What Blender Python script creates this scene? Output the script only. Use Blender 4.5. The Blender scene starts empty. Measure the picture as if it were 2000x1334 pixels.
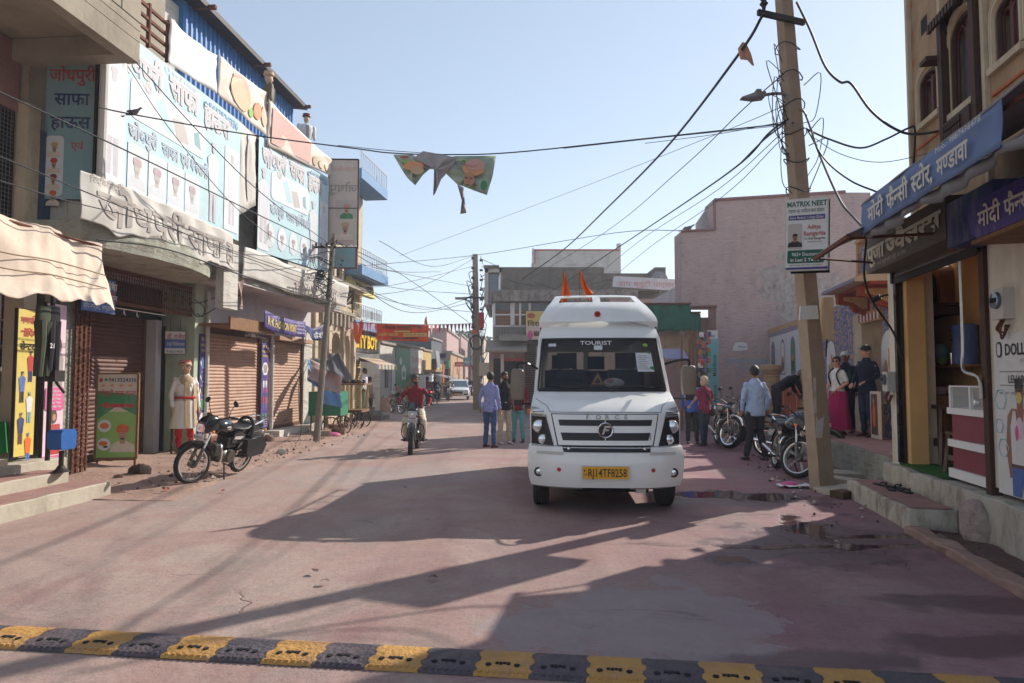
import bpy,bmesh,math,random
from mathutils import Vector,Matrix,noise
from math import sin,cos,pi,tan,atan2,radians as R
random.seed(7)
S = bpy.context.scene
COL = S.collection
# ---------------- camera,world,sun,exposure ----------------
CH = 1.6; FPX = 1333.3; HOR = 738.0
TH = math.atan((HOR - 667) / FPX)
cam = bpy.data.cameras.new('camera'); cam.lens = 24; cam.sensor_width = 36; cam.clip_end = 3000; cam.clip_start = .05
camo = bpy.data.objects.new('camera',cam); COL.objects.link(camo)
camo.location = (0,0,CH); camo.rotation_euler = (pi/2 + TH,0,0); S.camera = camo
S.view_settings.view_transform = 'Standard'; S.view_settings.look = 'None'; S.view_settings.exposure = 1.0; S.view_settings.gamma = 1
EL = R(32.0); AZ = atan2(.755,.655)
SUND = Vector((sin(AZ)*cos(EL),cos(AZ)*cos(EL),sin(EL)))
W = bpy.data.worlds.new("World"); S.world = W; W.use_nodes = True
nt = W.node_tree; bg = nt.nodes['Background']
sky = nt.nodes.new('ShaderNodeTexSky'); sky.sky_type = 'NISHITA'; sky.sun_disc = False
sky.sun_elevation = EL; sky.sun_rotation = AZ; sky.altitude = 300; sky.air_density = 1.0; sky.dust_density = .3; sky.ozone_density = 3.0
def _vs(a,k):
 n = nt.nodes.new('ShaderNodeVectorMath'); n.operation = 'SCALE'; n.inputs[3].default_value = k; nt.links.new(a,n.inputs[0]); return n.outputs[0]
gm = nt.nodes.new('ShaderNodeGamma'); gm.inputs[1].default_value = .63; nt.links.new(_vs(sky.outputs[0],.123),gm.inputs[0])
hs = nt.nodes.new('ShaderNodeHueSaturation'); hs.inputs['Saturation'].default_value = .8; nt.links.new(_vs(gm.outputs[0],6.9),hs.inputs['Color'])
nt.links.new(hs.outputs[0],bg.inputs[0]); bg.inputs[1].default_value = .091
sun = bpy.data.lights.new('sun', 'SUN'); sun.energy = 3.05; sun.angle = R(.55); sun.color = (1,.93,.82)
suno = bpy.data.objects.new('sun',sun); COL.objects.link(suno); suno.location = (20,20,30)
suno.rotation_euler = SUND.to_track_quat('Z', 'Y').to_euler()
S.cycles.max_bounces = 6; S.cycles.use_denoising = True
# ---------------- pixel rays (2000 px wide photograph) to world points ----------------
def ray(px,py):
 a = (px-1000)/FPX; b = (667-py)/FPX
 return Vector((a,cos(TH)-b*sin(TH),sin(TH)+b*cos(TH)))
def G(px,py,z=0.0):
 d = ray(px,py); t = (z-CH)/d.z; return Vector((0,0,CH))+d*t
def AT(px,py,Y):
 d = ray(px,py); return Vector((0,0,CH))+d*(Y/d.y)
class Frame:
 def __init__(s,ox,oy,rz):
  s.rz = rz; s.m = Matrix.Translation((ox,oy,0)) @ Matrix.Rotation(rz,4, 'Z'); s.i = s.m.inverted()
 def at(s,px,py,off=0.0):
  c = s.i @ Vector((0,0,CH)); d = s.i.to_3x3() @ ray(px,py); t = (-off-c.y)/d.y
  p = c+d*t; return (p.x,p.z)
 def w(s,x,y,z): return s.m @ Vector((x,y,z))
WF = Frame(0,0,0)
LF = Frame(-7.67,0,atan2(1,.0825))
RF = Frame(3.46+.18*16,16,atan2(-1,-.18))
# ---------------- materials ----------------
def C(r,g,b,k=1.0):
 k = k**.55; f = lambda c: ((c/255+.055)/1.055)**2.4 if c > 10 else c/255/12.92
 return (f(r)*k,f(g)*k,f(b)*k,1)
MT = {}
def mat(n,col,rough=.8,metal=0.0,var=.12,scale=6.0,bump=.15,grime=0.0,gcol=(.12,.09,.07,1),spec=.4,trans=0.0,emis=None,gs=1.5,alpha=1.0,coat=0.0):
 m = bpy.data.materials.new(n); m.use_nodes = True; t = m.node_tree; N = t.nodes.new; L = t.links.new
 b = t.nodes['Principled BSDF']
 b.inputs['Roughness'].default_value = rough; b.inputs['Metallic'].default_value = metal
 b.inputs['Specular IOR Level'].default_value = spec; b.inputs['Coat Weight'].default_value = coat
 if trans: b.inputs['Transmission Weight'].default_value = trans
 if alpha < 1: b.inputs['Alpha'].default_value = alpha
 if emis: b.inputs['Emission Color'].default_value = emis[0]; b.inputs['Emission Strength'].default_value = emis[1]
 tc = N('ShaderNodeTexCoord'); nz = N('ShaderNodeTexNoise'); nz.inputs['Scale'].default_value = scale; nz.inputs['Detail'].default_value = 8; nz.inputs['Roughness'].default_value = .65
 L(tc.outputs['Object'],nz.inputs['Vector'])
 cr = N('ShaderNodeValToRGB'); e = cr.color_ramp.elements
 e[0].position = .3; e[1].position = .7
 e[0].color = tuple(c*(1-var) for c in col[:3])+(1,); e[1].color = tuple(min(1,c*(1+var)) for c in col[:3])+(1,)
 L(nz.outputs['Fac'],cr.inputs[0]); out = cr.outputs[0]
 if grime:
  n2 = N('ShaderNodeTexNoise'); n2.inputs['Scale'].default_value = gs; n2.inputs['Detail'].default_value = 10; n2.inputs['Roughness'].default_value = .72
  mp = N('ShaderNodeMapping'); mp.inputs['Scale'].default_value = (1,1,.45); L(tc.outputs['Object'],mp.inputs[0]); L(mp.outputs[0],n2.inputs['Vector'])
  r2 = N('ShaderNodeValToRGB'); r2.color_ramp.elements[0].position = .48; r2.color_ramp.elements[1].position = .72
  r2.color_ramp.elements[0].color = (0,0,0,1); r2.color_ramp.elements[1].color = (grime,grime,grime,1)
  L(n2.outputs['Fac'],r2.inputs[0]); mx = N('ShaderNodeMix'); mx.data_type = 'RGBA'
  L(r2.outputs[0],mx.inputs[0]); L(out,mx.inputs[6]); mx.inputs[7].default_value = gcol; out = mx.outputs[2]
 L(out,b.inputs['Base Color'])
 if bump:
  n3 = N('ShaderNodeTexNoise'); n3.inputs['Scale'].default_value = scale*5; n3.inputs['Detail'].default_value = 6; L(tc.outputs['Object'],n3.inputs['Vector'])
  bp = N('ShaderNodeBump'); bp.inputs['Strength'].default_value = bump; bp.inputs['Distance'].default_value = .02
  L(n3.outputs['Fac'],bp.inputs['Height']); L(bp.outputs[0],b.inputs['Normal'])
 MT[n] = m; return m
def flat(n,r,g,b,k=.8,rough=.6,var=.1,**kw):
 return mat(n,C(r,g,b,k),rough=rough,var=var,bump=kw.pop('bump',.03),**kw)
# ---------------- glyph text ----------------
GL = {}
def glyph(ch,bold,half=False):
 k = (ch,bold,half)
 if k in GL: return GL[k]
 def mk(t):
  c = bpy.data.curves.new('tmp', 'FONT'); c.body = t; c.size = 1; c.offset = bold; c.resolution_u = 2
  o = bpy.data.objects.new('tmp',c); COL.objects.link(o)
  dg = bpy.context.evaluated_depsgraph_get(); me = bpy.data.meshes.new_from_object(o.evaluated_get(dg))
  vs = [(v.co.x,v.co.y) for v in me.vertices]; fs = [tuple(p.vertices) for p in me.polygons]
  bpy.data.objects.remove(o); bpy.data.meshes.remove(me); bpy.data.curves.remove(c); return vs,fs
 def wd(t):
  v,_ = mk(t); xs = [p[0] for p in v]; return max(xs)-min(xs)
 vs,fs = ([],[]) if ch == ' ' else mk(ch)
 adv = max(0,wd('H'+ch+'H')-wd('HH'))
 if ch == ' ': adv = .27
 if half and vs:
  bm = bmesh.new(); bv = [bm.verts.new((x,y,0)) for x,y in vs]
  for f in fs:
   try: bm.faces.new([bv[i] for i in f])
   except ValueError: pass
  cut = adv*.70
  bmesh.ops.bisect_plane(bm,geom=bm.verts[:]+bm.edges[:]+bm.faces[:],plane_co=(cut,0,0),plane_no=(1,0,0),clear_outer=True)
  bm.verts.index_update(); vs = [(v.co.x,v.co.y) for v in bm.verts]; fs = [tuple(v.index for v in f.verts) for f in bm.faces]; bm.free(); adv = cut
 GL[k] = (vs,fs,adv); return GL[k]
def layout(s,bold):
 """visual-order string; ~ after a consonant makes its half form"""
 import re as _re
 s = _re.sub('((?:[\u0915-\u0939]~)*[\u0915-\u0939])\u093f', '\u093f\\1',s)
 out = []; x = 0; i = 0
 while i < len(s):
  h = i+1 < len(s) and s[i+1] == '~'
  v,f,a = glyph(s[i],bold,h); out.append((v,f,x)); x += a; i += 2 if h else 1
 return out,x
# ---------------- mesh builder ----------------
class MB:
 def __init__(s,m=None,M=None):
  s.v = []; s.f = []; s.mi = []; s.sm = []; s.mats = []; s.smooth = False; s.M = M; s.cur = 0
  if m: s.mat(m)
 def mat(s,m):
  if m not in s.mats: s.mats.append(m)
  s.cur = s.mats.index(m); return s
 def add(s,vs,fs,smooth=None):
  o = len(s.v); sm = s.smooth if smooth is None else smooth
  if s.M is not None: vs = [s.M @ Vector(v) for v in vs]
  s.v.extend(tuple(v) for v in vs)
  for f in fs: s.f.append(tuple(i+o for i in f)); s.mi.append(s.cur); s.sm.append(sm)
  return s
 def box(s,x0,x1,y0,y1,z0,z1):
  return s.add([(x0,y0,z0),(x1,y0,z0),(x1,y1,z0),(x0,y1,z0),(x0,y0,z1),(x1,y0,z1),(x1,y1,z1),(x0,y1,z1)],
                     [(0,3,2,1),(4,5,6,7),(0,1,5,4),(1,2,6,5),(2,3,7,6),(3,0,4,7)],False)
 def quad(s,a,b,c,d): return s.add([a,b,c,d],[(0,1,2,3)])
 def prism(s,pts,y0,y1,ax='y'):
  n = len(pts)
  P = {'y': lambda p,t: (p[0],t,p[1]), 'x': lambda p,t: (t,p[0],p[1]), 'z': lambda p,t: (p[0],p[1],t)}[ax]
  vs = [P(p,y0) for p in pts]+[P(p,y1) for p in pts]
  return s.add(vs,[tuple(range(n)),tuple(reversed(range(n,2*n)))]+[(i,i+n,(i+1) % n+n,(i+1) % n) for i in range(n)])
 def loft(s,rings,closed=True,caps=True,smooth=None):
  n = len(rings[0]); vs = [p for r in rings for p in r]; fs = []
  for k in range(len(rings)-1):
   for i in range(n if closed else n-1):
    j = (i+1) % n; fs.append((k*n+i,k*n+j,(k+1)*n+j,(k+1)*n+i))
  if caps and closed: fs.append(tuple(reversed(range(n)))); fs.append(tuple(range((len(rings)-1)*n,len(rings)*n)))
  return s.add(vs,fs,smooth)
 def tube(s,path,r,n=6,caps=True,closed=False,smooth=True,sq=1.0):
  P = [Vector(p) for p in path]; rings = []; m = len(P)
  rr = r if isinstance(r,(list,tuple)) else [r]*m
  up = None
  for i in range(m):
   t = (P[(i+1) % m]-P[i-1]) if closed else (P[min(i+1,m-1)]-P[max(i-1,0)])
   t = t.normalized() if t.length > 1e-9 else Vector((0,0,1))
   if up is None: up = Vector((0,0,1)) if abs(t.z) < .9 else Vector((1,0,0))
   a = t.cross(up)
   if a.length < 1e-4: a = t.cross(Vector((0,1,0)))
   a.normalize(); b = a.cross(t).normalized(); up = b
   rings.append([P[i]+a*cos(2*pi*k/n)*rr[i]+b*sin(2*pi*k/n)*rr[i]*sq for k in range(n)])
  if closed: rings.append(rings[0])
  return s.loft(rings,True,caps and not closed,smooth)
 def ell(s,c,rx,ry,rz,nu=12,nv=8,M=None):
  rings = []
  for j in range(nv+1):
   a = -pi/2+pi*j/nv; q = max(cos(a),.02)
   rings.append([(Vector((cos(2*pi*i/nu)*rx*q,sin(2*pi*i/nu)*ry*q,sin(a)*rz))) for i in range(nu)])
  rings = [[(M @ p if M else p)+Vector(c) for p in r] for r in rings]
  return s.loft(rings,smooth=True)
 def lathe(s,prof,n=16,c=(0,0,0),ax='z',smooth=True,caps=True,ring=False):
  rings = []
  if ring: prof = list(prof)+[prof[0]]; caps = False
  for r,z in prof:
   ring = []
   for i in range(n):
    a = 2*pi*i/n; p = (r*cos(a),r*sin(a),z)
    if ax == 'x': p = (z,r*cos(a),r*sin(a))
    if ax == 'y': p = (r*sin(a),z,r*cos(a))
    ring.append((p[0]+c[0],p[1]+c[1],p[2]+c[2]))
   rings.append(ring)
  return s.loft(rings,smooth=smooth,caps=caps)
 def rect(s,x0,x1,z0,z1,y): return s.add([(x0,y,z0),(x1,y,z0),(x1,y,z1),(x0,y,z1)],[(0,1,2,3)],False)
 def poly(s,pts,y): return s.add([(p[0],y,p[1]) for p in pts],[tuple(range(len(pts)))],False)
 def oval(s,x,z,rx,rz,y,n=16): return s.poly([(x+rx*cos(2*pi*i/n),z+rz*sin(2*pi*i/n)) for i in range(n)],y)
 def rrect(s,x0,x1,z0,z1,r,y):
  p = []
  for cx,cz,a0 in ((x1-r,z1-r,0),(x0+r,z1-r,90),(x0+r,z0+r,180),(x1-r,z0+r,270)):
   for k in range(4): a = R(a0+30*k); p.append((cx+r*cos(a),cz+r*sin(a)))
  return s.poly(p,y)
 def text(s,t,x,z,size,y=0,bold=.0,w=None,al='l',xs=1.0,mirror=False,slant=0.0,fn=None):
  g,adv = layout(t,bold)
  sx = size*xs if w is None else w/max(adv,.01)
  tot = adv*sx; x0 = x-(tot/2 if al == 'c' else tot if al == 'r' else 0)
  for k,(vs,fs,gx) in enumerate(g):
   yy = y-.0004*(k % 3); P = []
   for vx,vy in vs:
    a = (gx+vx)*sx; a = (tot-a) if mirror else a
    p = (x0+a,z+vy*size+slant*(a),yy)
    P.append((p[0],p[2],p[1]) if fn is None else fn(p[0],p[1],p[2]))
   s.add(P,fs,False)
  return tot
 def build(s,name,parent=None,loc=None,sharp=35):
  me = bpy.data.meshes.new(name)
  b = BASE.get(parent.name) if parent is not None else None
  if parent is not None and parent.type == 'MESH': b = BASE.get(root(parent).name)
  vs = s.v if b is None else [(v[0]-b[0],v[1]-b[1],v[2]-b[2]) for v in s.v]
  me.from_pydata(vs,[],s.f)
  for m in s.mats: me.materials.append(MT[m])
  me.polygons.foreach_set('material_index',s.mi); me.polygons.foreach_set('use_smooth',s.sm); me.update()
  if any(s.sm): me.set_sharp_from_angle(angle=R(sharp))
  o = bpy.data.objects.new(name,me); COL.objects.link(o)
  if parent is not None: o.parent = parent
  if loc is not None: o.location = loc
  return o
def split(mb,name,parent):
 n = len(mb.v); par = list(range(n))
 def fd(a):
  while par[a] != a: par[a] = par[par[a]]; a = par[a]
  return a
 for f in mb.f:
  for i in f[1:]: par[fd(i)] = fd(f[0])
 G_ = {}
 for k,f in enumerate(mb.f): G_.setdefault(fd(f[0]),[]).append(k)
 for ks in G_.values():
  q = MB(); ids = {}; mats = []
  for k in ks:
   m = mb.mats[mb.mi[k]]; q.mat(m); g = []
   for i in mb.f[k]:
    if i not in ids: ids[i] = len(q.v); q.v.append(mb.v[i])
    g.append(ids[i])
   q.f.append(tuple(g)); q.mi.append(q.cur); q.sm.append(mb.sm[k])
  q.build(name,parent)
BASE = {}
def root(o):
 while o.parent is not None: o = o.parent
 return o
def tag(o,label=None,cat=None,group=None,kind=None):
 if label: o['label'] = label
 if cat: o['category'] = cat
 if group: o['group'] = group
 if kind: o['kind'] = kind
 return o
def thing(name,label,cat,base=(0,0,0),F=WF,group=None,local=False,rz=None):
 o = bpy.data.objects.new(name,None); COL.objects.link(o); o.empty_display_size = .2
 o.location = F.m @ Vector(base); o.rotation_euler = (0,0,F.rz if rz is None else rz)
 if not local: BASE[o.name] = Vector(base)
 return tag(o,label,cat,group)
def solo(mb,name,label,cat,base=(0,0,0),F=WF,group=None,kind=None,local=False,rz=None):
 if not local: mb.v = [(v[0]-base[0],v[1]-base[1],v[2]-base[2]) for v in mb.v]
 o = mb.build(name); o.location = F.m @ Vector(base); o.rotation_euler = (0,0,F.rz if rz is None else rz)
 return tag(o,label,cat,group,kind)
def struct(mb,name): return tag(mb.build(name),kind='structure')
def cr(pts,n=6):
 """Catmull-Rom through points"""
 P = [Vector(p) for p in pts]; P = [P[0]*2-P[1]]+P+[P[-1]*2-P[-2]]; out = []
 for i in range(1,len(P)-2):
  a,b,c,d = P[i-1:i+3]
  for k in range(n):
   t = k/n; out.append(.5*((2*b)+(c-a)*t+(2*a-5*b+4*c-d)*t*t+(3*b-a-3*c+d)*t**3))
 out.append(P[-2]); return out
def wire(label,pts,r=.012,group='overhead cables across the street',name='cable',m='cable',n=6,sides=5):
 P = [AT(*p) for p in pts]; mb = MB(m); mb.tube(cr(P,n) if len(P) > 2 else P,r,sides)
 return solo(mb,name,label, 'cable',tuple(P[0]),group=group)
def evalmesh(o):
 dg = bpy.context.evaluated_depsgraph_get(); return bpy.data.meshes.new_from_object(o.evaluated_get(dg))
def copy_tree(o,parent=None):
 c = o.copy(); COL.objects.link(c); c.parent = parent
 for ch in list(o.children): copy_tree(ch,c)
 return c
# ---------------- shared materials ----------------
def road_mat():
 m = bpy.data.materials.new('road'); m.use_nodes = True; t = m.node_tree; N = t.nodes.new; L = t.links.new; b = t.nodes['Principled BSDF']
 tc = N('ShaderNodeTexCoord'); P = tc.outputs['Object']
 def nz(sc,det=8,ro=.6,dist=0,vec=None,sx=None):
  n = N('ShaderNodeTexNoise'); n.inputs['Scale'].default_value = sc; n.inputs['Detail'].default_value = det; n.inputs['Roughness'].default_value = ro; n.inputs['Distortion'].default_value = dist
  v = vec or P
  if sx: mp = N('ShaderNodeMapping'); mp.inputs['Scale'].default_value = sx; L(v,mp.inputs[0]); v = mp.outputs[0]
  L(v,n.inputs['Vector']); return n.outputs['Fac']
 def ramp(f,p0,p1,c0=(0,0,0,1),c1=(1,1,1,1)):
  r = N('ShaderNodeValToRGB'); r.color_ramp.elements[0].position = p0; r.color_ramp.elements[1].position = p1
  r.color_ramp.elements[0].color = c0; r.color_ramp.elements[1].color = c1; L(f,r.inputs[0]); return r.outputs[0]
 def mix(f,a,c,bl='MIX'):
  x = N('ShaderNodeMix'); x.data_type = 'RGBA'; x.blend_type = bl
  if isinstance(f,(int,float)): x.inputs[0].default_value = f
  else: L(f,x.inputs[0])
  for i,q in ((6,a),(7,c)):
   if isinstance(q,tuple): x.inputs[i].default_value = q
   else: L(q,x.inputs[i])
  return x.outputs[2]
 def math_(op,a,c=0):
  x = N('ShaderNodeMath'); x.operation = op; x.use_clamp = False
  for i,q in ((0,a),(1,c)):
   if isinstance(q,(int,float)): x.inputs[i].default_value = q
   else: L(q,x.inputs[i])
  return x.outputs[0]
 sep = N('ShaderNodeSeparateXYZ'); L(P,sep.inputs[0]); X,Y = sep.outputs[0],sep.outputs[1]
 base = ramp(nz(.55,10,.62,.6),.32,.68,C(186,158,149,.55),C(196,174,163,.62))
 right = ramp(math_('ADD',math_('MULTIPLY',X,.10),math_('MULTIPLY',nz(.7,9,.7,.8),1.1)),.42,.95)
 mauve = mix(nz(1.3,9,.7,1.2),C(146,100,114,.52),C(168,124,132,.58))  # mauve tone, blended in more strongly towards the right
 c1 = mix(math_('MULTIPLY',ramp(nz(.9,10,.68,.8),.46,.6),.8),base,C(186,150,141,.57))
 c2 = mix(math_('MULTIPLY',right,.9),c1,mauve)
 c3 = mix(math_('MULTIPLY',ramp(nz(.42,12,.72,1.5),.52,.66),.62),c2,C(168,156,148,.52))
 trk = ramp(nz(1.0,6,.6,.3,sx=(1.6,.12,1)),.5,.68)
 c4 = mix(math_('MULTIPLY',trk,.25),c3,C(120,100,98,.45))
 c5 = mix(math_('MULTIPLY',ramp(nz(22,10,.8),.48,.68),.42),c4,C(112,88,84,.5))
 c5 = mix(math_('MULTIPLY',ramp(nz(60,4,.7),.6,.72),.35),c5,C(220,190,175,.6))
 def blob0(cx,cy,rx,ry,w_=3.0,sc=1.3):
  dx = math_('DIVIDE',math_('SUBTRACT',X,cx),rx); dy = math_('DIVIDE',math_('SUBTRACT',Y,cy),ry)
  d = math_('SQRT',math_('ADD',math_('MULTIPLY',dx,dx),math_('MULTIPLY',dy,dy)))
  return ramp(math_('ADD',d,math_('MULTIPLY',math_('SUBTRACT',nz(sc,12,.7,.6),.5),w_)),.9,.97,(1,1,1,1),(0,0,0,1))
 gp = G(1270,1210); gq = G(800,930)
 bare = mix(nz(2.4,12,.75,1.4),C(150,134,134,.5),C(196,186,186,.62))
 c5 = mix(math_('MULTIPLY',blob0(gp.x,gp.y,.9,.75),.62),c5,bare); c5 = mix(math_('MULTIPLY',blob0(gq.x,gq.y,1.6,1.3),.45),c5,bare)
 st = math_('MULTIPLY',ramp(nz(1.1,9,.7,1.0,sx=(.6,1.6,1)),.58,.67),ramp(X,0.0,1.0))
 c6 = mix(math_('MULTIPLY',st,.55),c5,C(74,52,60,.5))
 vo = N('ShaderNodeTexVoronoi'); vo.feature = 'DISTANCE_TO_EDGE'; vo.inputs['Scale'].default_value = .42
 wv = N('ShaderNodeTexNoise'); wv.inputs['Scale'].default_value = 2.2; wv.inputs['Detail'].default_value = 8; L(P,wv.inputs['Vector'])
 vm = N('ShaderNodeVectorMath'); vm.operation = 'MULTIPLY_ADD'; L(wv.outputs['Color'],vm.inputs[0]); vm.inputs[1].default_value = (.8,.8,0); L(P,vm.inputs[2]); L(vm.outputs[0],vo.inputs['Vector'])
 crk = ramp(vo.outputs['Distance'],.0,.006,(1,1,1,1),(0,0,0,1))
 crk = math_('MULTIPLY',crk,ramp(nz(.5,3),.54,.62))
 c7 = mix(math_('MULTIPLY',crk,.55),c6,C(70,52,50,.5))
 def blob(cx,cy,rx,ry,edge=.28):
  dx = math_('DIVIDE',math_('SUBTRACT',X,cx),rx); dy = math_('DIVIDE',math_('SUBTRACT',Y,cy),ry)
  d = math_('SQRT',math_('ADD',math_('MULTIPLY',dx,dx),math_('MULTIPLY',dy,dy)))
  d = math_('ADD',d,math_('MULTIPLY',math_('SUBTRACT',nz(2.6,6,.6),.5),2.4))
  return ramp(d,.6,1.0,(1,1,1,1),(0,0,0,1))
 pud = None
 for p,e in ((G(1400,965),(.95,.36)),(G(1500,972),(.6,.4)),(G(1575,1030),(.26,.8)),(G(1425,1093),(.26,.16)),(G(1640,1066),(.85,.15)),(G(1480,1068),(.45,.12)),(G(1720,1048),(.7,.1))):
  q = blob(p.x,p.y,e[0],e[1]); pud = q if pud is None else math_('MAXIMUM',pud,q)
 wet = None
 for p,e in ((G(1450,975),(1.5,.6)),(G(1590,1060),(1.2,1.0)),(G(1430,1095),(.4,.25)),(G(1900,1180),(1.0,.25)),(G(1950,1260),(.9,.22)),(G(1600,1290),(.7,.2))):
  q = blob(p.x,p.y,e[0],e[1]); wet = q if wet is None else math_('MAXIMUM',wet,q)
 c8 = mix(math_('MULTIPLY',wet,.65),c7,C(88,54,64,.42)); c9 = mix(pud,c8,(.075,.04,.042,1))
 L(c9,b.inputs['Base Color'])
 ro = math_('SUBTRACT',.92,math_('MULTIPLY',wet,.5));
 x = N('ShaderNodeMix'); x.data_type = 'FLOAT'; L(pud,x.inputs[0]); L(ro,x.inputs[2]); x.inputs[3].default_value = .07; L(x.outputs[0],b.inputs['Roughness'])
 b.inputs['Specular IOR Level'].default_value = .35
 h = math_('ADD',math_('MULTIPLY',nz(3,10,.7),.5),math_('MULTIPLY',nz(55,5,.7),.14)); h = math_('SUBTRACT',h,math_('MULTIPLY',crk,.25))
 h = math_('MULTIPLY',h,math_('SUBTRACT',1,pud))
 bp = N('ShaderNodeBump'); bp.inputs['Strength'].default_value = .75; bp.inputs['Distance'].default_value = .05; L(h,bp.inputs['Height']); L(bp.outputs[0],b.inputs['Normal'])
 MT['road'] = m
road_mat()
mat('dirt',C(184,152,137,.56),.95,var=.22,scale=3,bump=.9,grime=.6,gcol=C(120,88,74,.5))
mat('concrete',C(178,166,148,.55),.9,var=.14,scale=2.5,bump=.35,grime=.45,gcol=C(110,100,88,.5))
mat('concrete_pale',C(200,190,172,.62),.9,var=.12,scale=2.5,bump=.35,grime=.5,gcol=C(120,108,92,.6))
mat('concrete_dark',C(150,138,124,.42),.92,var=.2,scale=2,bump=.4,grime=.6,gcol=C(70,62,55,.5))
mat('step_red',C(180,136,128,.5),.9,var=.2,scale=4,bump=.4,grime=.5,gcol=C(170,150,140,.6))
mat('plaster_white',C(222,216,206,.72),.9,var=.06,scale=3,bump=.25,grime=.5,gcol=C(150,132,112,.6))
mat('plaster_green',C(196,210,188,.62),.9,var=.08,scale=4,bump=.3,grime=.65,gcol=C(160,140,118,.55),gs=2.5)
mat('plaster_mint',C(190,190,174,.6),.9,var=.12,scale=4,bump=.5,grime=.75,gcol=C(150,130,108,.5),gs=2.5)
mat('plaster_lilac',C(212,204,206,.66),.9,var=.06,scale=3,bump=.12,grime=.6,gcol=C(160,145,150,.6))
mat('plaster_ochre',C(194,162,128,.55),.9,var=.14,scale=3,bump=.4,grime=.7,gcol=C(124,98,76,.5),gs=2.5)
mat('plaster_cream',C(214,196,168,.64),.9,var=.1,scale=3,bump=.3,grime=.65,gcol=C(140,118,94,.5),gs=2)
mat('wall_cream_shop',C(232,222,206,.8),.9,var=.05,scale=3,bump=.25,grime=.45,gcol=C(180,160,140,.6),gs=2.2)
mat('shutter',C(192,152,128,.62),.6,var=.16,scale=5,bump=.1,grime=.35,gcol=C(140,84,64,.55),gs=3)
mat('shutter_dark',C(120,72,58,.4),.6,var=.16,scale=5,bump=.1,grime=.5,gcol=C(80,50,40,.4),gs=3)
mat('shutter_grey',C(130,120,114,.5),.5,var=.14,scale=5,bump=.1,grime=.5,gcol=C(80,70,66,.4),metal=.3)
mat('iron',C(60,52,50,.6),.6,metal=.5,var=.25,bump=.2)
mat('rust',C(120,70,50,.6),.85,var=.35,scale=14,bump=.4)
mat('steel',(.62,.62,.6,1),.25,metal=1,var=.06,bump=0)
mat('chrome',(.8,.8,.8,1),.12,metal=1,var=.02,bump=0)
mat('alu',(.55,.54,.52,1),.42,metal=.9,var=.1,bump=.05)
mat('black_paint',(.012,.012,.014,1),.22,var=.2,bump=0,coat=.6)
mat('black_plastic',(.02,.02,.021,1),.5,var=.2,bump=.05)
mat('black_seat',(.022,.021,.021,1),.42,var=.2,bump=.12)
mat('rubber',(.022,.021,.02,1),.8,var=.3,bump=.2,grime=.5,gcol=(.11,.085,.07,1))
mat('cable',(.02,.02,.022,1),.6,var=.1,bump=0)
mat('cable_grey',(.12,.12,.13,1),.6,var=.1,bump=0)
mat('wood',C(150,108,70,.5),.75,var=.25,scale=9,bump=.25)
mat('wood_dark',C(88,60,46,.45),.7,var=.25,scale=9,bump=.25)
mat('brick_dark',C(110,84,66,.4),.9,var=.3,scale=7,bump=.6)
mat('pole_concrete',C(184,162,140,.52),.9,var=.12,scale=5,bump=.4,grime=.5,gcol=C(130,98,78,.5))
mat('pole_grey',C(150,140,130,.5),.85,var=.2,scale=5,bump=.3)
mat('dark',(.012,.011,.011,1),.9,var=.2,bump=0)
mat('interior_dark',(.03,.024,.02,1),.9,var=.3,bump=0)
mat('glass_dark',(.02,.025,.03,1),.06,var=.1,bump=0,spec=.6)
mat('glass_win',(.10,.13,.17,1),.06,var=.2,bump=0,spec=.9)
mat('glass_clear',(.9,.95,.95,1),.02,var=0,bump=0,trans=.0,alpha=.16)
mat('white_paint',(.86,.85,.82,1),.26,var=.02,scale=2,bump=0,coat=.5,grime=.3,gcol=(.6,.54,.47,1),gs=1.6)
mat('white',(.78,.77,.75,1),.6,var=.04,bump=.02)
mat('red_paint',(.5,.02,.02,1),.4,var=.1,bump=0)
mat('tin_grey',C(160,160,160,.5),.45,metal=.4,var=.15,bump=.1,grime=.5,gcol=C(120,84,60,.5))
mat('tin_blue',C(58,126,196,.62),.5,var=.1,bump=.05,grime=.3,gcol=C(50,80,120,.5))
mat('rope',C(170,150,120,.5),.9,var=.2)
mat('stone',C(150,128,112,.5),.95,var=.3,scale=10,bump=.8)
mat('stone_dark',C(80,66,58,.5),.95,var=.3,scale=10,bump=.8)
mat('skin',C(168,112,84,.62),.6,var=.08,bump=.03)
mat('skin_dark',C(120,78,58,.55),.6,var=.08,bump=.03)
mat('skin_pale',C(226,168,144,.7),.6,var=.06,bump=.03)
mat('lips',C(140,76,66,.6),.5,var=.05,bump=0)
mat('eye',(.03,.02,.02,1),.3,var=.05,bump=0)
mat('hair',(.012,.01,.009,1),.45,var=.3,scale=60,bump=.4)
mat('hair_grey',(.16,.15,.14,1),.6,var=.3,scale=60,bump=.4)
mat('hair_blonde',C(226,200,168,.7),.6,var=.2,scale=60,bump=.4)
mat('foliage',C(86,108,52,.4),.8,var=.4,scale=20,bump=.2)
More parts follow.
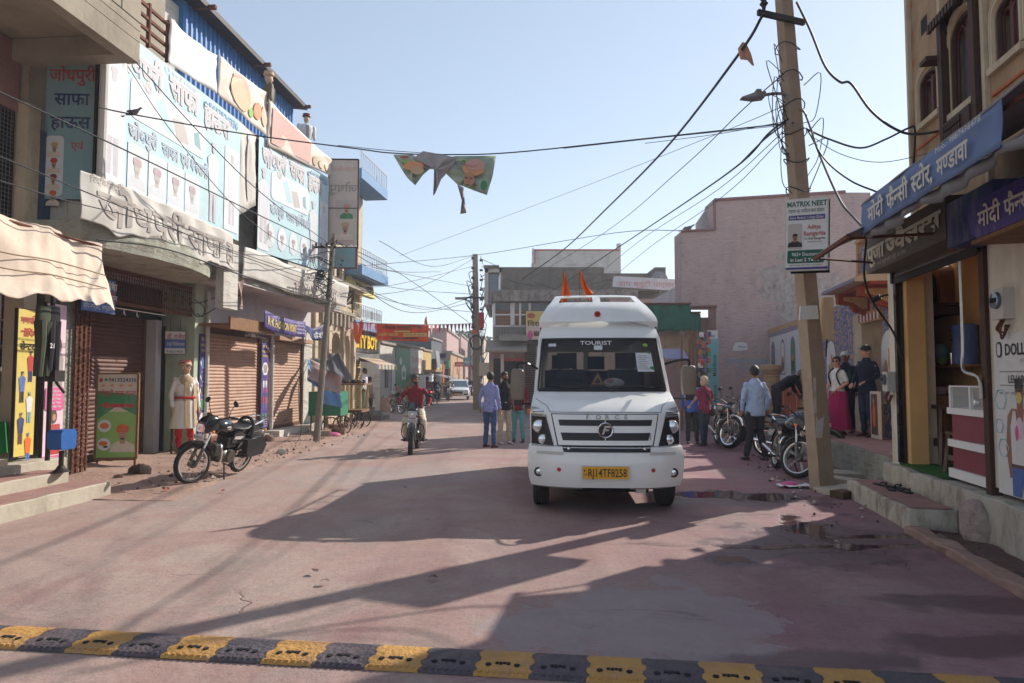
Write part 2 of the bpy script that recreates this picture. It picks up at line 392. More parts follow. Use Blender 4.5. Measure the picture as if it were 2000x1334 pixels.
for n,c in dict(cloth_maroon=(136,26,44),cloth_blue=(142,152,204),cloth_skyblue=(166,190,226),cloth_black=(30,28,34),cloth_navy=(30,36,60),cloth_white=(232,230,228),cloth_teal=(110,178,182),
                 cloth_khaki=(200,186,158),cloth_jeans=(66,92,130),cloth_jeans_dark=(46,54,76),cloth_charcoal=(48,48,56),cloth_magenta=(176,36,96),cloth_wine=(150,34,76),cloth_royal=(60,110,210),
                 cloth_cream=(226,214,190),cloth_brown=(96,64,48),cloth_orange=(246,112,30),cloth_red=(190,30,36),cloth_green=(44,90,80),cloth_grey=(120,118,120),cloth_tarp_grey=(120,116,118),cloth_tarp_pink=(190,164,156),cloth_tarp_blue=(110,160,214)).items():
 mat(n,C(*c,.85),.9,var=.12,scale=10,bump=.25)
mat('awning_cloth',C(226,206,188,.78),.95,var=.06,scale=2.5,bump=.25,grime=.35,gcol=C(196,168,144,.7),gs=1.2)
mat('shoe',C(110,62,40,.5),.5,var=.15,bump=.05)
mat('shoe_black',(.02,.02,.02,1),.5,var=.15,bump=.05)
# ---------------- ground ----------------
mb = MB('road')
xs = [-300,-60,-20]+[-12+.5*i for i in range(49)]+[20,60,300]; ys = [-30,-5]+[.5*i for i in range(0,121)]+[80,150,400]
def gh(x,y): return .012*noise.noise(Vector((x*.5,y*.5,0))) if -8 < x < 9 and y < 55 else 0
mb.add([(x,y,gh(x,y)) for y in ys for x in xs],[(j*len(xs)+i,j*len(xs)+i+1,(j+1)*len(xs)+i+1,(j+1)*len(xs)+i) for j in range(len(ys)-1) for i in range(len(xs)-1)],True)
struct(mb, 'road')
mb = MB('dirt'); nu,nw = 90,16; vs = []
for i in range(nu+1):
 x = 9.2+i*(24-9.2)/nu
 for j in range(nw+1):
  t = j/nw; wdt = (2.1 if x < 17 else 1.7)+.25*noise.noise(Vector((x*.9,3,0)))+(.25*max(0,11.5-x))
  y = -wdt*(1-t)+.3*t; z = .005+.16*(t**.8)*min(1,max(.05,(x-9.3)/1.5))+.035*noise.noise(Vector((x*1.6,y*1.6,1)))*min(1,t*4)*min(1,(x-9.1)/2)+.02*noise.noise(Vector((x*5,y*5,4)))*min(1,t*4)
  vs.append(LF.w(x,y,z if t > 0 else -.03))
mb.add(vs,[(i*(nw+1)+j,(i+1)*(nw+1)+j,(i+1)*(nw+1)+j+1,i*(nw+1)+j+1) for i in range(nu) for j in range(nw)],True)
struct(mb, 'dirt_path')
mb = MB('plaster_mint',M=RF.m); mb.box(-3.4,6.9,.15,3.2,-.1,.46); mb.cur = 0
struct(mb, 'raised_pavement')
mb = MB('step_red',M=RF.m); mb.box(-3.4,6.9,.17,3.2,.461,.47); struct(mb, 'pavement_paving')
# ---------------- speed hump ----------------
mat('hump_yellow',C(208,156,84,.56),.7,var=.14,scale=7,bump=.9,grime=.75,gcol=C(186,146,124,.55),gs=4)
mat('hump_black',C(96,88,96,.5),.7,var=.2,scale=7,bump=.9,grime=.7,gcol=C(150,124,120,.5),gs=4)
hA = G(-10,1246); hB = G(1600,1334); hd = (hB-hA).normalized(); hrz = atan2(hd.y,hd.x)
ht = thing('speed_hump', 'low rubber speed hump of yellow and black segments across the near road', 'speed hump',(hA.x,hA.y,0),rz=hrz,local=True)
SL = .302
for k in range(-1,26):
 mb = MB('hump_yellow' if k % 2 == 0 else 'hump_black'); mb.smooth = True
 x0 = k*SL; prof = [(.162*cos(pi*i/14),.034*sin(pi*i/14)**.8) for i in range(15)]
 nxx = 8; vs = []
 for a in range(nxx+1):
  for i,(yy,zz) in enumerate(prof):
   tab = .02 if (i in (2,3,7,8,11)) else 0.0
   x = x0+SL*a/nxx+(tab if a == nxx else 0)+(tab if a == 0 else 0)
   bump_ = .002*((a+i) % 2)
   vs.append((x+(.0015 if a == 0 else -.0015 if a == nxx else 0),yy,zz+bump_+.004))
 mb.add(vs,[(a*15+i,(a+1)*15+i,(a+1)*15+i+1,a*15+i+1) for a in range(nxx) for i in range(14)],True)
 mb.mat('dark')
 for cx in (.24,.76):
  yy = -.075; zz = .034*sin(math.acos(-yy/.162))**.8+.0065
  mb.lathe([(.017,-.004),(.017,.0025),(.012,.003),(.0,.002)],10,(x0+SL*cx,yy,zz),smooth=False)
 q = .034*sin(math.acos(.055/.162))**.8+.009
 for s_ in range(4): mb.box(x0+SL*(.36+.07*s_),x0+SL*(.42+.07*s_),-.068-.006*(s_ % 2),-.047,q-.012,q)
 for cx in range(7):
  yy = -.138; zz = .034*sin(math.acos(-yy/.162))**.8+.006; mb.mat('hump_yellow' if k % 2 == 0 else 'hump_black'); mb.box(x0+SL*(.08+.13*cx),x0+SL*(.15+.13*cx),yy-.012,yy+.006,zz-.01,zz+.004)
 mb.build('rubber_segment',ht)
# ---------------- near-left steps ----------------
def rough_box(mb,x0,x1,y0,y1,z0,z1,seg=.18,amp=.012,seed=0):
 """box with chipped, uneven edges"""
 nx = max(1,int((x1-x0)/seg)); P = []
 for i in range(nx+1):
  x = x0+(x1-x0)*i/nx; n = lambda a: amp*noise.noise(Vector((x*3,a*7,seed)))
  P.append([(x,y0+n(1),z0),(x,y0+n(2),z1-.012+n(3)),(x,y0+.014+n(2),z1+n(3)),(x,y1,z1+n(5)),(x,y1,z0)])
 mb.loft(P,smooth=False)
t = thing('shop_steps', 'worn red and grey concrete steps below the cloth awning', 'steps',(6.5,-1.0,0),LF)
mb = MB('concrete_pale'); rough_box(mb,4.5,9.55,-1.42,-.9,-.05,.19,seed=1); mb.build('lower_step',t)
mb = MB('step_red'); mb.box(4.5,9.5,-1.38,-.92,.192,.2); mb.build('painted_tread',t)
mb = MB('concrete_pale'); rough_box(mb,4.5,9.4,-.92,-.5,-.05,.35,seed=2); mb.build('upper_step',t)
mb = MB('step_red'); mb.box(4.5,9.36,-.88,-.52,.352,.36); mb.build('painted_tread',t)
mb = MB('concrete_pale'); rough_box(mb,4.5,9.9,-.5,.1,-.05,.47,seed=3); mb.build('landing',t)
mb = MB('plaster_cream'); mb.box(4.5,8.9,-.47,.12,.472,.56); mb.build('tiled_sill',t)
# ---------------- near-left building with the concrete balcony ----------------
t = thing('concrete_building', 'grey concrete building with a deep balcony slab overhead and mesh windows', 'building',(9.0,0,0),LF)
mb = MB('concrete')
mb.box(2,9.55,.25,6,3.2,12); mb.box(9.55,10.25,.0,.6,3.19,7.0); mb.box(10.0,10.24,.0,.6,.47,3.18)
mb.build('wall',t)
mb = MB('concrete');
mb.box(2,9.62,-1.6,.24,6.35,6.5); mb.box(2,9.62,-1.6,-1.42,6.05,6.34); mb.box(9.35,9.62,-1.415,.24,6.06,6.34)
mb.box(2,9.62,-1.602,-1.45,6.51,9.5); mb.box(9.45,9.62,-1.445,.24,6.51,9.5)
mb.mat('dark'); mb.box(2,9.62,-1.606,-1.603,6.62,6.635); mb.box(9.2,9.215,-1.606,-1.603,6.63,9.5)
mb.build('balcony',t)
mb = MB('white'); mb.lathe([(.05,6.345),(.05,6.3),(.03,6.26)],12,(7.6,-.6,0)); mb.mat('rust'); mb.lathe([(.02,6.26),(.015,6.2)],8,(7.6,-.6,0)); mb.build('lamp_holder',t)
mb = MB('step_red'); mb.box(2,9.5,.1,.249,5.35,6.33); mb.build('red_lintel',t)
mb = MB('plaster_cream'); mb.box(9.5,9.72,-.06,.2,3.3,5.5); mb.build('pilaster',t)
mat('wall_blue',C(70,96,130,.5),.9,var=.4,scale=5,bump=.4,grime=.8,gcol=C(150,140,130,.4),gs=3)
mb = MB('wall_blue'); mb.box(9.74,10.24,-.03,-.001,3.0,5.2); mb.build('blue_washed_panel',t)
w = MB('iron');
for xx in (4.0,5.8,7.6,9.42): w.box(xx-.03,xx+.03,.1,.2,3.5,5.33)
for zz in (3.5,4.4,5.0,5.3): w.box(3.9,9.45,.11,.19,zz-.03,zz+.03)
wo = w.build('window',t)
g = MB('interior_dark'); g.box(4,9.4,.2,.245,3.5,5.33); g.mat('plaster_cream');
for xx in range(9): g.box(4.3+xx*.55,4.5+xx*.55,.19,.199,3.5,5.2)
g.build('curtain',wo)
g = MB('tin_grey')
for k in range(92): g.box(4+k*.059,4.006+k*.059,.085,.09,3.5,5.33)
for k in range(31): g.box(4,9.42,.091,.096,3.5+k*.06,3.506+k*.06)
g.build('wire_mesh',wo)
t = thing('garment_shop', 'open garment shop with crowded shelves under the cloth awning', 'shop',(7,.3,.56),LF)
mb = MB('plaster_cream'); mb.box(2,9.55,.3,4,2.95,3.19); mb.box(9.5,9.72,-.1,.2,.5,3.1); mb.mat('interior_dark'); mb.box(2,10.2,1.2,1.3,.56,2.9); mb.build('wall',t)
mb = MB('white')
for k in range(7): mb.box(3,10.2,.25,.7,.6+k*.36,.62+k*.36)
for k in range(12): mb.box(3.3+k*.62,3.32+k*.62,.25,.7,.6,2.9)
mb.build('shelf',t)
for nm in 'cloth_maroon cloth_green cloth_cream cloth_orange cloth_royal cloth_magenta cloth_white'.split():
 pass
rs = random.Random(3); mb = MB('cloth_cream')
for k in range(6):
 for q in range(11):
  zz = .62+k*.36
  for s_ in range(rs.randint(2,5)):
   mb.mat(rs.choice('cloth_maroon cloth_green cloth_cream cloth_orange cloth_royal cloth_magenta cloth_white cloth_grey'.split()))
   mb.box(3.34+q*.62+rs.uniform(0,.04),3.34+q*.62+.5,.3+rs.uniform(0,.1),.65,zz+s_*.065,zz+s_*.065+.055)
mb.build('folded_clothes',t)
mat('sheen_green',C(30,150,70,.8),.6,var=.15,scale=5)
mb = MB('sheen_green'); mb.box(9.0,9.42,.0,.22,.58,1.0); mb.v = [(v[0],v[1]+.02*sin(v[2]*9),v[2]) for v in mb.v]; mb.build('green_cloth',t)
def cloth(mb,f,nu,nv):
 mb.add([f(i/nu,j/nv) for j in range(nv+1) for i in range(nu+1)],[(j*(nu+1)+i,j*(nu+1)+i+1,(j+1)*(nu+1)+i+1,(j+1)*(nu+1)+i) for j in range(nv) for i in range(nu)],True)
def thick(o,th=.006):
 m = o.modifiers.new('s', 'SOLIDIFY'); m.thickness = th; m.offset = 0; me = evalmesh(o); o.modifiers.clear(); o.data = me; return o
t = thing('cloth_awning', 'sagging cream cloth awning over the garment shop front', 'awning',(7,-1,3),LF)
mb = MB('awning_cloth')
def f(u,v):
 x = 3.0+(9.05-3.0)*u+.10*v*u;
 if v < .45: s_ = v/.45; y = -.25-1.25*s_; z = 3.78-.42*s_-.08*sin(pi*s_)-(.28*u if True else 0)*(1-s_)
 else: s_ = (v-.45)/.55; y = -1.5-.22*s_+.05*sin(s_*3); z = 3.36-.84*s_
 fold = .012*noise.noise(Vector((x*9+v*6,v*10,9)))+.008*sin(x*23+v*9+3*sin(x*3))*v+.07*noise.noise(Vector((x*1.1,v*2.5,0)))+.035*noise.noise(Vector((x*3.1+v*2,v*3,5)))+.03*sin(x*7+v*3)*v*v
 diag = .06*max(0,sin(x*2.3-v*5))**3
 return (x,y-fold-diag,z+fold*.7-.04*sin(x*2.1)*(v if v < .5 else .5)-(.03*sin(x*11) if v > .97 else 0))
cloth(mb,f,200,60); thick(mb.build('cloth',t),.003)
mb = MB('rust'); mb.tube([(3,-1.5,3.33),(9.02,-1.5,3.33)],.018); mb.tube([(9.0,-1.5,3.33),(9.0,-.0,3.6)],.018); mb.tube([(6.0,-1.5,3.33),(6.0,-.0,3.6)],.018); mb.build('frame',t)
mb = MB('rope')
for zz in (2.95,2.78): mb.tube(cr([(3+.5*k,-1.645-.02*(k % 2)+.02*(zz-2.9)*5,zz+.02*sin(k*2.)) for k in range(13)],4),.008,4)
mb.build('rope',t)
# ---------------- main left building (turban house) ----------------
def shutter(t,x0,x1,z0,z1,y,m='shutter',pitch=.075,frame='rust',handle=True):
 mb = MB(m); n = int((z1-z0)/pitch); mb.smooth = False; P = []
 for k in range(n):
  z = z0+k*pitch; P += [(y,z),(y-.018,z+.018),(y-.02,z+.04),(y-.006,z+pitch-.006)]
 P.append((y,z1)); o = len(P); wav = lambda z: 0.0
 mb.add([(x0,a,b) for a,b in P]+[(x1,a,b) for a,b in P],[(i,i+o,i+1+o,i+1) for i in range(o-1)],False)
 mb.add([(x0,y+.02,z0),(x1,y+.02,z0),(x1,y+.02,z1),(x0,y+.02,z1)],[(0,1,2,3)])
 s_ = mb.build('roller_shutter',t)
 mb = MB(frame); mb.box(x0-.06,x0-.002,y-.05,y+.06,z0,z1); mb.box(x1+.002,x1+.06,y-.05,y+.06,z0,z1); mb.box(x0,x1,y-.035,y-.001,z0-.01,z0+.07); mb.build('guide_rail',s_)
 if handle: mb = MB('iron'); mb.box((x0+x1)/2-.06,(x0+x1)/2+.06,y-.05,y-.025,z0+.16,z0+.19); mb.build('handle',s_)
 return s_
BLD = thing('turban_shop_building', 'long two storey shop building with roller shutters and big faded billboards above', 'building',(14,0,0),LF)
t = BLD
mb = MB('plaster_mint')
mb.box(10.25,10.72,-.05,.4,0,3.6)
mb.mat('plaster_green'); mb.box(13.86,14.28,-.1,.5,0,3.55)
mb.mat('plaster_white'); mb.box(19.72,20.35,-.06,.5,0,3.0); mb.box(17.12,17.5,.0,.3,.2,2.7)
split(mb, 'pillar',t)
mb = MB('plaster_lilac')
mb.box(13.9,20.35,.0,.6,2.66,3.75); mb.box(10.25,14.3,.5,.6,3.42,3.75); mb.box(10.3,10.5,.6,5,0,3.4); mb.box(14.0,14.2,.6,5,0,3.4)
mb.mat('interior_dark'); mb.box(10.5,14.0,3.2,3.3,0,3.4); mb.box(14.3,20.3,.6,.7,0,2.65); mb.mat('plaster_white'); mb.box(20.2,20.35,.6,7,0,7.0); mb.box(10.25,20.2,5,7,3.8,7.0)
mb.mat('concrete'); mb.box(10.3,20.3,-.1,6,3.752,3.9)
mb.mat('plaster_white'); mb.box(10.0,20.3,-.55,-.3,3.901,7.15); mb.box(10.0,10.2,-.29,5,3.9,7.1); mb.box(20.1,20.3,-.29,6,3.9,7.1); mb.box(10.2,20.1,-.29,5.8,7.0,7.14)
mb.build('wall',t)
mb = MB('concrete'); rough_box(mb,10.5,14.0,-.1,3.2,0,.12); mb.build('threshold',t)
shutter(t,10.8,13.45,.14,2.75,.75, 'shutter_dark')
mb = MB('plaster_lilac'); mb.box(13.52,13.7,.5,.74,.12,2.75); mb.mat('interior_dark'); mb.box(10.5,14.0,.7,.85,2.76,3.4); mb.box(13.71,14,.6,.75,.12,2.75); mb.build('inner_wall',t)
mb = MB('rust')
for k in range(7):
 xx = 10.5+k*.05; mb.box(xx,xx+.02,-.12+.02*(k % 2),-.09+.02*(k % 2),.15,2.85)
for k in range(22):
 z0 = .2+k*.12; mb.tube([(10.5,-.13,z0),(10.82,-.13,z0+.12)],.006,4); mb.tube([(10.5,-.135,z0+.12),(10.82,-.135,z0)],.006,4)
mb.build('folding_gate',t)
mb = MB('rust'); y = -.02
mb.box(10.78,13.86,y-.02,y+.02,2.84,2.9); mb.box(10.78,13.86,y-.02,y+.02,3.38,3.44)
for k in range(44):
 xx = 10.83+k*.07; mb.tube([(xx,y,2.9),(xx,y,3.38)],.009,4)
 if k % 4 == 2: mb.tube([(xx-.03,y-.02,3.14),(xx,y-.02,3.22),(xx+.03,y-.02,3.14),(xx,y-.02,3.06)],.008,4,closed=True)
 mb.tube([(xx-.035,y-.01,2.98),(xx,y-.01,2.93),(xx+.035,y-.01,2.98)],.006,4); mb.tube([(xx-.035,y-.01,3.3),(xx,y-.01,3.35),(xx+.035,y-.01,3.3)],.006,4)
mb.build('iron_grille',t)
mb = MB('steel'); mb.tube([(10.8,-.05,2.78),(12.9,-.05,2.78)],.012)
for k in range(4):
 xx = 11.0+k*.35; mb.tube([(xx,-.06,2.76),(xx,-.06,2.7),(xx+.04,-.06,2.67),(xx+.06,-.06,2.7)],.008,4)
mb.build('hook_rail',t)
shutter(t,14.36,16.95,.24,2.56,.04, 'shutter'); shutter(t,17.6,19.68,.28,2.56,.04, 'shutter')
mb = MB('plaster_white'); rough_box(mb,17.3,20.5,-.42,.3,0,.27,seed=5); mb.mat('concrete'); rough_box(mb,14.1,17.3,-.2,.3,0,.22,seed=6); mb.build('plinth',t)
mb = MB('wood_dark'); mb.box(14.3,17.4,-.12,.0,2.57,2.66); mb.mat('wood'); mb.box(14.0,16.1,-.75,-.02,2.67,2.72); mb.box(14.0,16.1,-.78,-.74,2.6,2.86); mb.mat('shutter'); mb.box(17.5,19.8,-.3,0,2.575,2.68); mb.build('shutter_hood',t)
mb = MB('plaster_white'); mb.tube([(17.52,-.1,.2),(17.52,-.1,2.9)],.05,10); mb.tube([(14.25,-.16,.1),(14.25,-.16,3.4)],.045,10); mb.build('drain_pipe',t)
mb = MB('plaster_mint'); mb.smooth = False; rin = []
def ledge(pts,z0,z1,seed):
 n = len(pts); out = []
 for i,(x,y) in enumerate(pts):
  a = .03*noise.noise(Vector((x*2.5,y,seed))); b = .05*noise.noise(Vector((x*4,y,seed+3)))
  out.append([(x,-.1,z0),(x,y+a,z0+.02*b),(x,y-.03+b,(z0+z1)/2),(x,y+a*1.5,z1+b*.6),(x,-.1,z1)])
 mb.loft(out,smooth=False)
ledge([(9.45+.1*k,-.3-1.02*max(0,1-((9.45+.1*k-11.15)/2.05)**2)**.42) for k in range(0,39)],3.44,3.80,1)
mb.build('curved_ledge',t)
mb = MB('plaster_mint'); ledge([(13.4+.16*k,-1.02+.0*k) for k in range(0,42)],3.56,3.95,7); mb.build('long_ledge',t)
mb = MB('plaster_white'); mb.box(13.15,13.72,-1.06,-.9,2.95,4.25); mb.build('hanging_fin',t)
mb = MB('plaster_lilac'); mb.box(13.5,20.1,-1.0,.0,3.52,3.555); mb.build('soffit',t)
mb = MB('concrete'); mb.box(9.7,13.2,.3,5,7.15,12); mb.mat('plaster_white'); mb.box(13.22,14.0,.5,3,7.15,9.4); mb.build('rooftop_wall',t)
mb = MB('rust')
for k in range(4): mb.box(9.7,11.35,-.96,-.92,6.95+k*.19,7.0+k*.19)
for k in range(4): mb.box(9.75+k*.52,9.79+k*.52,-.97,-.91,6.9,7.62)
mb.tube([(9.99+.09*cos(a*.5),-.99,7.2+.09*sin(a*.5)) for a in range(13)],.012,5); mb.build('railing',t)
mb = MB('tin_blue'); n = 30; P = []
for k in range(n*4+1):
 ph = k % 4; P.append((14.0+k*.048,-.0-(.04 if ph in (1,2) else 0)))
mb.add([(a,b+.4,7.1) for a,b in P]+[(a,b+.4,9.55-.0*a) for a,b in P],[(i,i+1,i+1+len(P),i+len(P)) for i in range(len(P)-1)],False)
mb.quad((14,3,7.1),(14,.4,7.1),(14,.4,9.55),(14,3,9.9)); mb.quad((19.76,.4,7.1),(19.76,3,7.1),(19.76,3,9.9),(19.76,.4,9.55))
mb.build('blue_corrugated_shed',t)
mb = MB('iron'); mb.prism([(.0,9.5),(.0,9.62),(3.2,10.0),(3.2,9.9)],13.8,19.86, 'x'); mb.build('shed_roof',t)
for nm,x in (('a',14.3),('b',17.0),('c',19.7)):
 mb = MB('rust'); mb.box(x-.04,x+.04,-.15,.3,9.5,9.58); mb.build('roof_bracket',t)
mb = MB('iron')
for k in range(28): mb.tube([(19.95,0-.05*k*0,0),(19.95,0,.01)],.001,3) if False else None
mb.tube([(20.3,-.4,7.1),(23,-.3,7.3)],.03); mb.tube([(18.2,-.2,7.5),(22.5,.3,7.9)],.05); mb.build('roof_pipe',t)
# ---------------- signboards ----------------
for n,c in dict(bd_blue=(184,216,224),bd_pale=(222,226,230),bd_ghost=(196,190,198),bd_ghost2=(212,214,220),bd_phone=(136,172,204),bd_white=(226,224,222),bd_grey=(164,154,148),bd_grey2=(194,184,178),bd_cream=(222,206,190),bd_tan=(206,176,140),bd_red=(186,62,56),bd_darkred=(120,34,34),
                 bd_teal=(136,172,180),bd_green=(60,140,92),bd_lime=(150,190,100),bd_yellow=(220,196,100),bd_purple=(74,58,132),bd_orange=(232,110,40),bd_navy=(46,56,110),bd_blue2=(84,112,176),bd_pink=(220,90,150),bd_pinkpale=(232,200,214),bd_black=(34,30,32),bd_skin=(190,140,110),bd_skin2=(160,108,80),bd_rose=(214,164,154),bd_peach=(230,160,110),bd_letter=(214,206,190),bd_brown=(96,72,60),bd_forest=(26,92,70),bd_silver=(206,200,192),bd_aqua=(110,190,196)).items():
 mat(n,C(*c,.82),.6,var=.07,scale=9,bump=.05,grime=.42,gcol=C(204,194,182,.65),gs=2.2)
def bust(mb,x,z,s,y,face='bd_skin2',turban='bd_orange',coat='bd_cream',hair='bd_black'):
 """generic painted portrait: shoulders, neck, face, beard, turban"""
 mb.mat(coat); mb.poly([(x-.5*s,z-.6*s),(x+.5*s,z-.6*s),(x+.45*s,z-.3*s),(x+.16*s,z-.15*s),(x-.16*s,z-.15*s),(x-.45*s,z-.3*s)],y)
 mb.mat(face); mb.poly([(x-.1*s,z-.25*s),(x+.1*s,z-.25*s),(x+.1*s,z),(x-.1*s,z)],y-.002); mb.oval(x,z+.12*s,.17*s,.23*s,y-.003)
 mb.mat(hair); mb.oval(x-.065*s,z+.16*s,.028*s,.014*s,y-.005,8); mb.oval(x+.065*s,z+.16*s,.028*s,.014*s,y-.005,8); mb.oval(x,z+.03*s,.06*s,.014*s,y-.005,8)
 mb.poly([(x-.1*s,z-.02*s),(x+.1*s,z-.02*s),(x+.05*s,z-.1*s),(x-.05*s,z-.1*s)],y-.004)
 if turban:
  mb.mat(turban); mb.poly([(x-.2*s,z+.2*s),(x+.2*s,z+.2*s),(x+.26*s,z+.34*s),(x+.18*s,z+.5*s),(x,z+.55*s),(x-.2*s,z+.48*s),(x-.25*s,z+.34*s)],y-.005)
  mb.mat('bd_red' if turban != 'bd_red' else 'bd_orange')
  for k in range(3): mb.poly([(x-.23*s,z+(.26+.08*k)*s),(x+.22*s,z+(.22+.09*k)*s),(x+.23*s,z+(.245+.09*k)*s),(x-.23*s,z+(.275+.08*k)*s)],y-.007)
 else:
  mb.mat(hair); mb.poly([(x-.18*s,z+.2*s),(x+.18*s,z+.2*s),(x+.17*s,z+.34*s),(x+.05*s,z+.4*s),(x-.12*s,z+.38*s)],y-.005)
def standing(mb,x,z,h,y,coat='bd_ghost2',leg='bd_ghost',face='bd_ghost'):
 s = h
 mb.mat(coat); mb.poly([(x-.09*s,z+.35*s),(x+.09*s,z+.35*s),(x+.11*s,z+.55*s),(x+.14*s,z+.78*s),(x+.05*s,z+.86*s),(x-.05*s,z+.86*s),(x-.14*s,z+.78*s),(x-.11*s,z+.55*s)],y)
 mb.mat(leg); mb.poly([(x-.08*s,z),(x-.02*s,z),(x-.005*s,z+.35*s),(x-.08*s,z+.35*s)],y); mb.poly([(x+.02*s,z),(x+.08*s,z),(x+.08*s,z+.35*s),(x+.005*s,z+.35*s)],y)
 mb.mat(face); mb.oval(x,z+.92*s,.04*s,.055*s,y-.001,10); mb.mat(leg); mb.oval(x,z+.975*s,.055*s,.035*s,y-.002,10)
def board(name,label,x0,x1,z0,z1,off,F=LF,edge='iron',face='bd_white',cat='signboard',th=.05,group=None):
 t = thing(name,label,cat,((x0+x1)/2,-off,z0),F,group)
 mb = MB(edge); mb.box(x0,x1,-off+.004,-off+th,z0,z1); mb.mat(face); mb.rect(x0+.01,x1-.01,z0+.01,z1-.01,-off); mb.build('panel',t); return t
def billboard(label,F,W_,z0,z1,off,x0,circles):
 t = thing('billboard',label, 'billboard',(x0+W_/2,-off,z0),F)
 y = -off; X = lambda u: x0+W_*u; H = z1-z0; Z = lambda v: z0+H*v
 mb = MB('iron'); mb.box(x0,x0+W_,y+.06,y+.1,z0,z1)
 mb.mat('bd_blue')
 n = 40; fsheet = lambda u,v: (X(u),y+.003*sin(u*9+v*3)*sin(pi*u)+.002*noise.noise(Vector((u*6,v*6,x0)))+.006,Z(v))
 cloth(mb,lambda u,v: fsheet(u,v),n,16); mb.build('flex_sheet',t)
 y -= .003
 mb = MB('bd_pale')
 mb.rrect(X(.0),X(.135),Z(.02),Z(.86 if not circles else .6),.06,y)
 mb.rrect(X(.155),X(.68),Z(.50),Z(.76),.12,y); mb.mat('bd_white')
 if not circles:
  for k in range(4): mb.mat('bd_pale'); mb.rect(X(.15+.125*k),X(.262+.125*k),Z(.03),Z(.335),y)
 else:
  for k in range(6): mb.mat('bd_pale'); mb.oval(X(.15+.155*k),Z(.17),.19,.27,y,20)
 mb.rect(X(.85),X(.985),Z(.05),Z(.72),y); mb.build('printed_panel',t)
 y -= .0015; mb = MB('bd_ghost2')
 for k,(u,v,h) in enumerate(((.065,.08,1.6),(.75,.06,1.5),(.92,.1,1.4))): standing(mb,X(u),Z(v),h*H/2.45,y)
 for k in range(4):
  if not circles: bust(mb,X(.205+.125*k),Z(.17),.42,y, 'bd_grey2', 'bd_ghost', 'bd_ghost2', 'bd_grey')
 if circles:
  for k in range(6): bust(mb,X(.15+.155*k),Z(.15),.3,y, 'bd_grey2', 'bd_ghost', 'bd_ghost2', 'bd_grey')
 mb.mat('bd_blue'); mb.poly([(X(.3),Z(.70)),(X(.36),Z(.74)),(X(.44),Z(.56)),(X(.38),Z(.53))],y); mb.mat('bd_grey2'); mb.poly([(X(.42),Z(.66)),(X(.5),Z(.68)),(X(.55),Z(.54)),(X(.46),Z(.52))],y); mb.mat('bd_teal'); mb.poly([(X(.58),Z(.65)),(X(.62),Z(.68)),(X(.64),Z(.55)),(X(.59),Z(.57))],y)
 mb.build('printed_figures',t)
 mb = MB('bd_white'); y -= .002
 hs = H*.215
 for (s_,u,v,w_) in (('जोधपुरी',.05,.775,.30),('साफा',.40,.80,.21),('हाऊस',.665,.78,.22)):
  mb.mat('bd_white'); mb.text(s_,X(u),Z(v),hs,y,.06,w=W_*w_); mb.mat('bd_ghost'); mb.text(s_,X(u),Z(v),hs,y-.0015,.012,w=W_*w_)
 for (s_,u,w_) in (('जोधपुरी',.155,.17),('साफा',.36,.11),('एवं',.49,.06),('शेरवानी',.565,.14)):
  mb.mat('bd_white'); mb.text(s_,X(u),Z(.375),hs*.55,y,.05,w=W_*w_); mb.mat('bd_phone'); mb.text(s_,X(u),Z(.375),hs*.55,y-.0015,.0,w=W_*w_)
 mb.mat('bd_phone'); mb.text('9413524336',X(.70),Z(.905),hs*.42,y,.02,w=W_*.27); mb.tube([(X(.67)+.05*cos(a),y-.001,Z(.925)+.05*sin(a)) for a in [k*.6 for k in range(11)]],.008,4)
 mb.mat('bd_ghost2'); mb.text('श्री भवानी धर्माणा',X(.36),Z(.945),hs*.26,y,0,w=W_*.24)
 mb.build('lettering',t); return t
billboard('largest faded blue billboard, beside the concrete balcony',LF,4.15,4.37,6.82,1.0,9.68,False)
p0 = LF.w(14.65,-1.0,0); p1 = AT(642,400,17.7); LF2 = Frame(p0.x,p0.y,atan2(p1.y-p0.y,p1.x-p0.x)); W2 = math.hypot(p1.x-p0.x,p1.y-p0.y)
billboard('faded blue billboard with six round portraits, near the leaning street pole',LF2,W2,4.33,6.84,0,0,True)
t = thing('ledge_banner', 'wrinkled whitish cloth banner with big grey letters hung along the curved ledge', 'banner',(11.2,-1.3,3.7),LF)
xa,xb = 9.2,13.55
def bent(x,z,dy=0.0):
 v = (z-3.72)/.62; u = (x-xa)/(xb-xa)
 yy = -.95-.36*max(0,1-((x-11.3)/2.3)**2)**.5; yy += .045*noise.noise(Vector((x*3,v*1.5,0)))+.05*max(0,sin(x*5+.8))**6*(1-v)*.6
 return (x,yy-dy,z-.05*sin(u*pi)-.10*max(0,sin((x-9.3)*3.0))**8*(1-v))
mb = MB('bd_silver'); cloth(mb,lambda u,v: bent(xa+(xb-xa)*u,3.74+.66*v-.03*u),260,30); thick(mb.build('cloth',t),.006)
mb = MB('bd_grey'); mb.text('जोधपुरी साफा हा',9.45,3.86,.52,0,.03,w=4.0,fn=lambda a,b,c: bent(a,b,.014)); mb.mat('bd_grey2'); mb.text('रिद्धि-सिद्धि',9.35,4.3,.12,0,0,fn=lambda a,b,c: bent(a,b,.014)); mb.build('lettering',t)
t = thing('ledge_banner', 'long washed-out white banner with faint letters along the second ledge', 'banner',(16.5,-1.1,3.9),LF)
mb = MB('bd_silver'); cloth(mb,lambda u,v: (13.8+5.6*u,-1.10+.03*noise.noise(Vector((u*14,v*2,0)))-.05*v-.3*u*u,3.62+.62*v+.03*sin(u*11)),60,8); thick(mb.build('cloth',t),.006)
mb = MB('bd_grey2'); mb.text('जोधपुरी साफा',16.2,3.72,.4,-1.42,.02,w=2.6); mb.build('lettering',t)
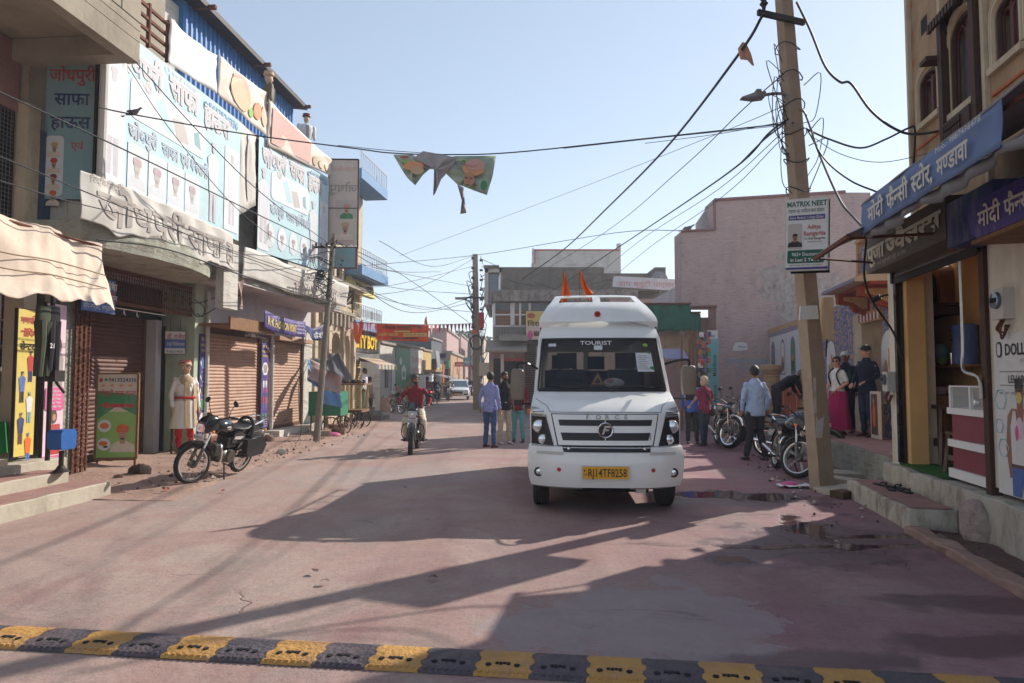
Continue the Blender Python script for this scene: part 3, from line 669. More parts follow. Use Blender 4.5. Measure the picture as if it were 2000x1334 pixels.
def flex(label,u0,u1,zb0,zb1,zt0,zt1,F,off,face,deco):
 t = thing('rooftop_banner',label, 'banner',((u0+u1)/2,-off,zb0),F)
 fn = lambda u,v,d=0: (u0+(u1-u0)*u,-off+.03*noise.noise(Vector((u*5,v*4,u0)))+.012*sin(u*11+v*5)-d,(zb0+(zb1-zb0)*u)*(1-v)+(zt0+(zt1-zt0)*u)*v-.05*sin(pi*u)*v)
 mb = MB(face); cloth(mb,fn,24,10); thick(mb.build('flex_sheet',t),.006)
 mb = MB('bd_red'); deco(mb,lambda a,b: fn(a,b,.022)); mb.build('print',t); return t
def wtext(mb,P,s_,u,v,sz,w,m='bd_rose',b=.0,asp=1):
 mb.mat(m); mb.text(s_,0,0,sz,0,b,w=w,fn=lambda x,y,z: P(u+x,v+z))
def pol(mb,P,m,pts): mb.mat(m); mb.add([P(*p) for p in pts],[tuple(range(len(pts)))],False)
def blob_(u,v,a,b,n=14): return [(u+a*cos(2*pi*k/n),v+b*sin(2*pi*k/n)) for k in range(n)]
def d1(mb,P):
 wtext(mb,P, 'एकता नवयुवक मण्डल',.1,.72,.13,.8); wtext(mb,P, 'जोधपुरी साफा',.12,.5,.13,.7, 'bd_tan'); wtext(mb,P, 'हार्दिक स्वागत',.15,.3,.11,.7, 'bd_rose')
def d2(mb,P):
 pol(mb,P, 'bd_tan',blob_(.4,.5,.2,.42)); pol(mb,P, 'bd_peach',blob_(.38,.6,.1,.22)); pol(mb,P, 'bd_rose',blob_(.4,.82,.15,.14)); pol(mb,P, 'bd_peach',blob_(.75,.4,.08,.2)); pol(mb,P, 'bd_tan',blob_(.9,.4,.07,.24)); pol(mb,P, 'bd_lime',blob_(.62,.25,.06,.12)); wtext(mb,P, 'शुभ विवाह',.55,.72,.12,.35)
def d3(mb,P):
 pol(mb,P, 'bd_rose',[(.05,.1),(.62,.1),(.62,.9),(.05,.9)]); wtext(mb,P, 'जोधपुरी साफा',.1,.62,.2,.48, 'bd_cream'); wtext(mb,P, 'एकता',.15,.3,.2,.3, 'bd_red')
 for k in range(3): pol(mb,P, 'bd_tan',blob_(.7+.1*k,.32,.04,.2))
 wtext(mb,P, 'नवयुवक मण्डल',.64,.7,.12,.33, 'bd_phone')
flex('small pale banner with faint red letters beside the rooftop railing',11.25,12.8,6.84,6.98,7.62,7.72,LF,1.02, 'bd_white',d1)
flex('crumpled cream banner with a brown turbaned figure, middle of the rooftop row',12.82,14.95,6.98,6.9,7.74,7.9,LF,1.04, 'bd_cream',d2)
flex('cream and rose banner sloping above the board with round portraits',.25,W2+.05,6.7,6.9,7.75,7.35,LF2,.04, 'bd_cream',d3)
flex('blank greyish cloth strip between the two blue billboards',13.88,14.62,4.9,5.3,6.9,6.8,LF,.95, 'bd_silver',lambda mb,P: (pol(mb,P, 'bd_grey2',blob_(.5,.5,.12,.4)),pol(mb,P, 'bd_ghost2',blob_(.5,.9,.08,.06))))
t = board('gap_board', 'dark red portrait board in the gap between the blue billboards',13.95,14.62,4.36,5.6,.62,face='bd_brown')
mb = MB('bd_darkred'); y = -.63; mb.poly([(13.97,4.4),(14.3,4.4),(14.25,5.0),(14.05,5.5),(13.97,5.5)],y); mb.mat('bd_tan'); mb.rect(14.32,14.6,4.4,5.5,y); bust(mb,14.46,4.75,.3,y-.003, 'bd_skin', 'bd_orange', 'bd_tan'); mb.mat('bd_red'); mb.text('जोधपुरी साफा',14.0,5.3,.1,y-.004,.01,w=.58); mb.mat('bd_cream'); mb.text('हाऊस',14.0,4.75,.14,y-.004,.01); mb.build('print',t)
PF = Frame(*LF.w(9.88,-.02,0).xy,0.05)
t = thing('hanging_sign', 'tall teal and red vertical sign facing the street under the balcony corner', 'signboard',(.35,0,4.4),PF)
mb = MB('iron'); mb.box(-.05,.72,.004,.04,4.2,6.4); mb.mat('bd_teal'); mb.rect(-.04,.71,4.21,6.39,0); mb.build('panel',t)
mb = MB('bd_red'); mb.text('जोधपुरी',.02,5.98,.26,-.004,.02,w=.66); mb.mat('bd_navy'); mb.text('साफा',.1,5.62,.26,-.004,.02,w=.5); mb.text('हाऊस',.06,5.27,.26,-.004,.02,w=.56); mb.mat('bd_pale'); mb.rrect(.0,.26,4.25,5.15,.06,-.004)
for k,tb in enumerate(('bd_yellow', 'bd_red', 'bd_darkred', 'bd_orange')): bust(mb,.13,4.95-.24*k,.2,-.008, 'bd_skin',tb, 'bd_cream')
mb.mat('bd_red'); mb.text('एवं',.36,4.95,.16,-.004,.01); mb.build('lettering',t)
t = thing('steel_post', 'battered white vertical pipe standing beside the largest billboard', 'post',(9.68,-1.05,4.2),LF)
mb = MB('bd_silver'); mb.tube([(9.66,-1.05,4.25),(9.67,-1.05,6.2)],.06,10); mb.build('pipe',t); mb = MB('rust'); mb.lathe([(.06,6.12),(.1,6.2),(.1,6.26),(.03,6.3)],10,(9.67,-1.05,0)); mb.build('cap',t)
mat('bd_translucent',C(214,202,190,.75),.7,var=.05,bump=.05)
SF = Frame(AT(642,400,17.9).x,17.9,0.04)
zt,zb = AT(642,312,17.9).z,AT(642,478,17.9).z; wS = AT(698,400,17.9).x-AT(642,400,17.9).x
t = thing('hanging_sign', 'vertical cream sign seen from behind with mirrored letters, above the small teal box', 'signboard',(wS/2,0,zb),SF)
mb = MB('iron'); mb.box(0,wS,.01,.03,zb,zt); mb.box(-.02,0,-.02,.04,zb,zt); mb.box(wS,wS+.03,-.02,.04,zb-.1,zt+.02); mb.box(0,wS,-.02,.04,zt,zt+.03); mb.box(0,wS,-.012,.04,(zb+zt)/2-.17,(zb+zt)/2-.15); mb.mat('bd_translucent'); mb.rect(0,wS,zb,zt,0); mb.build('panel',t)
mb = MB('bd_rose'); H = zt-zb; mb.text('रिद्धि-सिद्धि',.03,zb+H*.87,.13,-.004,0,w=wS*.9,mirror=True); mb.mat('bd_grey'); mb.text('जोधपु',.02,zb+H*.62,.3,-.004,.02,w=wS*.96,mirror=True)
mb.mat('bd_grey2'); mb.rect(wS*.25,wS*.95,zb+H*.32,zb+H*.52,-.003); bust(mb,wS*.62,zb+H*.40,.36,-.006, 'bd_skin', 'bd_rose', 'bd_green'); bust(mb,wS*.58,zb+H*.17,.42,-.006, 'bd_skin', 'bd_tan', 'bd_cream'); mb.mat('bd_rose'); mb.text('आजाद चौक',.04,zb+.04,.12,-.004,.01,w=wS*.85,mirror=True); mb.build('print',t)
t = thing('small_sign_box', 'small faded teal sign box below the mirrored cream sign', 'signboard',(wS/2,0,zb-.6),SF)
mb = MB('rust'); mb.box(.1,wS,.0,.12,zb-.62,zb-.05); mb.mat('bd_teal'); mb.rect(.13,wS-.04,zb-.6,zb-.08,-.004); mb.build('panel',t)
mb = MB('bd_grey'); mb.text('टेलर',.2,zb-.42,.2,-.008,.0); mb.build('lettering',t)
def px_board(name,label,px0,px1,pyt,pyb,off,F=LF,face='bd_white',**k):
 x0,z1 = F.at(px0,pyt,off); x1,_ = F.at(px1,pyt,off); _,z0 = F.at(px0,pyb,off)
 return board(name,label,x0,x1,z0,z1,off,F,face=face,**k),x0,x1,z0,z1
t = thing('fashion_banner', 'purple banner with yellow fashion lettering over the roller shutters', 'banner',(15.5,-.85,2.75),LF)
xa_,xb_ = 15.35,17.75; sg = lambda a,b,c=0: (a,-.85-.02*sin(a*5)-c,b-.03*(a-xa_)-.05*sin(pi*(a-xa_)/(xb_-xa_)))
mb = MB('bd_purple'); cloth(mb,lambda u,v: sg(xa_+(xb_-xa_)*u,2.72+.4*v),24,4); thick(mb.build('cloth',t),.006)
mb = MB('bd_yellow'); mb.text('R·K',15.5,2.83,.26,0,.02,w=.42,fn=lambda a,b,c: sg(a,b,.018)); mb.text('FASHION POINT',15.98,2.83,.25,0,.025,w=1.25,fn=lambda a,b,c: sg(a,b,.018)); mb.mat('bd_white')
for k in range(3): mb.text('Mandawa Raj',17.28,2.98-.09*k,.07,0,0,w=.4,fn=lambda a,b,c: sg(a,b,.018))
mb.build('lettering',t)
t = thing('torn_banner', 'sagging torn navy banner tied beside the fashion sign', 'banner',(18.5,-.8,2.9),LF)
mb = MB('bd_navy'); fb = lambda u,v,d=0: (17.85+1.75*u,-.75-.05*sin(u*9)-d,3.02-.25*sin(pi*u*.9)+.35*u+(-.42*(1-v))*(.25+u)); cloth(mb,fb,18,5); thick(mb.build('cloth',t),.006)
mb = MB('bd_pale'); mb.text('फैशन',0,0,.3,0,.01,w=.4,fn=lambda a,b,c: fb(.5+a,.15+b*2,.02)); mb.build('lettering',t)
def strip(label,x0,x1,z0,z1,off,items,title):
 t = board('vertical_banner',label,x0,x1,z0,z1,off,face='bd_purple',cat='banner',th=.02)
 mb = MB('bd_yellow'); y = -off-.004; w = x1-x0; mb.text(title,(x0+x1)/2,z1-.13,.1,y,.02,w=w*.7,al='c'); mb.text('FASHION',(x0+x1)/2,z1-.25,.08,y,.02,w=w*.85,al='c'); mb.text('POINT',(x0+x1)/2,z1-.36,.08,y,.02,w=w*.7,al='c')
 n = len(items); hh = (z1-z0-.5)/n
 for k,it in enumerate(items):
  zc = z1-.45-hh*(k+.5); xc = (x0+x1)/2
  if it[0] == 'hex': mb.mat('bd_white'); mb.oval(xc,zc,w*.42,hh*.44,y,6); mb.mat(it[1]); mb.poly([(xc-.07,zc-.1),(xc+.07,zc-.1),(xc+.1,zc+.06),(xc+.04,zc+.11),(xc-.04,zc+.11),(xc-.1,zc+.06)],y-.003)
  else:
   for q in (-.07,.07): mb.mat(it[1]); standing(mb,xc+q,zc-hh*.45,hh*.85,y,it[1],it[2], 'bd_skin2')
 mb.mat('bd_white')
 for k in range(3): mb.text('Mandawa',(x0+x1)/2,z0+.04+k*.05,.04,y,.0,w=w*.7,al='c')
 mb.build('print',t)
strip('purple vertical banner with hexagonal garment pictures, by the green pillar',14.02,14.34,.3,2.5,.13,[('hex', 'bd_blue2'),('hex', 'bd_navy'),('hex', 'bd_black'),('hex', 'bd_green'),('hex', 'bd_white'),('p', 'bd_black', 'bd_green')], 'R·K')
strip('purple vertical banner with clothed figures between the two shutters',17.0,17.42,.35,2.48,.06,[('hex', 'bd_grey'),('p', 'bd_white', 'bd_pink'),('p', 'bd_red', 'bd_blue2'),('p', 'bd_green', 'bd_black')], 'R·K')
t,x0,x1,z0,z1 = px_board('shop_sign', 'torn blue and red shop sign hanging from the iron grille',160,228,534,606,.35,face='bd_blue2')
mb = MB('bd_red'); mb.rect(x0+.35,x1-.05,z0+.2,z0+.36,-.354); mb.mat('bd_white'); mb.text('8619094155',x0+.02,z1-.13,.13,-.358,.01,w=(x1-x0)*.9); mb.text('मण्डावा',x0+.3,z0+.38,.17,-.358,.02,w=.5); mb.text('नाक कान',x0+.4,z0+.22,.12,-.36,.01); mb.text('शॉप मार्केट, मण्डावा',x0+.04,z0+.05,.11,-.358,0,w=(x1-x0)*.85); mb.build('lettering',t)
DF = Frame(*LF.w(13.85,-.15,0).xy,.35)
x0,z1 = DF.at(322,646); x1,z0 = DF.at(362,692)
t = thing('dentist_sign', 'small white and blue dentist sign hanging above the groom mannequin', 'signboard',((x0+x1)/2,0,z0),DF)
mb = MB('rust'); mb.box(x0,x1,.004,.03,z0,z1); mb.tube([(x0+.1,.01,z1),(x0+.1,.01,z1+.25)],.006,4); mb.tube([(x1-.1,.01,z1),(x1-.1,.01,z1+.25)],.006,4); mb.mat('bd_white'); mb.rect(x0+.01,x1-.01,z0+.01,z1-.01,0); mb.mat('bd_blue2'); mb.rect(x0+.01,x1-.01,z0+.12,z0+.3,-.003); mb.build('panel',t)
mb = MB('bd_red'); mb.text('डॉ. राजेश',x0+.04,z1-.16,.13,-.006,.01,w=(x1-x0)*.85); mb.mat('bd_white'); mb.text('दन्त चिकित्सक',x0+.04,z0+.17,.09,-.006,.005,w=(x1-x0)*.85); mb.mat('bd_navy'); mb.text('9166514926',x0+.04,z0+.03,.07,-.006,.005,w=(x1-x0)*.8); mb.build('lettering',t)
# ---------------- heritage arcade building beyond the turban shop ----------------
t = thing('arcade_building', 'old cream plastered building with dark cusped arches behind the leaning pole', 'building',(22,0,0),LF)
def arch_pts(xc,w,z0,zs,ztop,n=10): return [(xc-w/2,z0),(xc-w/2,zs)]+[(xc-w/2*cos(pi*k/n),zs+(ztop-zs)*sin(pi*k/n)**.8) for k in range(1,n)]+[(xc+w/2,zs),(xc+w/2,z0)]
def arched_wall(mb,x0,x1,z0,z1,y,holes,depth=.3,dark='dark',rim=None):
 """solid wall between arches, built as column strips so that every opening is a real recess"""
 holes = sorted(holes); edges = [x0]
 m0 = mb.mats[mb.cur]; x = x0
 for (xc,w,hz0,zs,zt) in holes:
  mb.box(x,xc-w/2,y,y+depth,z0,z1);
  if hz0 > z0: mb.box(xc-w/2,xc+w/2,y,y+depth,z0,hz0)
  top = arch_pts(xc,w,hz0,zs,zt)[1:-1]
  n = len(top); vs = [(a,y,b) for a,b in top]+[(a,y,z1) for a,b in top]+[(a,y+depth,b) for a,b in top]
  mb.add(vs,[(i,i+1,n+i+1,n+i) for i in range(n-1)]+[(i,i+2*n,i+1+2*n,i+1) for i in range(n-1)],False)
  x = xc+w/2
 mb.box(x,x1,y,y+depth,z0,z1); c = mb.cur
 mb.mat(dark)
 for (xc,w,hz0,zs,zt) in holes: mb.rect(xc-w/2,xc+w/2,hz0,zt,y+depth*.96)
 mb.mat(m0)
mb = MB('plaster_cream'); arched_wall(mb,20.4,24.4,0,3.75,0,[(21.15,.8,.5,2.6,3.1),(22.6,.85,.5,2.6,3.1),(23.75,.6,.5,2.6,3.05)],.5)
mb.mat('concrete'); mb.box(20.4,24.4,-.12,.1,3.752,3.86); mb.box(20.4,24.4,-.5,.3,4.6,4.72); mb.mat('plaster_cream'); mb.box(20.4,24.4,.1,.3,3.861,4.6); mb.box(20.4,24.4,.35,4,4.3,7.0); mb.mat('concrete'); mb.box(20.4,24.4,.2,.34,5.6,5.72); mb.box(20.3,24.4,.1,4,7.001,7.1); mb.mat('iron')
for k in range(5): mb.box(20.6+.75*k,21.05+.75*k,.33,.349,4.85,5.5)
mb.build('wall',t)
mb = MB('plaster_cream')
for x in (20.6,21.8,23.2,24.3): mb.box(x-.12,x+.12,-.1,-.001,0,3.75)
for x in (21.1,22.5,23.8): mb.box(x-.1,x+.1,.2,.345,4.72,5.59)
split(mb, 'pilaster',t)
mb = MB('concrete')
for k in range(8): mb.box(20.9+.4*k,21.05+.4*k,-.18,-.001,3.3,3.7)
split(mb, 'carved_bracket',t)
# ---------------- clothes shop tower (black sign with gold letters) ----------------
pA = AT(666,700,24.2); pB = AT(717,700,27.0); CF = Frame(pA.x,pA.y,atan2(pB.y-pA.y,pB.x-pA.x)); CW = math.hypot(pB.x-pA.x,pB.y-pA.y)
t = thing('clothes_shop_tower', 'tall narrow shop building with blue balconies, yellow shutters and gold lettering', 'building',(CW/2,0,0),CF)
mat('yellow_paint',C(214,184,112,.62),.7,var=.08,scale=4,grime=.3,gcol=C(160,130,80,.6)); mat('blue_slab',C(122,164,208,.62),.7,var=.08,grime=.3,gcol=C(100,110,130,.6)); mat('grey_steel_shutter',C(150,148,150,.6),.5,var=.1)
mat('white_rail',C(226,226,222,.8),.5,var=.04)
Zc = lambda py,Y=25.2: AT(700,py,Y).z
mb = MB('plaster_cream'); mb.box(0,CW,.25,6,0,Zc(360)); mb.mat('plaster_ochre'); mb.box(-.0,.25,-.05,.24,0,2.9); mb.build('wall',t)
def rsh(n,x0,x1,z0,z1,y,m):
 mb = MB(m); k = int((z1-z0)/.09)
 for q in range(k): zz = z0+q*(z1-z0)/k; mb.prism([(y,zz),(y-.03,zz+.05),(y,zz+(z1-z0)/k)],x0,x1, 'x')
 return mb.build(n,t)
rsh('roller_shutter',.3,1.35,.1,2.5,.22, 'yellow_paint'); rsh('roller_shutter',1.5,CW-.15,.1,2.5,.22, 'yellow_paint')
rsh('upper_shutter',.15,1.5,4.0,5.2,.22, 'yellow_paint'); rsh('upper_shutter',1.75,CW-.1,4.0,5.2,.22, 'yellow_paint')
rsh('upper_shutter',.15,.9,5.7,8.3,.22, 'grey_steel_shutter'); rsh('upper_shutter',1.1,CW-.6,5.7,8.3,.22, 'grey_steel_shutter')
for k,(z,th,w) in enumerate(((5.28,.34,.75),(8.75,.36,.7),(3.35,.3,.55))):
 mb = MB('blue_slab'); mb.box(-.05,CW+.25,-w,.24,z,z+th); b = mb.build('balcony_slab',t)
 mb = MB('white_rail'); zt = z+th
 n = 14
 mb.tube([(0,-w+.05,zt+.62),(CW+.2,-w+.05,zt+.62)],.02,5); mb.tube([(0,-w+.05,zt+.08),(CW+.2,-w+.05,zt+.08)],.015,5)
 for q in range(n+1): mb.tube([((CW+.2)*q/n,-w+.05,zt),((CW+.2)*q/n,-w+.05,zt+.62)],.012,4)
 if k == 2:
  for q in range(n): mb.tube([((CW+.2)*(q+.2)/n,-w+.05,zt+.2),((CW+.2)*(q+.8)/n,-w+.05,zt+.2),((CW+.2)*(q+.8)/n,-w+.05,zt+.45),((CW+.2)*(q+.2)/n,-w+.05,zt+.45)],.012,4,closed=True)
 for q in range(4): mb.tube([(CW+.2,-w+.05+q*.2,zt),(CW+.2,-w+.05+q*.2,zt+.62)],.012,4)
 mb.build('railing',b)
mb = MB('bd_yellow'); mb.prism([(-.35,4.72),(-.2,5.24),(-.1,5.24),(-.1,4.72)],.1,CW, 'x'); sb = mb.build('yellow_sign',t)
mb = MB('bd_black'); mb.text('CITY BOY',.7,4.85,.4,0,.03,w=1.9,fn=lambda a,b,c: (a,-.37+(b-4.72)*.29,b)); mb.build('lettering',sb)
mb = MB('bd_black'); mb.box(.0,CW+.2,-.4,.2,2.55,3.34); mb.mat('tin_grey'); mb.box(0,CW+.2,-.41,-.401,2.2,2.52); sb = mb.build('black_sign',t)
mat('gold',C(246,200,40,.9),.4,var=.05)
mb = MB('gold'); mb.text('CITY BOY',.12,2.72,.62,-.43,.05,w=CW-.2); mb.build('lettering',sb)
mb = MB('bd_yellow');
for k in range(12): mb.mat('bd_yellow' if k % 2 else 'bd_blue2'); x0 = CW*.25+k*CW*.075; mb.quad((x0,-1.1,2.1),(x0+CW*.075,-1.1,2.1),(x0+CW*.075,-1.1,1.92),(x0,-1.1,1.92)); mb.mat('bd_tan'); mb.quad((x0,-1.1,2.1),(x0+CW*.075,-1.1,2.1),(x0+CW*.075,-.25,2.4),(x0,-.25,2.4))
mb.build('striped_awning',t)
mb = MB('concrete_dark')
for k in range(3): mb.box(1.8,CW+.1,-.9+.3*k,.2,.0+.15*k+.001,.15+.15*k)
mb.build('steps',t)
# ---------------- low shops along the far left side ----------------
FL = Frame(-6.35,31.5,atan2(1,.059))
def fx(px,off=0): return FL.at(px,740,off)[0]
def fz(px,py,off=0): return FL.at(px,py,off)[1]
def shopfront(label,px0,px1,pytop,m,extras,depth=5):
 x0,x1 = fx(px0),fx(px1); zt = fz((px0+px1)/2,pytop)
 t = thing('shop_building',label, 'building',((x0+x1)/2,0,0),FL)
 mb = MB(m); mb.box(x0,x1,0,depth,0,zt); mb.mat('concrete'); mb.box(x0-.02,x1+.02,-.1,depth,zt+.001,zt+.12); mb.build('wall',t)
 extras(t,x0,x1,zt); return t
def e1(t,x0,x1,zt):
 w = x1-x0; mb = MB('tin_grey'); mb.box(x0+w*.68,x0+w*.95,-.03,-.001,.2,2.3); mb.mat('white')
 for k in range(3): mb.box(x0+w*(.7+.085*k),x0+w*(.765+.085*k),-.05,-.031,.3,2.2)
 mb.build('metal_door',t); mb = MB('interior_dark'); mb.box(x0+w*.3,x0+w*.5,-.02,-.001,1.1,2.0); mb.mat('white'); mb.box(x0+w*.39,x0+w*.41,-.03,-.021,1.1,2.0); mb.build('window',t)
shopfront('white painted low shop with a paneled metal door and a sketched wall mural',742,772,673, 'plaster_white',e1)
def e2(t,x0,x1,zt):
 mb = MB('bd_green'); y = -.03; mb.rect(x0,x1,.9,zt-.1,y); mb.mat('hump_yellow'); mb.poly([(x0,.3),(x1,.3),(x1,1.5),((x0+x1)/2,.95),(x0,1.3)],y-.01); mb.mat('bd_white')
 xc = (x0+x1)/2; mb.poly([(xc-.5,1.5),(xc+.5,1.5),(xc+.6,2.1),(xc,2.35),(xc-.6,2.1)],y-.02); mb.mat('bd_green'); mb.poly([(xc-.25,1.65),(xc+.25,1.65),(xc+.25,1.95),(xc-.25,1.95)],y-.03); mb.mat('bd_white'); mb.oval(xc-.8,2.5,.35,.22,y-.02); mb.build('painted_sign',t)
shopfront('low shop front painted green and yellow with a white lantern emblem',772,800,676, 'concrete',e2)
def e3(t,x0,x1,zt):
 mb = MB('bd_rose'); mb.text('शॉप जंक्शन',x0+.3,zt-.9,.5,-.02,.02,w=(x1-x0)*.8); mb.text('मण्डावा',x0+.3,zt-1.5,.5,-.02,.02,w=(x1-x0)*.6); mb.build('lettering',t)
 mb = MB('concrete'); mb.box(x0,x1,-.7,-.001,1.75,1.85); mb.mat('bd_pale'); mb.box(x0+.2,x1-.2,-.72,-.71,1.3,1.74); mb.build('ledge',t)
shopfront('white low shop wall with faded red writing and a small concrete ledge',800,826,680, 'plaster_white',e3)
def e4(t,x0,x1,zt):
 mb = MB('plaster_ochre'); mb.box(x0,x1,-.8,-.001,2.0,2.12); mb.mat('interior_dark'); mb.box(x0+.5,x1-.5,-.02,-.001,.1,1.95); mb.mat('tin_grey'); mb.prism([(-.9,zt-1.1),(-.75,zt),(-.7,zt),(-.85,zt-1.1)],x0+.2,x0+1.6, 'x'); mb.build('canopy',t)
 mb = MB('cloth_orange'); mb.quad((x1-.4,-.9,1.2),(x1-.35,-.9,2.6),(x1-.1,-.9,2.5),(x1-.1,-.9,1.3)); thick(mb.build('orange_banner',t))
shopfront('cream old shop with a leaning tin sheet on its canopy',826,842,686, 'yellow_paint',e4)
def e5(t,x0,x1,zt):
 mb = MB('bd_black'); mb.box(x0+.3,x1-.3,-.3,-.001,2.0,2.9); mb.mat('gold'); mb.text('CITY',x0+.5,2.2,.5,-.31,.05,w=(x1-x0)*.5); mb.mat('tin_grey'); mb.quad((x0+.2,-.001,1.9),(x1-.2,-.001,1.9),(x1-.2,-1.4,1.5),(x0+.2,-1.4,1.5)); mb.mat('shutter_grey'); mb.box(x0+.4,x1-.4,-.05,-.001,.1,1.8); mb.build('shopfront',t)
mat('slate_paint',C(92,98,104,.6),.7,var=.1); mat('pink_wash',C(204,170,164,.58),.85,var=.1,scale=3,grime=.5,gcol=C(150,110,104,.5)); mat('far_mix',C(170,160,150,.6),.85,var=.3,scale=.8,grime=.5)
shopfront('dark slate grey shop block with a projecting awning, farther down the street',842,862,665, 'slate_paint',e5,7)
def farblock(label,px0,px1,pyt,Y,m,nw,kind='building',sign=None):
 a = AT(px0,738,Y); b = AT(px1,738,Y); zt = AT((px0+px1)/2,pyt,Y).z
 t = thing('far_building',label, 'building',((a.x+b.x)/2,Y,0))
 mb = MB(m); mb.box(a.x,b.x,Y,Y+14,0,zt); mb.mat('concrete'); mb.box(a.x-.15,b.x+.15,Y-.2,Y+14,zt+.001,zt+.2)
 nf = max(1,int(zt/3))
 for k in range(1,nf): mb.box(a.x-.1,b.x+.1,Y-.5,Y-.001,k*3,k*3+.12)
 mb.build('wall',t)
 w = (b.x-a.x)/nw
 for f_ in range(nf):
  for q in range(nw):
   mb = MB('interior_dark'); x = a.x+w*(q+.25); mb.box(x,x+w*.5,Y-.03,Y-.002,f_*3+.9-(.8 if f_ == 0 else 0),f_*3+2.3); mb.build('window',t)
 if sign: mb = MB(sign); mb.box(a.x+w*.1,b.x-w*.1,Y-.6,Y-.1,2.4,3.0); mb.build('signboard',t)
 return t
farblock('far pink block nearest the grey shop, its flat roof against the sky',838,872,645,62, 'pink_wash',2,sign='bd_navy')
farblock('far salmon three storey block down the street',866,900,655,85, 'pink_wash',3,sign='bd_red')
farblock('far pale grey block closing the street behind the crowd',898,925,668,110, 'far_mix',3,sign='bd_teal')
farblock('far cream block at the street end on the right of the gap',920,945,660,80, 'plaster_cream',2,sign='bd_orange')
farblock('narrow ochre two storey house before the far crowd',862,880,690,55, 'plaster_ochre',1,sign='bd_green')
t = thing('tree', 'green leafy tree showing above the far roofs', 'tree',(AT(914,700,100).x,100,0))
mb = MB('wood_dark'); tx = AT(914,700,100).x; mb.tube([(tx,100,0),(tx+.3,100,3),(tx,100,6)],[.4,.3,.12]); mb.build('trunk',t)
mb = MB('foliage'); rs = random.Random(5)
for k in range(1100):
 a = rs.uniform(0,2*pi); r = rs.random()**.5; cl = rs.choice([(-2,6.2,1.4),(0,7.2,1.7),(2,6.5,1.5),(.6,5.5,2),(-1,5.6,1.8)])
 x = tx+cl[0]+r*cl[2]*cos(a); y = 100+r*cl[2]*sin(a); z = cl[1]+rs.uniform(-1,1)*cl[2]*.7
 d = Vector((rs.uniform(-1,1),rs.uniform(-1,1),rs.uniform(-1,1))).normalized()*.28; e = d.orthogonal()
 mb.add([(x-d.x,y-d.y,z-d.z),(x+e.x,y+e.y,z+e.z),(x+d.x,y+d.y,z+d.z),(x-e.x,y-e.y,z-e.z)],[(0,1,2,3)])
mb.build('crown',t)
# ---------------- middle concrete building behind the van ----------------
Y0 = 31.0; ax = lambda px,Y=Y0: AT(px,700,Y).x; az = lambda py,Y=Y0: AT(1000,py,Y).z
t = thing('middle_building', 'weathered two storey concrete building behind the tourist van', 'building',(ax(1130),Y0,0))
mb = MB('concrete_dark')
mb.box(ax(974),ax(1188),Y0+1.25,Y0+10,az(575),az(513)); mb.box(ax(1188),ax(1345),Y0+2.5,Y0+10,az(575),az(540)); mb.box(ax(1188),ax(1306),Y0+1.5,Y0+2.49,az(560),az(524)); mb.box(ax(943),ax(974)-.01,Y0+1.1,Y0+3,az(516),az(510))
mb.prism([(ax(1290),az(545)),(ax(1312),az(530)),(ax(1312),az(515)),(ax(1290),az(515))],Y0+1.0,Y0+3.4)
mb.build('upper_wall',t)
mb = MB('plaster_white'); mb.box(ax(944),ax(952),Y0+1.2,Y0+8,az(590),az(513)); mb.box(ax(974),ax(978),Y0+1.2,Y0+2.4,az(590),az(513)); mb.box(ax(944),ax(978),Y0+1.2,Y0+2.4,az(524),az(515)); mb.mat('glass_win'); mb.box(ax(953),ax(973),Y0+1.5,Y0+1.55,az(588),az(525)); mb.build('corner_window',t)
mat('ledge_dirty',C(168,160,150,.55),.95,var=.35,scale=3,bump=.8,grime=1.0,gcol=C(50,46,42,.5),gs=3)
mb = MB('ledge_dirty'); rough_box(mb,ax(960),ax(1245),Y0-.3,Y0+1.2,az(589),az(568),seg=.3,amp=.06,seed=9); mb.build('parapet',t)
mb = MB('plaster_cream'); mb.box(ax(962),ax(1345),Y0+.3,Y0+9,0,az(590)-.01); mb.mat('pink_wash'); mb.box(ax(955),ax(1060),Y0+.0,Y0+.29,0,az(668)); mb.box(ax(1190),ax(1345),Y0-.5,Y0+.29,az(610),az(586)); mb.build('wall',t)
mb = MB('glass_dark'); mb.box(ax(966),ax(1080),Y0+.22,Y0+.28,az(636),az(592)); mb.mat('wood'); mb.box(ax(968),ax(1078),Y0+.2,Y0+.215,az(634),az(605))
mb.mat('white')
for px in (965,999,1003,1016,1035,1079): mb.box(ax(px)-.05,ax(px)+.05,Y0+.1,Y0+.2,az(637),az(591))
mb.box(ax(964),ax(1080),Y0+.1,Y0+.2,az(638),az(635)); mb.box(ax(964),ax(1080),Y0+.12,Y0+.19,az(614)-.03,az(614)+.03); mb.build('window',t)
mb = MB('tin_grey')
for k in range(40): x = ax(966)+k*.07; mb.box(x,x+.045,Y0+.1,Y0+.2,az(662),az(639))
mb.build('corrugated_screen',t)
mb = MB('concrete'); mb.prism([(Y0-1.4,az(690)),(Y0+.2,az(668)),(Y0+.2,az(664)),(Y0-1.4,az(686))],ax(950),ax(1028), 'x'); mb.prism([(Y0-1.0,az(668)),(Y0+.1,az(655)),(Y0+.1,az(652)),(Y0-1.0,az(665))],ax(975),ax(1030), 'x'); mb.build('tin_canopy',t)
mb = MB('interior_dark'); mb.box(ax(964),ax(978),Y0-.01,Y0-.001,.1,az(700)); mb.box(ax(985),ax(1022),Y0-.01,Y0-.001,.1,az(700)); mb.build('shop_opening',t)
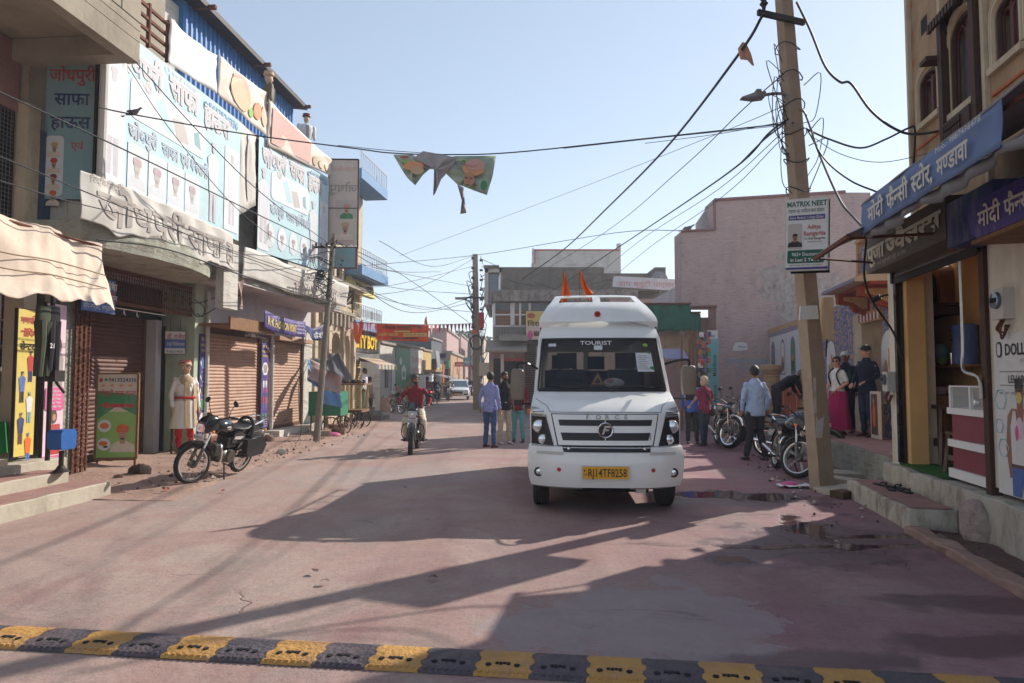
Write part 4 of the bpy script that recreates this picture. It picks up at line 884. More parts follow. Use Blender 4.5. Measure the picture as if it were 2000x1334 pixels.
mb = MB('white'); mb.box(ax(1064),ax(1068),Y0-.05,Y0+.29,0,az(668)); mb.box(ax(978),ax(984),Y0-.1,Y0-.002,.1,az(692)); mb.mat('red_paint'); mb.box(ax(984),ax(1024),Y0-.08,Y0-.011,az(705),az(700)); mb.build('door_frame',t)
mb = MB('brick_dark')
for k in range(34): mb.box(ax(1025),ax(1062),Y0-.2+.01*(k % 2),Y0-.02,.1+k*.105,.19+k*.105)
mb.build('brick_pier',t)
t2,= (thing('rooftop_room', 'white rooftop wall with a thin red line beyond the middle building', 'building',(ax(1128,42),42,0)),)
mb = MB('plaster_white'); mb.box(ax(1043,42),ax(1214,42),42,48,0,az(488,42)); mb.box(ax(1207,42),ax(1214,42),41.9,42.3,az(488,42),az(476,42)); mb.box(ax(1040,42),ax(1044,42),41.9,43,az(515,42),az(486,42)); mb.build('wall',t2)
mb = MB('red_paint'); mb.box(ax(1044,42),ax(1214,42),41.95,41.99,az(489,42)-.02,az(487,42)); mb.box(ax(1044,42),ax(1046,42),41.95,41.99,az(515,42),az(489,42)); mb.build('red_trim',t2)
t = thing('painted_banner', 'long pale banner with reddish beauty parlour letters lying on the roof edge', 'banner',(ax(1250),Y0-.1,az(560)))
mb = MB('bd_pale'); mb.poly([(ax(1197),az(541)),(ax(1322),az(548)),(ax(1322),az(570)),(ax(1195),az(562))],Y0-.35); thick(mb.build('cloth',t)); mb = MB('bd_rose'); mb.text('डाप ब्यूटी पार्लर',ax(1206),az(560),.3,Y0-.37,.01,w=ax(1315)-ax(1206),slant=-.03); mb.build('lettering',t)
t = thing('satellite_dish', 'grey satellite dish on the middle roof beside the painted banner', 'satellite dish',(ax(1295),Y0+.8,az(560)))
mb = MB('tin_grey'); M_ = Matrix.Translation((ax(1295),Y0+.8,az(543))) @ Matrix.Rotation(R(-70),4, 'X') @ Matrix.Rotation(R(30),4, 'Y'); mb.M = M_; mb.lathe([(.0,.0),(.2,.03),(.36,.09),(.42,.14),(.41,.15),(.34,.1),(.2,.04),(.0,.012)],20,caps=False); mb.M = None; mb.build('dish',t)
mb = MB('iron'); mb.tube([(ax(1295),Y0+.85,az(570)),(ax(1295),Y0+.9,az(543))],.03); mb.tube([(ax(1295),Y0+.85,az(545)),(ax(1290),Y0+.2,az(538))],.012); mb.build('mast',t)
t = thing('shop_sign', 'cream sign with a red emblem fixed on the brick pier left of the van', 'signboard',(ax(1046),Y0-.35,az(665)))
mb = MB('rust'); mb.box(ax(1026),ax(1068),Y0-.33,Y0-.28,az(665),az(608)); mb.mat('bd_cream'); mb.rect(ax(1027),ax(1067),az(664),az(609),Y0-.34); mb.mat('bd_yellow'); mb.rect(ax(1028),ax(1066),az(636),az(610),Y0-.345); mb.build('panel',t)
mb = MB('bd_red'); mb.oval(ax(1037),az(618),.18,.12,Y0-.35); mb.mat('bd_black'); mb.text('विराट',ax(1030),az(638),.3,Y0-.35,.02,w=.75); mb.mat('bd_pink'); mb.oval(ax(1035),az(655),.13,.2,Y0-.35); mb.mat('bd_brown'); mb.rect(ax(1042),ax(1062),az(657),az(648),Y0-.35); mb.build('print',t)
Y1 = 22.6; bx = lambda px,Y=Y1: AT(px,700,Y).x; bz = lambda py,Y=Y1: AT(1300,py,Y).z
mat('green_net',C(16,96,74,.8),.7,var=.3,scale=3,bump=.2)
t = thing('green_awning', 'dark green cloth awning hanging between the van roof and the pink building', 'awning',(bx(1330),Y1+1,2.9))
mb = MB('green_net')
def ga(u,v): return (bx(1270)+(bx(1386)-bx(1270))*u,Y1+1.0+.05*sin(u*22)+.02*noise.noise(Vector((u*9,v*5,0))),(bz(643)*(1-v)+(bz(590) if u < .83 else bz(607))*v)+.02*sin(u*18)*(1-v))
cloth(mb,ga,48,8); thick(mb.build('cloth',t)); mb = MB('rust'); mb.box(bx(1270),bx(1366),Y1+.95,Y1+2.5,bz(588),bz(585)); mb.box(bx(1366),bx(1386),Y1+.95,Y1+2.5,bz(606),bz(603)); mb.build('tin_roof',t)
mat('tin_lilac',C(178,180,216,.6),.5,var=.1)
t = thing('market_stall', 'salmon walled stall with bamboo poles, tin lean-to and hanging goods behind the van', 'stall',(bx(1340,24),24,0))
mb = MB('pink_wash'); mb.box(bx(1280,25),bx(1400,25),25,25.3,0,bz(620,25)); mb.mat('plaster_ochre'); mb.box(bx(1282,24),bx(1345,24),24,24.1,bz(688,24),bz(655,24)); mb.build('wall',t)
mb = MB('tin_lilac');
for k in range(11): x = bx(1300,22)+k*.07; mb.prism([(22,bz(702,22)),(22.8,bz(680,22)),(22.8,bz(679,22)),(22,bz(700,22))],x,x+.05, 'x')
mb.build('lean_to_roof',t)
mb = MB('wood')
for px in (1330,1345,1352,1360,1370): mb.tube([(bx(px,21),21,0),(bx(px+2,21),21,bz(645,21))],.035)
split(mb, 'bamboo_pole',t)
rs = random.Random(11); mb = MB('bd_red')
for k in range(46):
 px = rs.uniform(1366,1385); py = rs.uniform(655,738); mb.mat(rs.choice(['bd_red', 'bd_blue2', 'bd_orange', 'bd_white', 'bd_green', 'bd_navy', 'bd_black'])); x = bx(px,20); z = bz(py,20); mb.box(x,x+.09,20+rs.uniform(0,.2),20.25,z,z+.14)
mb.build('hanging_goods',t)
t = thing('vertical_sign', 'tall turquoise pharmacy sign with slanting dark script at the pink wall corner', 'signboard',(bx(1392,22.9),22.9,.6))
mb = MB('alu'); mb.box(bx(1382,22.9),bx(1403,22.9),22.9,22.98,.5,AT(1390,645,22.9).z); mb.mat('bd_aqua'); mb.rect(bx(1383,22.9),bx(1402,22.9),.52,AT(1390,662,22.9).z,22.895); mb.mat('bd_white'); mb.rect(bx(1383,22.9),bx(1402,22.9),AT(1390,661,22.9).z,AT(1390,646,22.9).z,22.895); mb.build('panel',t)
mb = MB('bd_black'); xr = bx(1399,22.9); zb_ = AT(1390,735,22.9).z
for kk,z_ in enumerate((zb_,zb_-1.0)): mb.text('MANforce',0,0,.2,0,.01,w=.72,fn=lambda a,b,c,z_=z_: (xr-b,22.89+c,z_+a))
mb.mat('bd_navy'); mb.text('फार्मेसी',bx(1385,22.9),AT(1390,659,22.9).z,.09,22.89,.01,w=.2); mb.build('lettering',t)
m_ = mat('pink_wall',C(208,182,178,.68),.92,var=.08,scale=2.0,bump=1.0,grime=.5,gcol=C(160,138,132,.55),gs=1.6)
def rows_(m,sc=1.0,dark=(.18,.13,.12,1)):
 "courses of rough plaster over brick with pock marks"
 t = m.node_tree; N = t.nodes.new; L = t.links.new; b = t.nodes['Principled BSDF']; tc = N('ShaderNodeTexCoord'); mp = N('ShaderNodeMapping'); mp.inputs['Scale'].default_value = (2.2*sc,2.2*sc,9*sc); L(tc.outputs['Object'],mp.inputs[0])
 n = N('ShaderNodeTexNoise'); n.inputs['Scale'].default_value = 1.3; n.inputs['Detail'].default_value = 9; n.inputs['Roughness'].default_value = .75; L(mp.outputs[0],n.inputs['Vector'])
 r = N('ShaderNodeValToRGB'); r.color_ramp.elements[0].position = .53; r.color_ramp.elements[1].position = .66; r.color_ramp.elements[0].color = (0,0,0,1); r.color_ramp.elements[1].color = (.75,.75,.75,1); L(n.outputs['Fac'],r.inputs[0])
 src = b.inputs['Base Color'].links[0].from_socket; x = N('ShaderNodeMix'); x.data_type = 'RGBA'; L(r.outputs[0],x.inputs[0]); L(src,x.inputs[6]); x.inputs[7].default_value = dark; L(x.outputs[2],b.inputs['Base Color'])
 bp = N('ShaderNodeBump'); bp.inputs['Strength'].default_value = .9; bp.inputs['Distance'].default_value = .06; L(n.outputs['Fac'],bp.inputs['Height']); L(bp.outputs[0],b.inputs['Normal'])
rows_(m_,1.25,(.27,.19,.18,1)); rows_(MT['concrete_dark'],.5,(.07,.06,.055,1)); rows_(MT['plaster_mint'],.8,(.16,.13,.1,1)); rows_(MT['plaster_white'],.5,(.3,.25,.2,1))
mat('pink_trim',C(164,116,110,.5),.85,var=.12,bump=.2); mat('wall_peeled',C(196,186,182,.55),.95,var=.25,scale=5,bump=1.0,grime=.8,gcol=C(130,90,80,.5),gs=4)
Yp = 24.0
t = thing('pink_building', 'tall windowless pink building with peeling plaster at the right side of the street', 'building',(bx(1480,Yp),Yp,0))
P = lambda px,py,Y=Yp: (AT(px,py,Y).x,AT(px,py,Y).z)
mb = MB('pink_wall'); mb.prism([(P(1330,455)[0],P(1330,600)[1]),(P(1330,455)[0],P(1330,452)[1]),(P(1395,449)[0],P(1395,449)[1]),(P(1392,400)[0],P(1395,391)[1]),(P(1648,376)[0],P(1648,376)[1]),(P(1700,376)[0],P(1648,376)[1]),(P(1700,376)[0],0),(P(1400,700)[0],0),(P(1400,700)[0],P(1400,600)[1])],Yp,Yp+1.0)
mb.mat('plaster_lilac'); mb.box(P(1336,430)[0],P(1336,430)[0]+.02,Yp+.3,Yp+6,3,5); mb.prism([(P(1373,449)[0],P(1373,449)[1]),(P(1373,428)[0],P(1373,425)[1]),(P(1396,390)[0],P(1396,391)[1]),(P(1396,449)[0],P(1396,449)[1])],Yp+.8,Yp+1); mb.build('wall',t)
mb = MB('pink_trim');
def bar(a,b,w=.05): mb.tube([(a[0],Yp-.03,a[1]),(b[0],Yp-.03,b[1])],w,4,smooth=False)
bar(P(1330,452),P(1396,449)); bar(P(1396,449),P(1394,391)); bar(P(1394,391),P(1650,375),.06); bar(P(1342,600),P(1400,598)); mb.build('coping',t)
mb = MB('wall_peeled'); rs = random.Random(4)
for (px,py,a,b) in ((1560,540,1.2,.6),(1580,600,1.1,.7),(1530,570,.8,.4),(1600,560,.9,.5),(1540,500,.4,.2),(1600,470,.45,.18)):
 c = P(px,py); mb.poly([(c[0]+a*cos(k*.35)*(1+.35*noise.noise(Vector((k*.8,px,1)))+.15*rs.random()),c[1]+b*sin(k*.35)*(1+.4*noise.noise(Vector((k*.9,py,2)))+.15*rs.random())) for k in range(18)],Yp-.006-.002*rs.random())
mb.build('peeled_patch',t)
mb = MB('bd_white'); c = P(1447,678); mb.poly([(c[0]-.28,c[1]-.05),(c[0]-.2,c[1]+.15),(c[0],c[1]+.18),(c[0]+.22,c[1]+.14),(c[0]+.24,c[1]-.1),(c[0],c[1]-.13),(c[0]-.3,c[1]-.14)],Yp-.01); o = mb
mb.mat('bd_navy'); mb.text('पोस्टर',c[0]-.1,c[1]-.02,.09,Yp-.014,.0,w=.3)
solo(o, 'torn_poster', 'torn white paper poster pasted on the pink wall', 'poster',(c[0],Yp-.01,c[1]))
mb = MB('bd_phone'); c = P(1418,712); mb.text('नेतराम मण्डावा',c[0],c[1],.28,Yp-.008,.01,w=1.5); c = P(1440,722); mb.text('जिन्दाबाद',c[0],c[1],.14,Yp-.008,0,w=.9); mb.build('faded_writing',t)
# ---------------- painted haveli front (set back behind the raised pavement) ----------------
mat('fresco_blue',C(150,144,168,.55),.85,var=.35,scale=22,bump=.1); mat('fresco_ochre',C(204,158,110,.6),.85,var=.25,scale=16,bump=.1); mat('fresco_red',C(168,78,52,.55),.85,var=.2,scale=14,bump=.1); mat('fresco_terra',C(206,112,70,.55),.85,var=.15,scale=6,bump=.1); mat('marble',C(216,206,196,.65),.6,var=.1)
def fresco_mat():
 """floral blue pattern on pale plaster"""
 m = mat('fresco_pattern',C(206,190,176,.6),.85,var=.12); t = m.node_tree; N = t.nodes.new; L = t.links.new; b = t.nodes['Principled BSDF']
 tc = N('ShaderNodeTexCoord'); v = N('ShaderNodeTexVoronoi'); v.inputs['Scale'].default_value = 4.5; L(tc.outputs['Object'],v.inputs['Vector'])
 w = N('ShaderNodeMath'); w.operation = 'SINE'; k = N('ShaderNodeMath'); k.operation = 'MULTIPLY'; k.inputs[1].default_value = 17; L(v.outputs['Distance'],k.inputs[0]); L(k.outputs[0],w.inputs[0])
 r = N('ShaderNodeValToRGB'); e = r.color_ramp.elements; e[0].position = .35; e[1].position = .55; e[0].color = C(110,118,160,.6); e[1].color = C(210,192,172,.6); x = e.new(.8); x.color = C(206,160,120,.6); L(w.outputs[0],r.inputs[0]); L(r.outputs[0],b.inputs['Base Color'])
fresco_mat()
Q = 1.3; hx = lambda px,off=-Q: RF.at(px,740,off)[0]; hz = lambda px,py,off=-Q: RF.at(px,py,off)[1]
t = thing('painted_haveli', 'single storey haveli front covered in blue and ochre floral frescoes, right of the concrete pole', 'building',(0,Q,0),RF)
y = Q; xL,xD0,xD1,xR = hx(1488),hx(1690),hx(1725),hx(1790)
XL = -9.2
mb = MB('fresco_pattern'); mb.box(XL,xD0-.5,y,y+.4,.4,3.3); mb.box(xD1,3.6,y,y+.4,.4,3.3); mb.box(xD0-.5,xD1,y,y+.4,2.95,3.3)
mb.mat('plaster_cream'); mb.box(xD0-.55,xD0,y-.05,y+.5,.4,2.95); mb.mat('fresco_red'); mb.box(xD0,xD1,y+.9,y+1.0,.4,2.95); mb.mat('wood_dark'); mb.box(xD0+.02,xD1-.02,y+.8,y+.89,.47,2.9)
for k in range(5): mb.box(xD0+.04,xD1-.04,y+.77,y+.8,.6+k*.45,.9+k*.45)
mb.mat('plaster_cream'); mb.box(XL,3.6,y+1.1,y+6,.4,3.62); mb.build('wall',t)
XC = RF.at(1610,740,-.55)[0]
mb = MB('fresco_red'); mb.box(XC,3.6,y-.5,y+.5,3.3,3.36); mb.mat('plaster_cream'); mb.prism([(y-.75,3.361),(y-.75,3.42),(y-.1,3.62),(y+.5,3.62),(y+.5,3.361)],XC,3.6, 'x'); mb.mat('fresco_blue'); mb.box(XC,3.6,y-.77,y-.751,3.36,3.42); mb.mat('fresco_ochre'); mb.box(XC,3.6,y-.12,y+.4,3.621,3.74); mb.build('cornice',t)
mb = MB('fresco_pattern')
for k in range(3): mb.box(XC+.1+k*1.0,min(3.6,XC+1.0+k*1.0),y-.02,y+.1,3.75,4.35)
mb.mat('fresco_ochre')
for k in range(3): mb.box(XC+k*.99,XC+.1+k*1.0,y-.06,y+.12,3.75,4.42)
mb.box(XC,3.6,y-.08,y+.14,4.43,4.5); mb.build('parapet',t)
mb = MB('fresco_red')
for px in (1612,1700,1748):
 x = hx(px); mb.prism([(y-.6,3.29),(y-.6,3.12),(y-.35,3.08),(y-.28,2.95),(y-.1,2.9),(y-.002,2.75),(y-.002,3.29)],x-.09,x+.09, 'x')
mb.mat('fresco_ochre')
for px in (1612,1700,1748): x = hx(px); mb.prism([(y-.5,3.25),(y-.5,3.17),(y-.3,3.12),(y-.15,3.0),(y-.05,3.0),(y-.05,3.25)],x-.1,x+.1, 'x')
mb.build('carved_bracket',t)
mb = MB('fresco_ochre'); mb.box(xD0-.1,xD1+.1,y-.07,y-.002,2.72,2.94)
for k in range(12): mb.mat('bd_white' if k % 2 else 'fresco_red'); mb.box(xD0-.08+k*.1,xD0+.0+k*.1,y-.08,y-.071,2.75,2.9)
mb.build('door_lintel',t)
mb = MB('bd_ghost2'); mb.box(XL+.2,hx(1600),y-.03,y-.002,1.6,3.29); mb.mat('fresco_ochre'); mb.box(XL+.2,hx(1600),y-.05,y-.031,3.15,3.29); mb.mat('fresco_blue'); mb.box(XL+.2,hx(1600),y-.045,y-.031,3.02,3.14)
for k,px in enumerate((1513,1532,1552,1575,1592)):
 xc = hx(px); w = .62; yy = y-.034
 mb.mat('fresco_blue'); mb.poly([(a,b) for a,b in arch_pts(xc,w,1.7,2.45,2.85)],yy); mb.mat(['fresco_pattern', 'bd_white', 'bd_green', 'fresco_pattern', 'bd_white'][k]); mb.poly([(a,b) for a,b in arch_pts(xc,w-.12,1.75,2.4,2.75)],yy-.003)
 mb.mat('foliage')
 for q in range(5): mb.oval(xc-.14+.07*q,2.0+.03*(q % 2),.03,.24,yy-.006,8)
 mb.mat('bd_orange' if k == 2 else 'fresco_ochre'); mb.oval(xc,2.2,.14,.1,yy-.009,10); mb.mat('bd_orange'); mb.oval(xc,2.55,.05,.05,yy-.009,8)
mb.mat('fresco_terra'); mb.box(XL+.2,hx(1600),y-.06,y-.002,.48,1.5); mb.mat('marble'); mb.box(XL+.2,hx(1600),y-.1,y-.002,1.501,1.599)
for k in range(9): mb.box(XL+.4+k*.9,XL+.44+k*.9,y-.07,y-.061,.48,1.5)
mb.build('mural',t)
mb = MB('bd_white');
for px in (1625,1738):
 xc = hx(px); mb.mat('bd_white'); mb.poly(arch_pts(xc,.8,1.1,2.0,2.5),y-.01); mb.mat('fresco_ochre'); mb.oval(xc+.1,1.9,.12,.2,y-.014); mb.oval(xc-.14,1.7,.1,.25,y-.014); mb.mat('fresco_blue'); mb.oval(xc,1.5,.2,.14,y-.017); mb.mat('bd_orange'); mb.oval(xc+.08,2.1,.07,.07,y-.017)
mb.build('arch_painting',t)
t = thing('framed_picture', 'small framed figure painting leaning by the haveli doorway behind the man in the black cap', 'picture',(hx(1738)+.2,Q-.3,.48),RF)
x = hx(1738)+.2; mb = MB('bd_cream'); mb.box(x-.22,x+.22,y-.35,y-.3,.48,1.35); mb.mat('bd_brown'); mb.rect(x-.17,x+.17,.55,1.3,y-.353); mb.mat('bd_orange'); mb.oval(x,.9,.08,.22,y-.357); mb.mat('bd_skin'); mb.oval(x,1.17,.05,.06,y-.36); mb.build('frame',t)
t = thing('stone_column', 'carved fluted sandstone column standing between the light blue shirt man and the concrete pole', 'column',(*AT(1508,740,17.6).xy,.46))
cx,cy = AT(1508,740,17.6).xy; prof = [(r_,z_+.6) for r_,z_ in [(.28,0),(.28,.45),(.24,.5),(.20,.52)]+[(.17+.02*sin(k*.9),.6+.1*k) for k in range(9)]+[(.17,1.5),(.2,1.53),(.17,1.57),(.22,1.64),(.24,1.72),(.27,1.76),(.27,1.9),(.25,1.92),(.1,1.93)]]
prof = [(r_,.44+(z_-.6)*.78) for r_,z_ in prof]
mb = MB('plaster_ochre'); rings = []
for r,z in prof: rings.append([(cx+(r*(1+.05*(abs(cos(6*a)) if .85 < z < 1.7 else 0)))*cos(a),cy+(r*(1+.05*(abs(cos(6*a)) if .85 < z < 1.7 else 0)))*sin(a),z) for a in [2*pi*k/36 for k in range(36)]])
mb.loft(rings,smooth=True); mb.build('shaft',t)
# ---------------- haveli tower above the shops ----------------
HB = -.3
t = thing('haveli_tower', 'tall weathered haveli with carved arched windows above the awnings', 'building',(8.5,.3,4),RF)
yb = .3
mb = MB('plaster_ochre'); xc0 = RF.at(1783,300,HB)[0]; xc0 = 7.02
holes = []
def hw(px0,px1,pyt,pyb):
 a = RF.at(px0,(pyt+pyb)/2,HB); b = RF.at(px1,(pyt+pyb)/2,HB); return a[0],b[0],RF.at((px0+px1)/2,pyb,HB)[1],RF.at((px0+px1)/2,pyt,HB)[1]
w1 = hw(1797,1832,135,228); w2 = hw(1858,1910,22,200); w3 = hw(1945,1992,-12,105); w0 = hw(1799,1811,33,65)
print('w',w1,w2,w3,w0)
def H(w,arch=.72): return ((w[0]+w[1])/2,w[1]-w[0],w[2],w[2]+(w[3]-w[2])*arch,w[3])
ZT = 10.5
holes = [H(w1),H(w2),H(w3)]
arched_wall(mb,xc0,14,3.4,ZT,yb,holes,.16, 'interior_dark')
mb.box(xc0,14,yb+.2,8,3.4,ZT); mb.box(xc0,8.6,yb+2.5,8,.46,3.39); mb.build('wall',t)
mb = MB('plaster_cream');
for x in (xc0+.0,(w1[1]+w2[0])/2-.03,(w2[1]+w3[0])/2-.03): mb.box(x,x+.07,yb-.05,yb-.001,3.6,ZT)
mb.box(xc0,14,yb-.07,yb-.001,6.9,7.05);
for w,m_ in ((w1,.09),(w3,.09),(w2,.06)):
 x0,x1,z0,z1 = w; c = (x0+x1)/2
 for g,dd in ((.05,.025),(.1,.018)):
  pts = arch_pts(c,(x1-x0)+2*g,z0,z0+(z1-z0)*.75,z1+g*1.3); mb.tube([(a,yb-.01,b) for a,b in pts],dd,5)
 mb.box(x0-.1,x1+.1,yb-.06,yb-.001,z0-.1,z0-.03)
mb.build('window_surround',t)
mb = MB('fresco_terra'); mb.box(w1[0]-.1,w1[1]+.1,yb-.02,yb-.001,w1[2]-.32,w1[2]-.29); mb.box(w3[0]-.1,w3[1]+.1,yb-.02,yb-.001,w3[2]-.32,w3[2]-.29)
for k in range(9): mb.oval(xc0+.12+.0,4.2+.4*k,.03,.05,yb-.006,6)
mb.build('painted_ornament',t)
mat('wood_red',C(110,58,50,.5),.6,var=.2)
for w in (w1,w2,w3):
 x0,x1,z0,z1 = w; mb = MB('wood_dark'); c = (x0+x1)/2; W_ = x1-x0
 mb.tube([(a,yb+.02,b) for a,b in arch_pts(c,W_-.04,z0+.02,z0+(z1-z0)*.75,z1-.02)],.03,5); wf = mb.build('window_frame',t)
 mb = MB('wood_red'); mb.box(c-.03,c+.03,yb+.04,yb+.09,z0,z1-.03)
 for s_ in (-1,1):
  cc = c+s_*W_*.25; mb.tube([(a,yb+.06,b) for a,b in arch_pts(cc,W_*.42,z0+.03,z0+(z1-z0)*.7,z1-.08)],.022,5)
 mb.box(x0+.02,x1-.02,yb+.03,yb+.1,z0,z0+.04); mb.build('sash',wf)
 mb = MB('glass_win'); mb.box(x0+.03,x1-.03,yb+.11,yb+.12,z0+.03,z1-.05); mb.build('pane',wf)
mb = MB('wood_dark'); x0,x1,z0,z1 = w2; mb.box(x0-.13,x0-.03,yb-.1,yb-.001,z0-.5,z1+.1); mb.box(x1+.03,x1+.13,yb-.1,yb-.001,z0-.5,z1+.1); mb.box(x0-.02,x1+.02,yb-.12,yb-.001,z0-.5,z0-.15); mb.box(x0-.16,x1+.16,yb-.14,yb-.001,z1+.11,z1+.16)
for k in range(9):
 for q in range(3): mb.box(x0+.02+k*.05,x0+.05+k*.05,yb-.14,yb-.121,z0-.46+.1*q,z0-.39+.1*q)
 mb.box(x0-.15+k*.08,x0-.1+k*.08,yb-.2,yb-.16,z1+.0,z1+.1)
mb.build('carved_oriel_frame',t)
mb = MB('interior_dark'); mb.box(w0[0],w0[1],yb-.004,yb-.001,w0[2],w0[3]); mb.build('slit_window',t)
mb = MB('wood_dark'); xx = (w1[1]+w2[0])/2; mb.box(xx-.14,xx+.06,yb-.22,yb-.001,5.42,5.47); mb.build('wooden_peg',t)
# ---------------- jewellers shop with display counter ----------------
t = thing('jewellers_shop', 'open shop under the haveli with cream pillars, half-raised shutter and worn plinth', 'shop',(8.2,0,0),RF)
SX0,SX1 = 7.12,9.42
mb = MB('wall_cream_shop'); mb.box(6.9,7.12,-.02,.45,.47,3.25); mb.box(9.52,10.6,.0,.4,.55,3.4); mb.box(11.9,12.6,0,.4,.3,3.4); split(mb, 'pillar',t)
mb = MB('black_paint'); mb.box(7.121,7.2,-.03,.05,.5,3.1); mb.mat('wood_dark'); mb.box(9.42,9.519,-.04,.06,.36,3.2); split(mb, 'door_post',t)
mat('shop_ochre',C(226,182,124,.85),.85,var=.08,scale=3,grime=.3,gcol=C(160,120,80,.6))
mb = MB('shop_ochre'); mb.box(7.2,7.32,.06,.27,.5,3.2); mb.box(5.7,9.9,.95,1.05,.4,3.2); mb.box(9.52,9.6,.41,.95,.5,3.2); mb.box(6.6,9.9,.06,.95,3.2,3.25); mb.prism([(6.9,.4),(5.72,.93),(5.72,1.0),(6.98,.46)],.4,3.2, 'z'); mb.build('interior_wall',t)  # slanted side wall and cut-back ceiling shaped to let the sun streak pass
mat('turf',C(60,120,50,.5),.95,var=.3,scale=40,bump=.6)
mat('plinth_paint',C(206,198,184,.62),.92,var=.12,scale=3,bump=.7,grime=1.0,gcol=C(116,92,74,.5),gs=3.5)
mb = MB('plinth_paint'); rough_box(mb,6.9,12.5,-.14,.95,-.05,.47,seg=.15,amp=.03,seed=12); mb.build('plinth',t)
mb = MB('turf'); mb.box(7.22,8.5,-.05,.6,.488,.50); mb.build('turf_mat',t)
mb = MB('wood_dark'); mb.box(7.2,9.42,.06,.1,2.95,3.1); mb.build('shutter_box',t)
shutter(t,7.2,9.42,2.84,3.15,-.02, 'shutter_grey',.07, 'iron',False)
mb = MB('concrete_pale'); mb.box(5.8,9.5,.3,.94,.475,.485); mb.mat('wood'); mb.box(5.85,7.6,.66,.94,1.74,1.77); mb.mat('wood_dark'); mb.box(5.85,7.6,.66,.68,1.69,1.739); mb.build('back_shelf',t)
mat('lump',C(190,170,160,.6),.9,var=.2,scale=5,bump=1,grime=1.0,gcol=C(110,60,58,.5),gs=5)
st = thing('entry_step', 'long worn concrete entry step with peeling whitewash below the jewellers shop', 'step',(8,-.4,0),RF)
e0 = RF.i @ G(1670,975); e1_ = RF.i @ G(1835,1045); print('step',e0,e1_)
mb = MB('plinth_paint'); rough_box(mb,6.92,9.05,-.60,-.15,-.05,.23,seg=.09,amp=.03,seed=21); mb.build('body',st); mb = MB('step_red'); mb.box(6.97,9.0,-.55,-.17,.235,.243); mb.build('painted_top',st)
mb = MB('lump'); M_ = 0; rs = random.Random(2)
mb.ell((9.48,-.15,.16),.22,.16,.27,28,20); mb.v = [(v[0]+.05*noise.noise(Vector(v)*4)+.03*noise.noise(Vector(v)*13),v[1]+.05*noise.noise(Vector(v)*4+Vector((5,0,0))),max(-.02,v[2]+.04*noise.noise(Vector(v)*5))) for v in mb.v]
solo(mb, 'plaster_lump', 'rounded whitewashed plaster lump with dark red stains at the foot of the poster wall', 'plaster lump',(9.55,-.25,0),RF)
mat('wet_stone',C(126,98,92,.4),.6,var=.3,scale=4,bump=.9,grime=.7,gcol=C(70,50,52,.4),gs=2)
mb = MB('wet_stone'); rough_box(mb,9.06,13,-.49,-.15,-.05,.035,seg=.13,amp=.09,seed=31); solo(mb, 'drain_slab', 'low dark drain cover slab along the poster wall', 'drain slab',(10,-.8,0),RF)
mb = MB('dirt'); rough_box(mb,9.06,13,-.66,-.5,-.05,.07,seg=.16,amp=.05,seed=33); solo(mb, 'kerb', 'rounded worn kerb running from the entry step past the poster wall', 'kerb',(10,-1.1,0),RF)
t = thing('shop_sign', 'grey-brown jewellers sign with big pale letters above the open shop', 'signboard',(8.2,-.3,2.8),RF)
mat('sign_brown',C(120,108,98,.5),.6,var=.12,grime=.4,gcol=C(80,70,62,.5))
a0 = RF.at(1692,475,.35); a1 = RF.at(1845,440,.35); print('jsign',a0,a1,RF.at(1692,515,.35),RF.at(1845,480,.35))
sx0,sx1,sz0,sz1 = a0[0],a1[0]+.02,2.98,3.42
mb = MB('sign_brown'); mb.box(sx0,sx1,-.35,-.05,sz0,sz1); mb.mat('bd_navy'); mb.box(sx1+.001,sx1+.9,-.34,-.05,sz0-.1,sz1-.1); mb.build('panel',t)
mb = MB('bd_letter'); mb.text('पूजा',sx0+.06,sz0+.14,.27,-.36,.04,w=.6); mb.text('ज~वैलर~स',sx0+.74,sz0+.14,.27,-.36,.04,w=(sx1-sx0)-.84); mb.mat('bd_grey2'); mb.text('नोट हमारे यहाँ सोने चाँदी के जेवर',sx0+.25,sz0+.04,.07,-.36,0,w=1.1); mb.text('9660334078',sx0+.6,sz1-.08,.06,-.36,0,w=.5); mb.build('lettering',t)
mb = MB('alu'); mb.tube(cr([(9.0,-.02,3.0),(9.0,-.02,2.0),(9.02,-.04,1.75),(9.12,-.06,1.66),(9.4,-.06,1.6),(9.44,-.06,1.4)],4),.018,8); o = solo(mb, 'conduit_pipe', 'bent white conduit pipe hanging in the shop opening', 'pipe',(9.0,-.02,2),RF)
mat('counter_red',C(150,62,78,.6),.5,var=.15,scale=3,grime=.3,gcol=C(110,60,64,.5))
t = thing('display_counter', 'red panelled counter with white bands and a glass top case in the jewellers shop', 'counter',(8.9,.3,.5),RF)
cx0,cx1,cy0,cy1 = 8.45,9.38,.08,.75
mb = MB('counter_red'); mb.box(cx0,cx1,cy0,cy1,.5,1.2); mb.build('body',t)
mb = MB('white');
for z0,z1 in ((.5,.6),(.84,.92),(1.2,1.27)): mb.box(cx0-.03,cx1+.02,cy0-.04,cy1,z0+.001,z1)
for k in (0,.5,1): x = cx0+(cx1-cx0)*k; mb.box(x-.015,x+.015,cy0-.02,cy0+.01,1.27,1.5)
mb.box(cx0-.01,cx1,cy0-.02,cy1,1.5,1.515); mb.build('white_trim',t)
mb = MB('glass_clear'); mb.box(cx0,cx1,cy0-.012,cy0-.006,1.272,1.5); mb.box(cx0-.005,cx0,cy0,cy1,1.272,1.5); mb.build('glass',t)
mb = MB('steel'); rs = random.Random(8)
for k in range(14): mb.ell((cx0+.1+.055*k,cy0+.15+.1*rs.random(),1.33),.05,.04,.05+.03*rs.random(),8,6)
mb.build('wares',t)
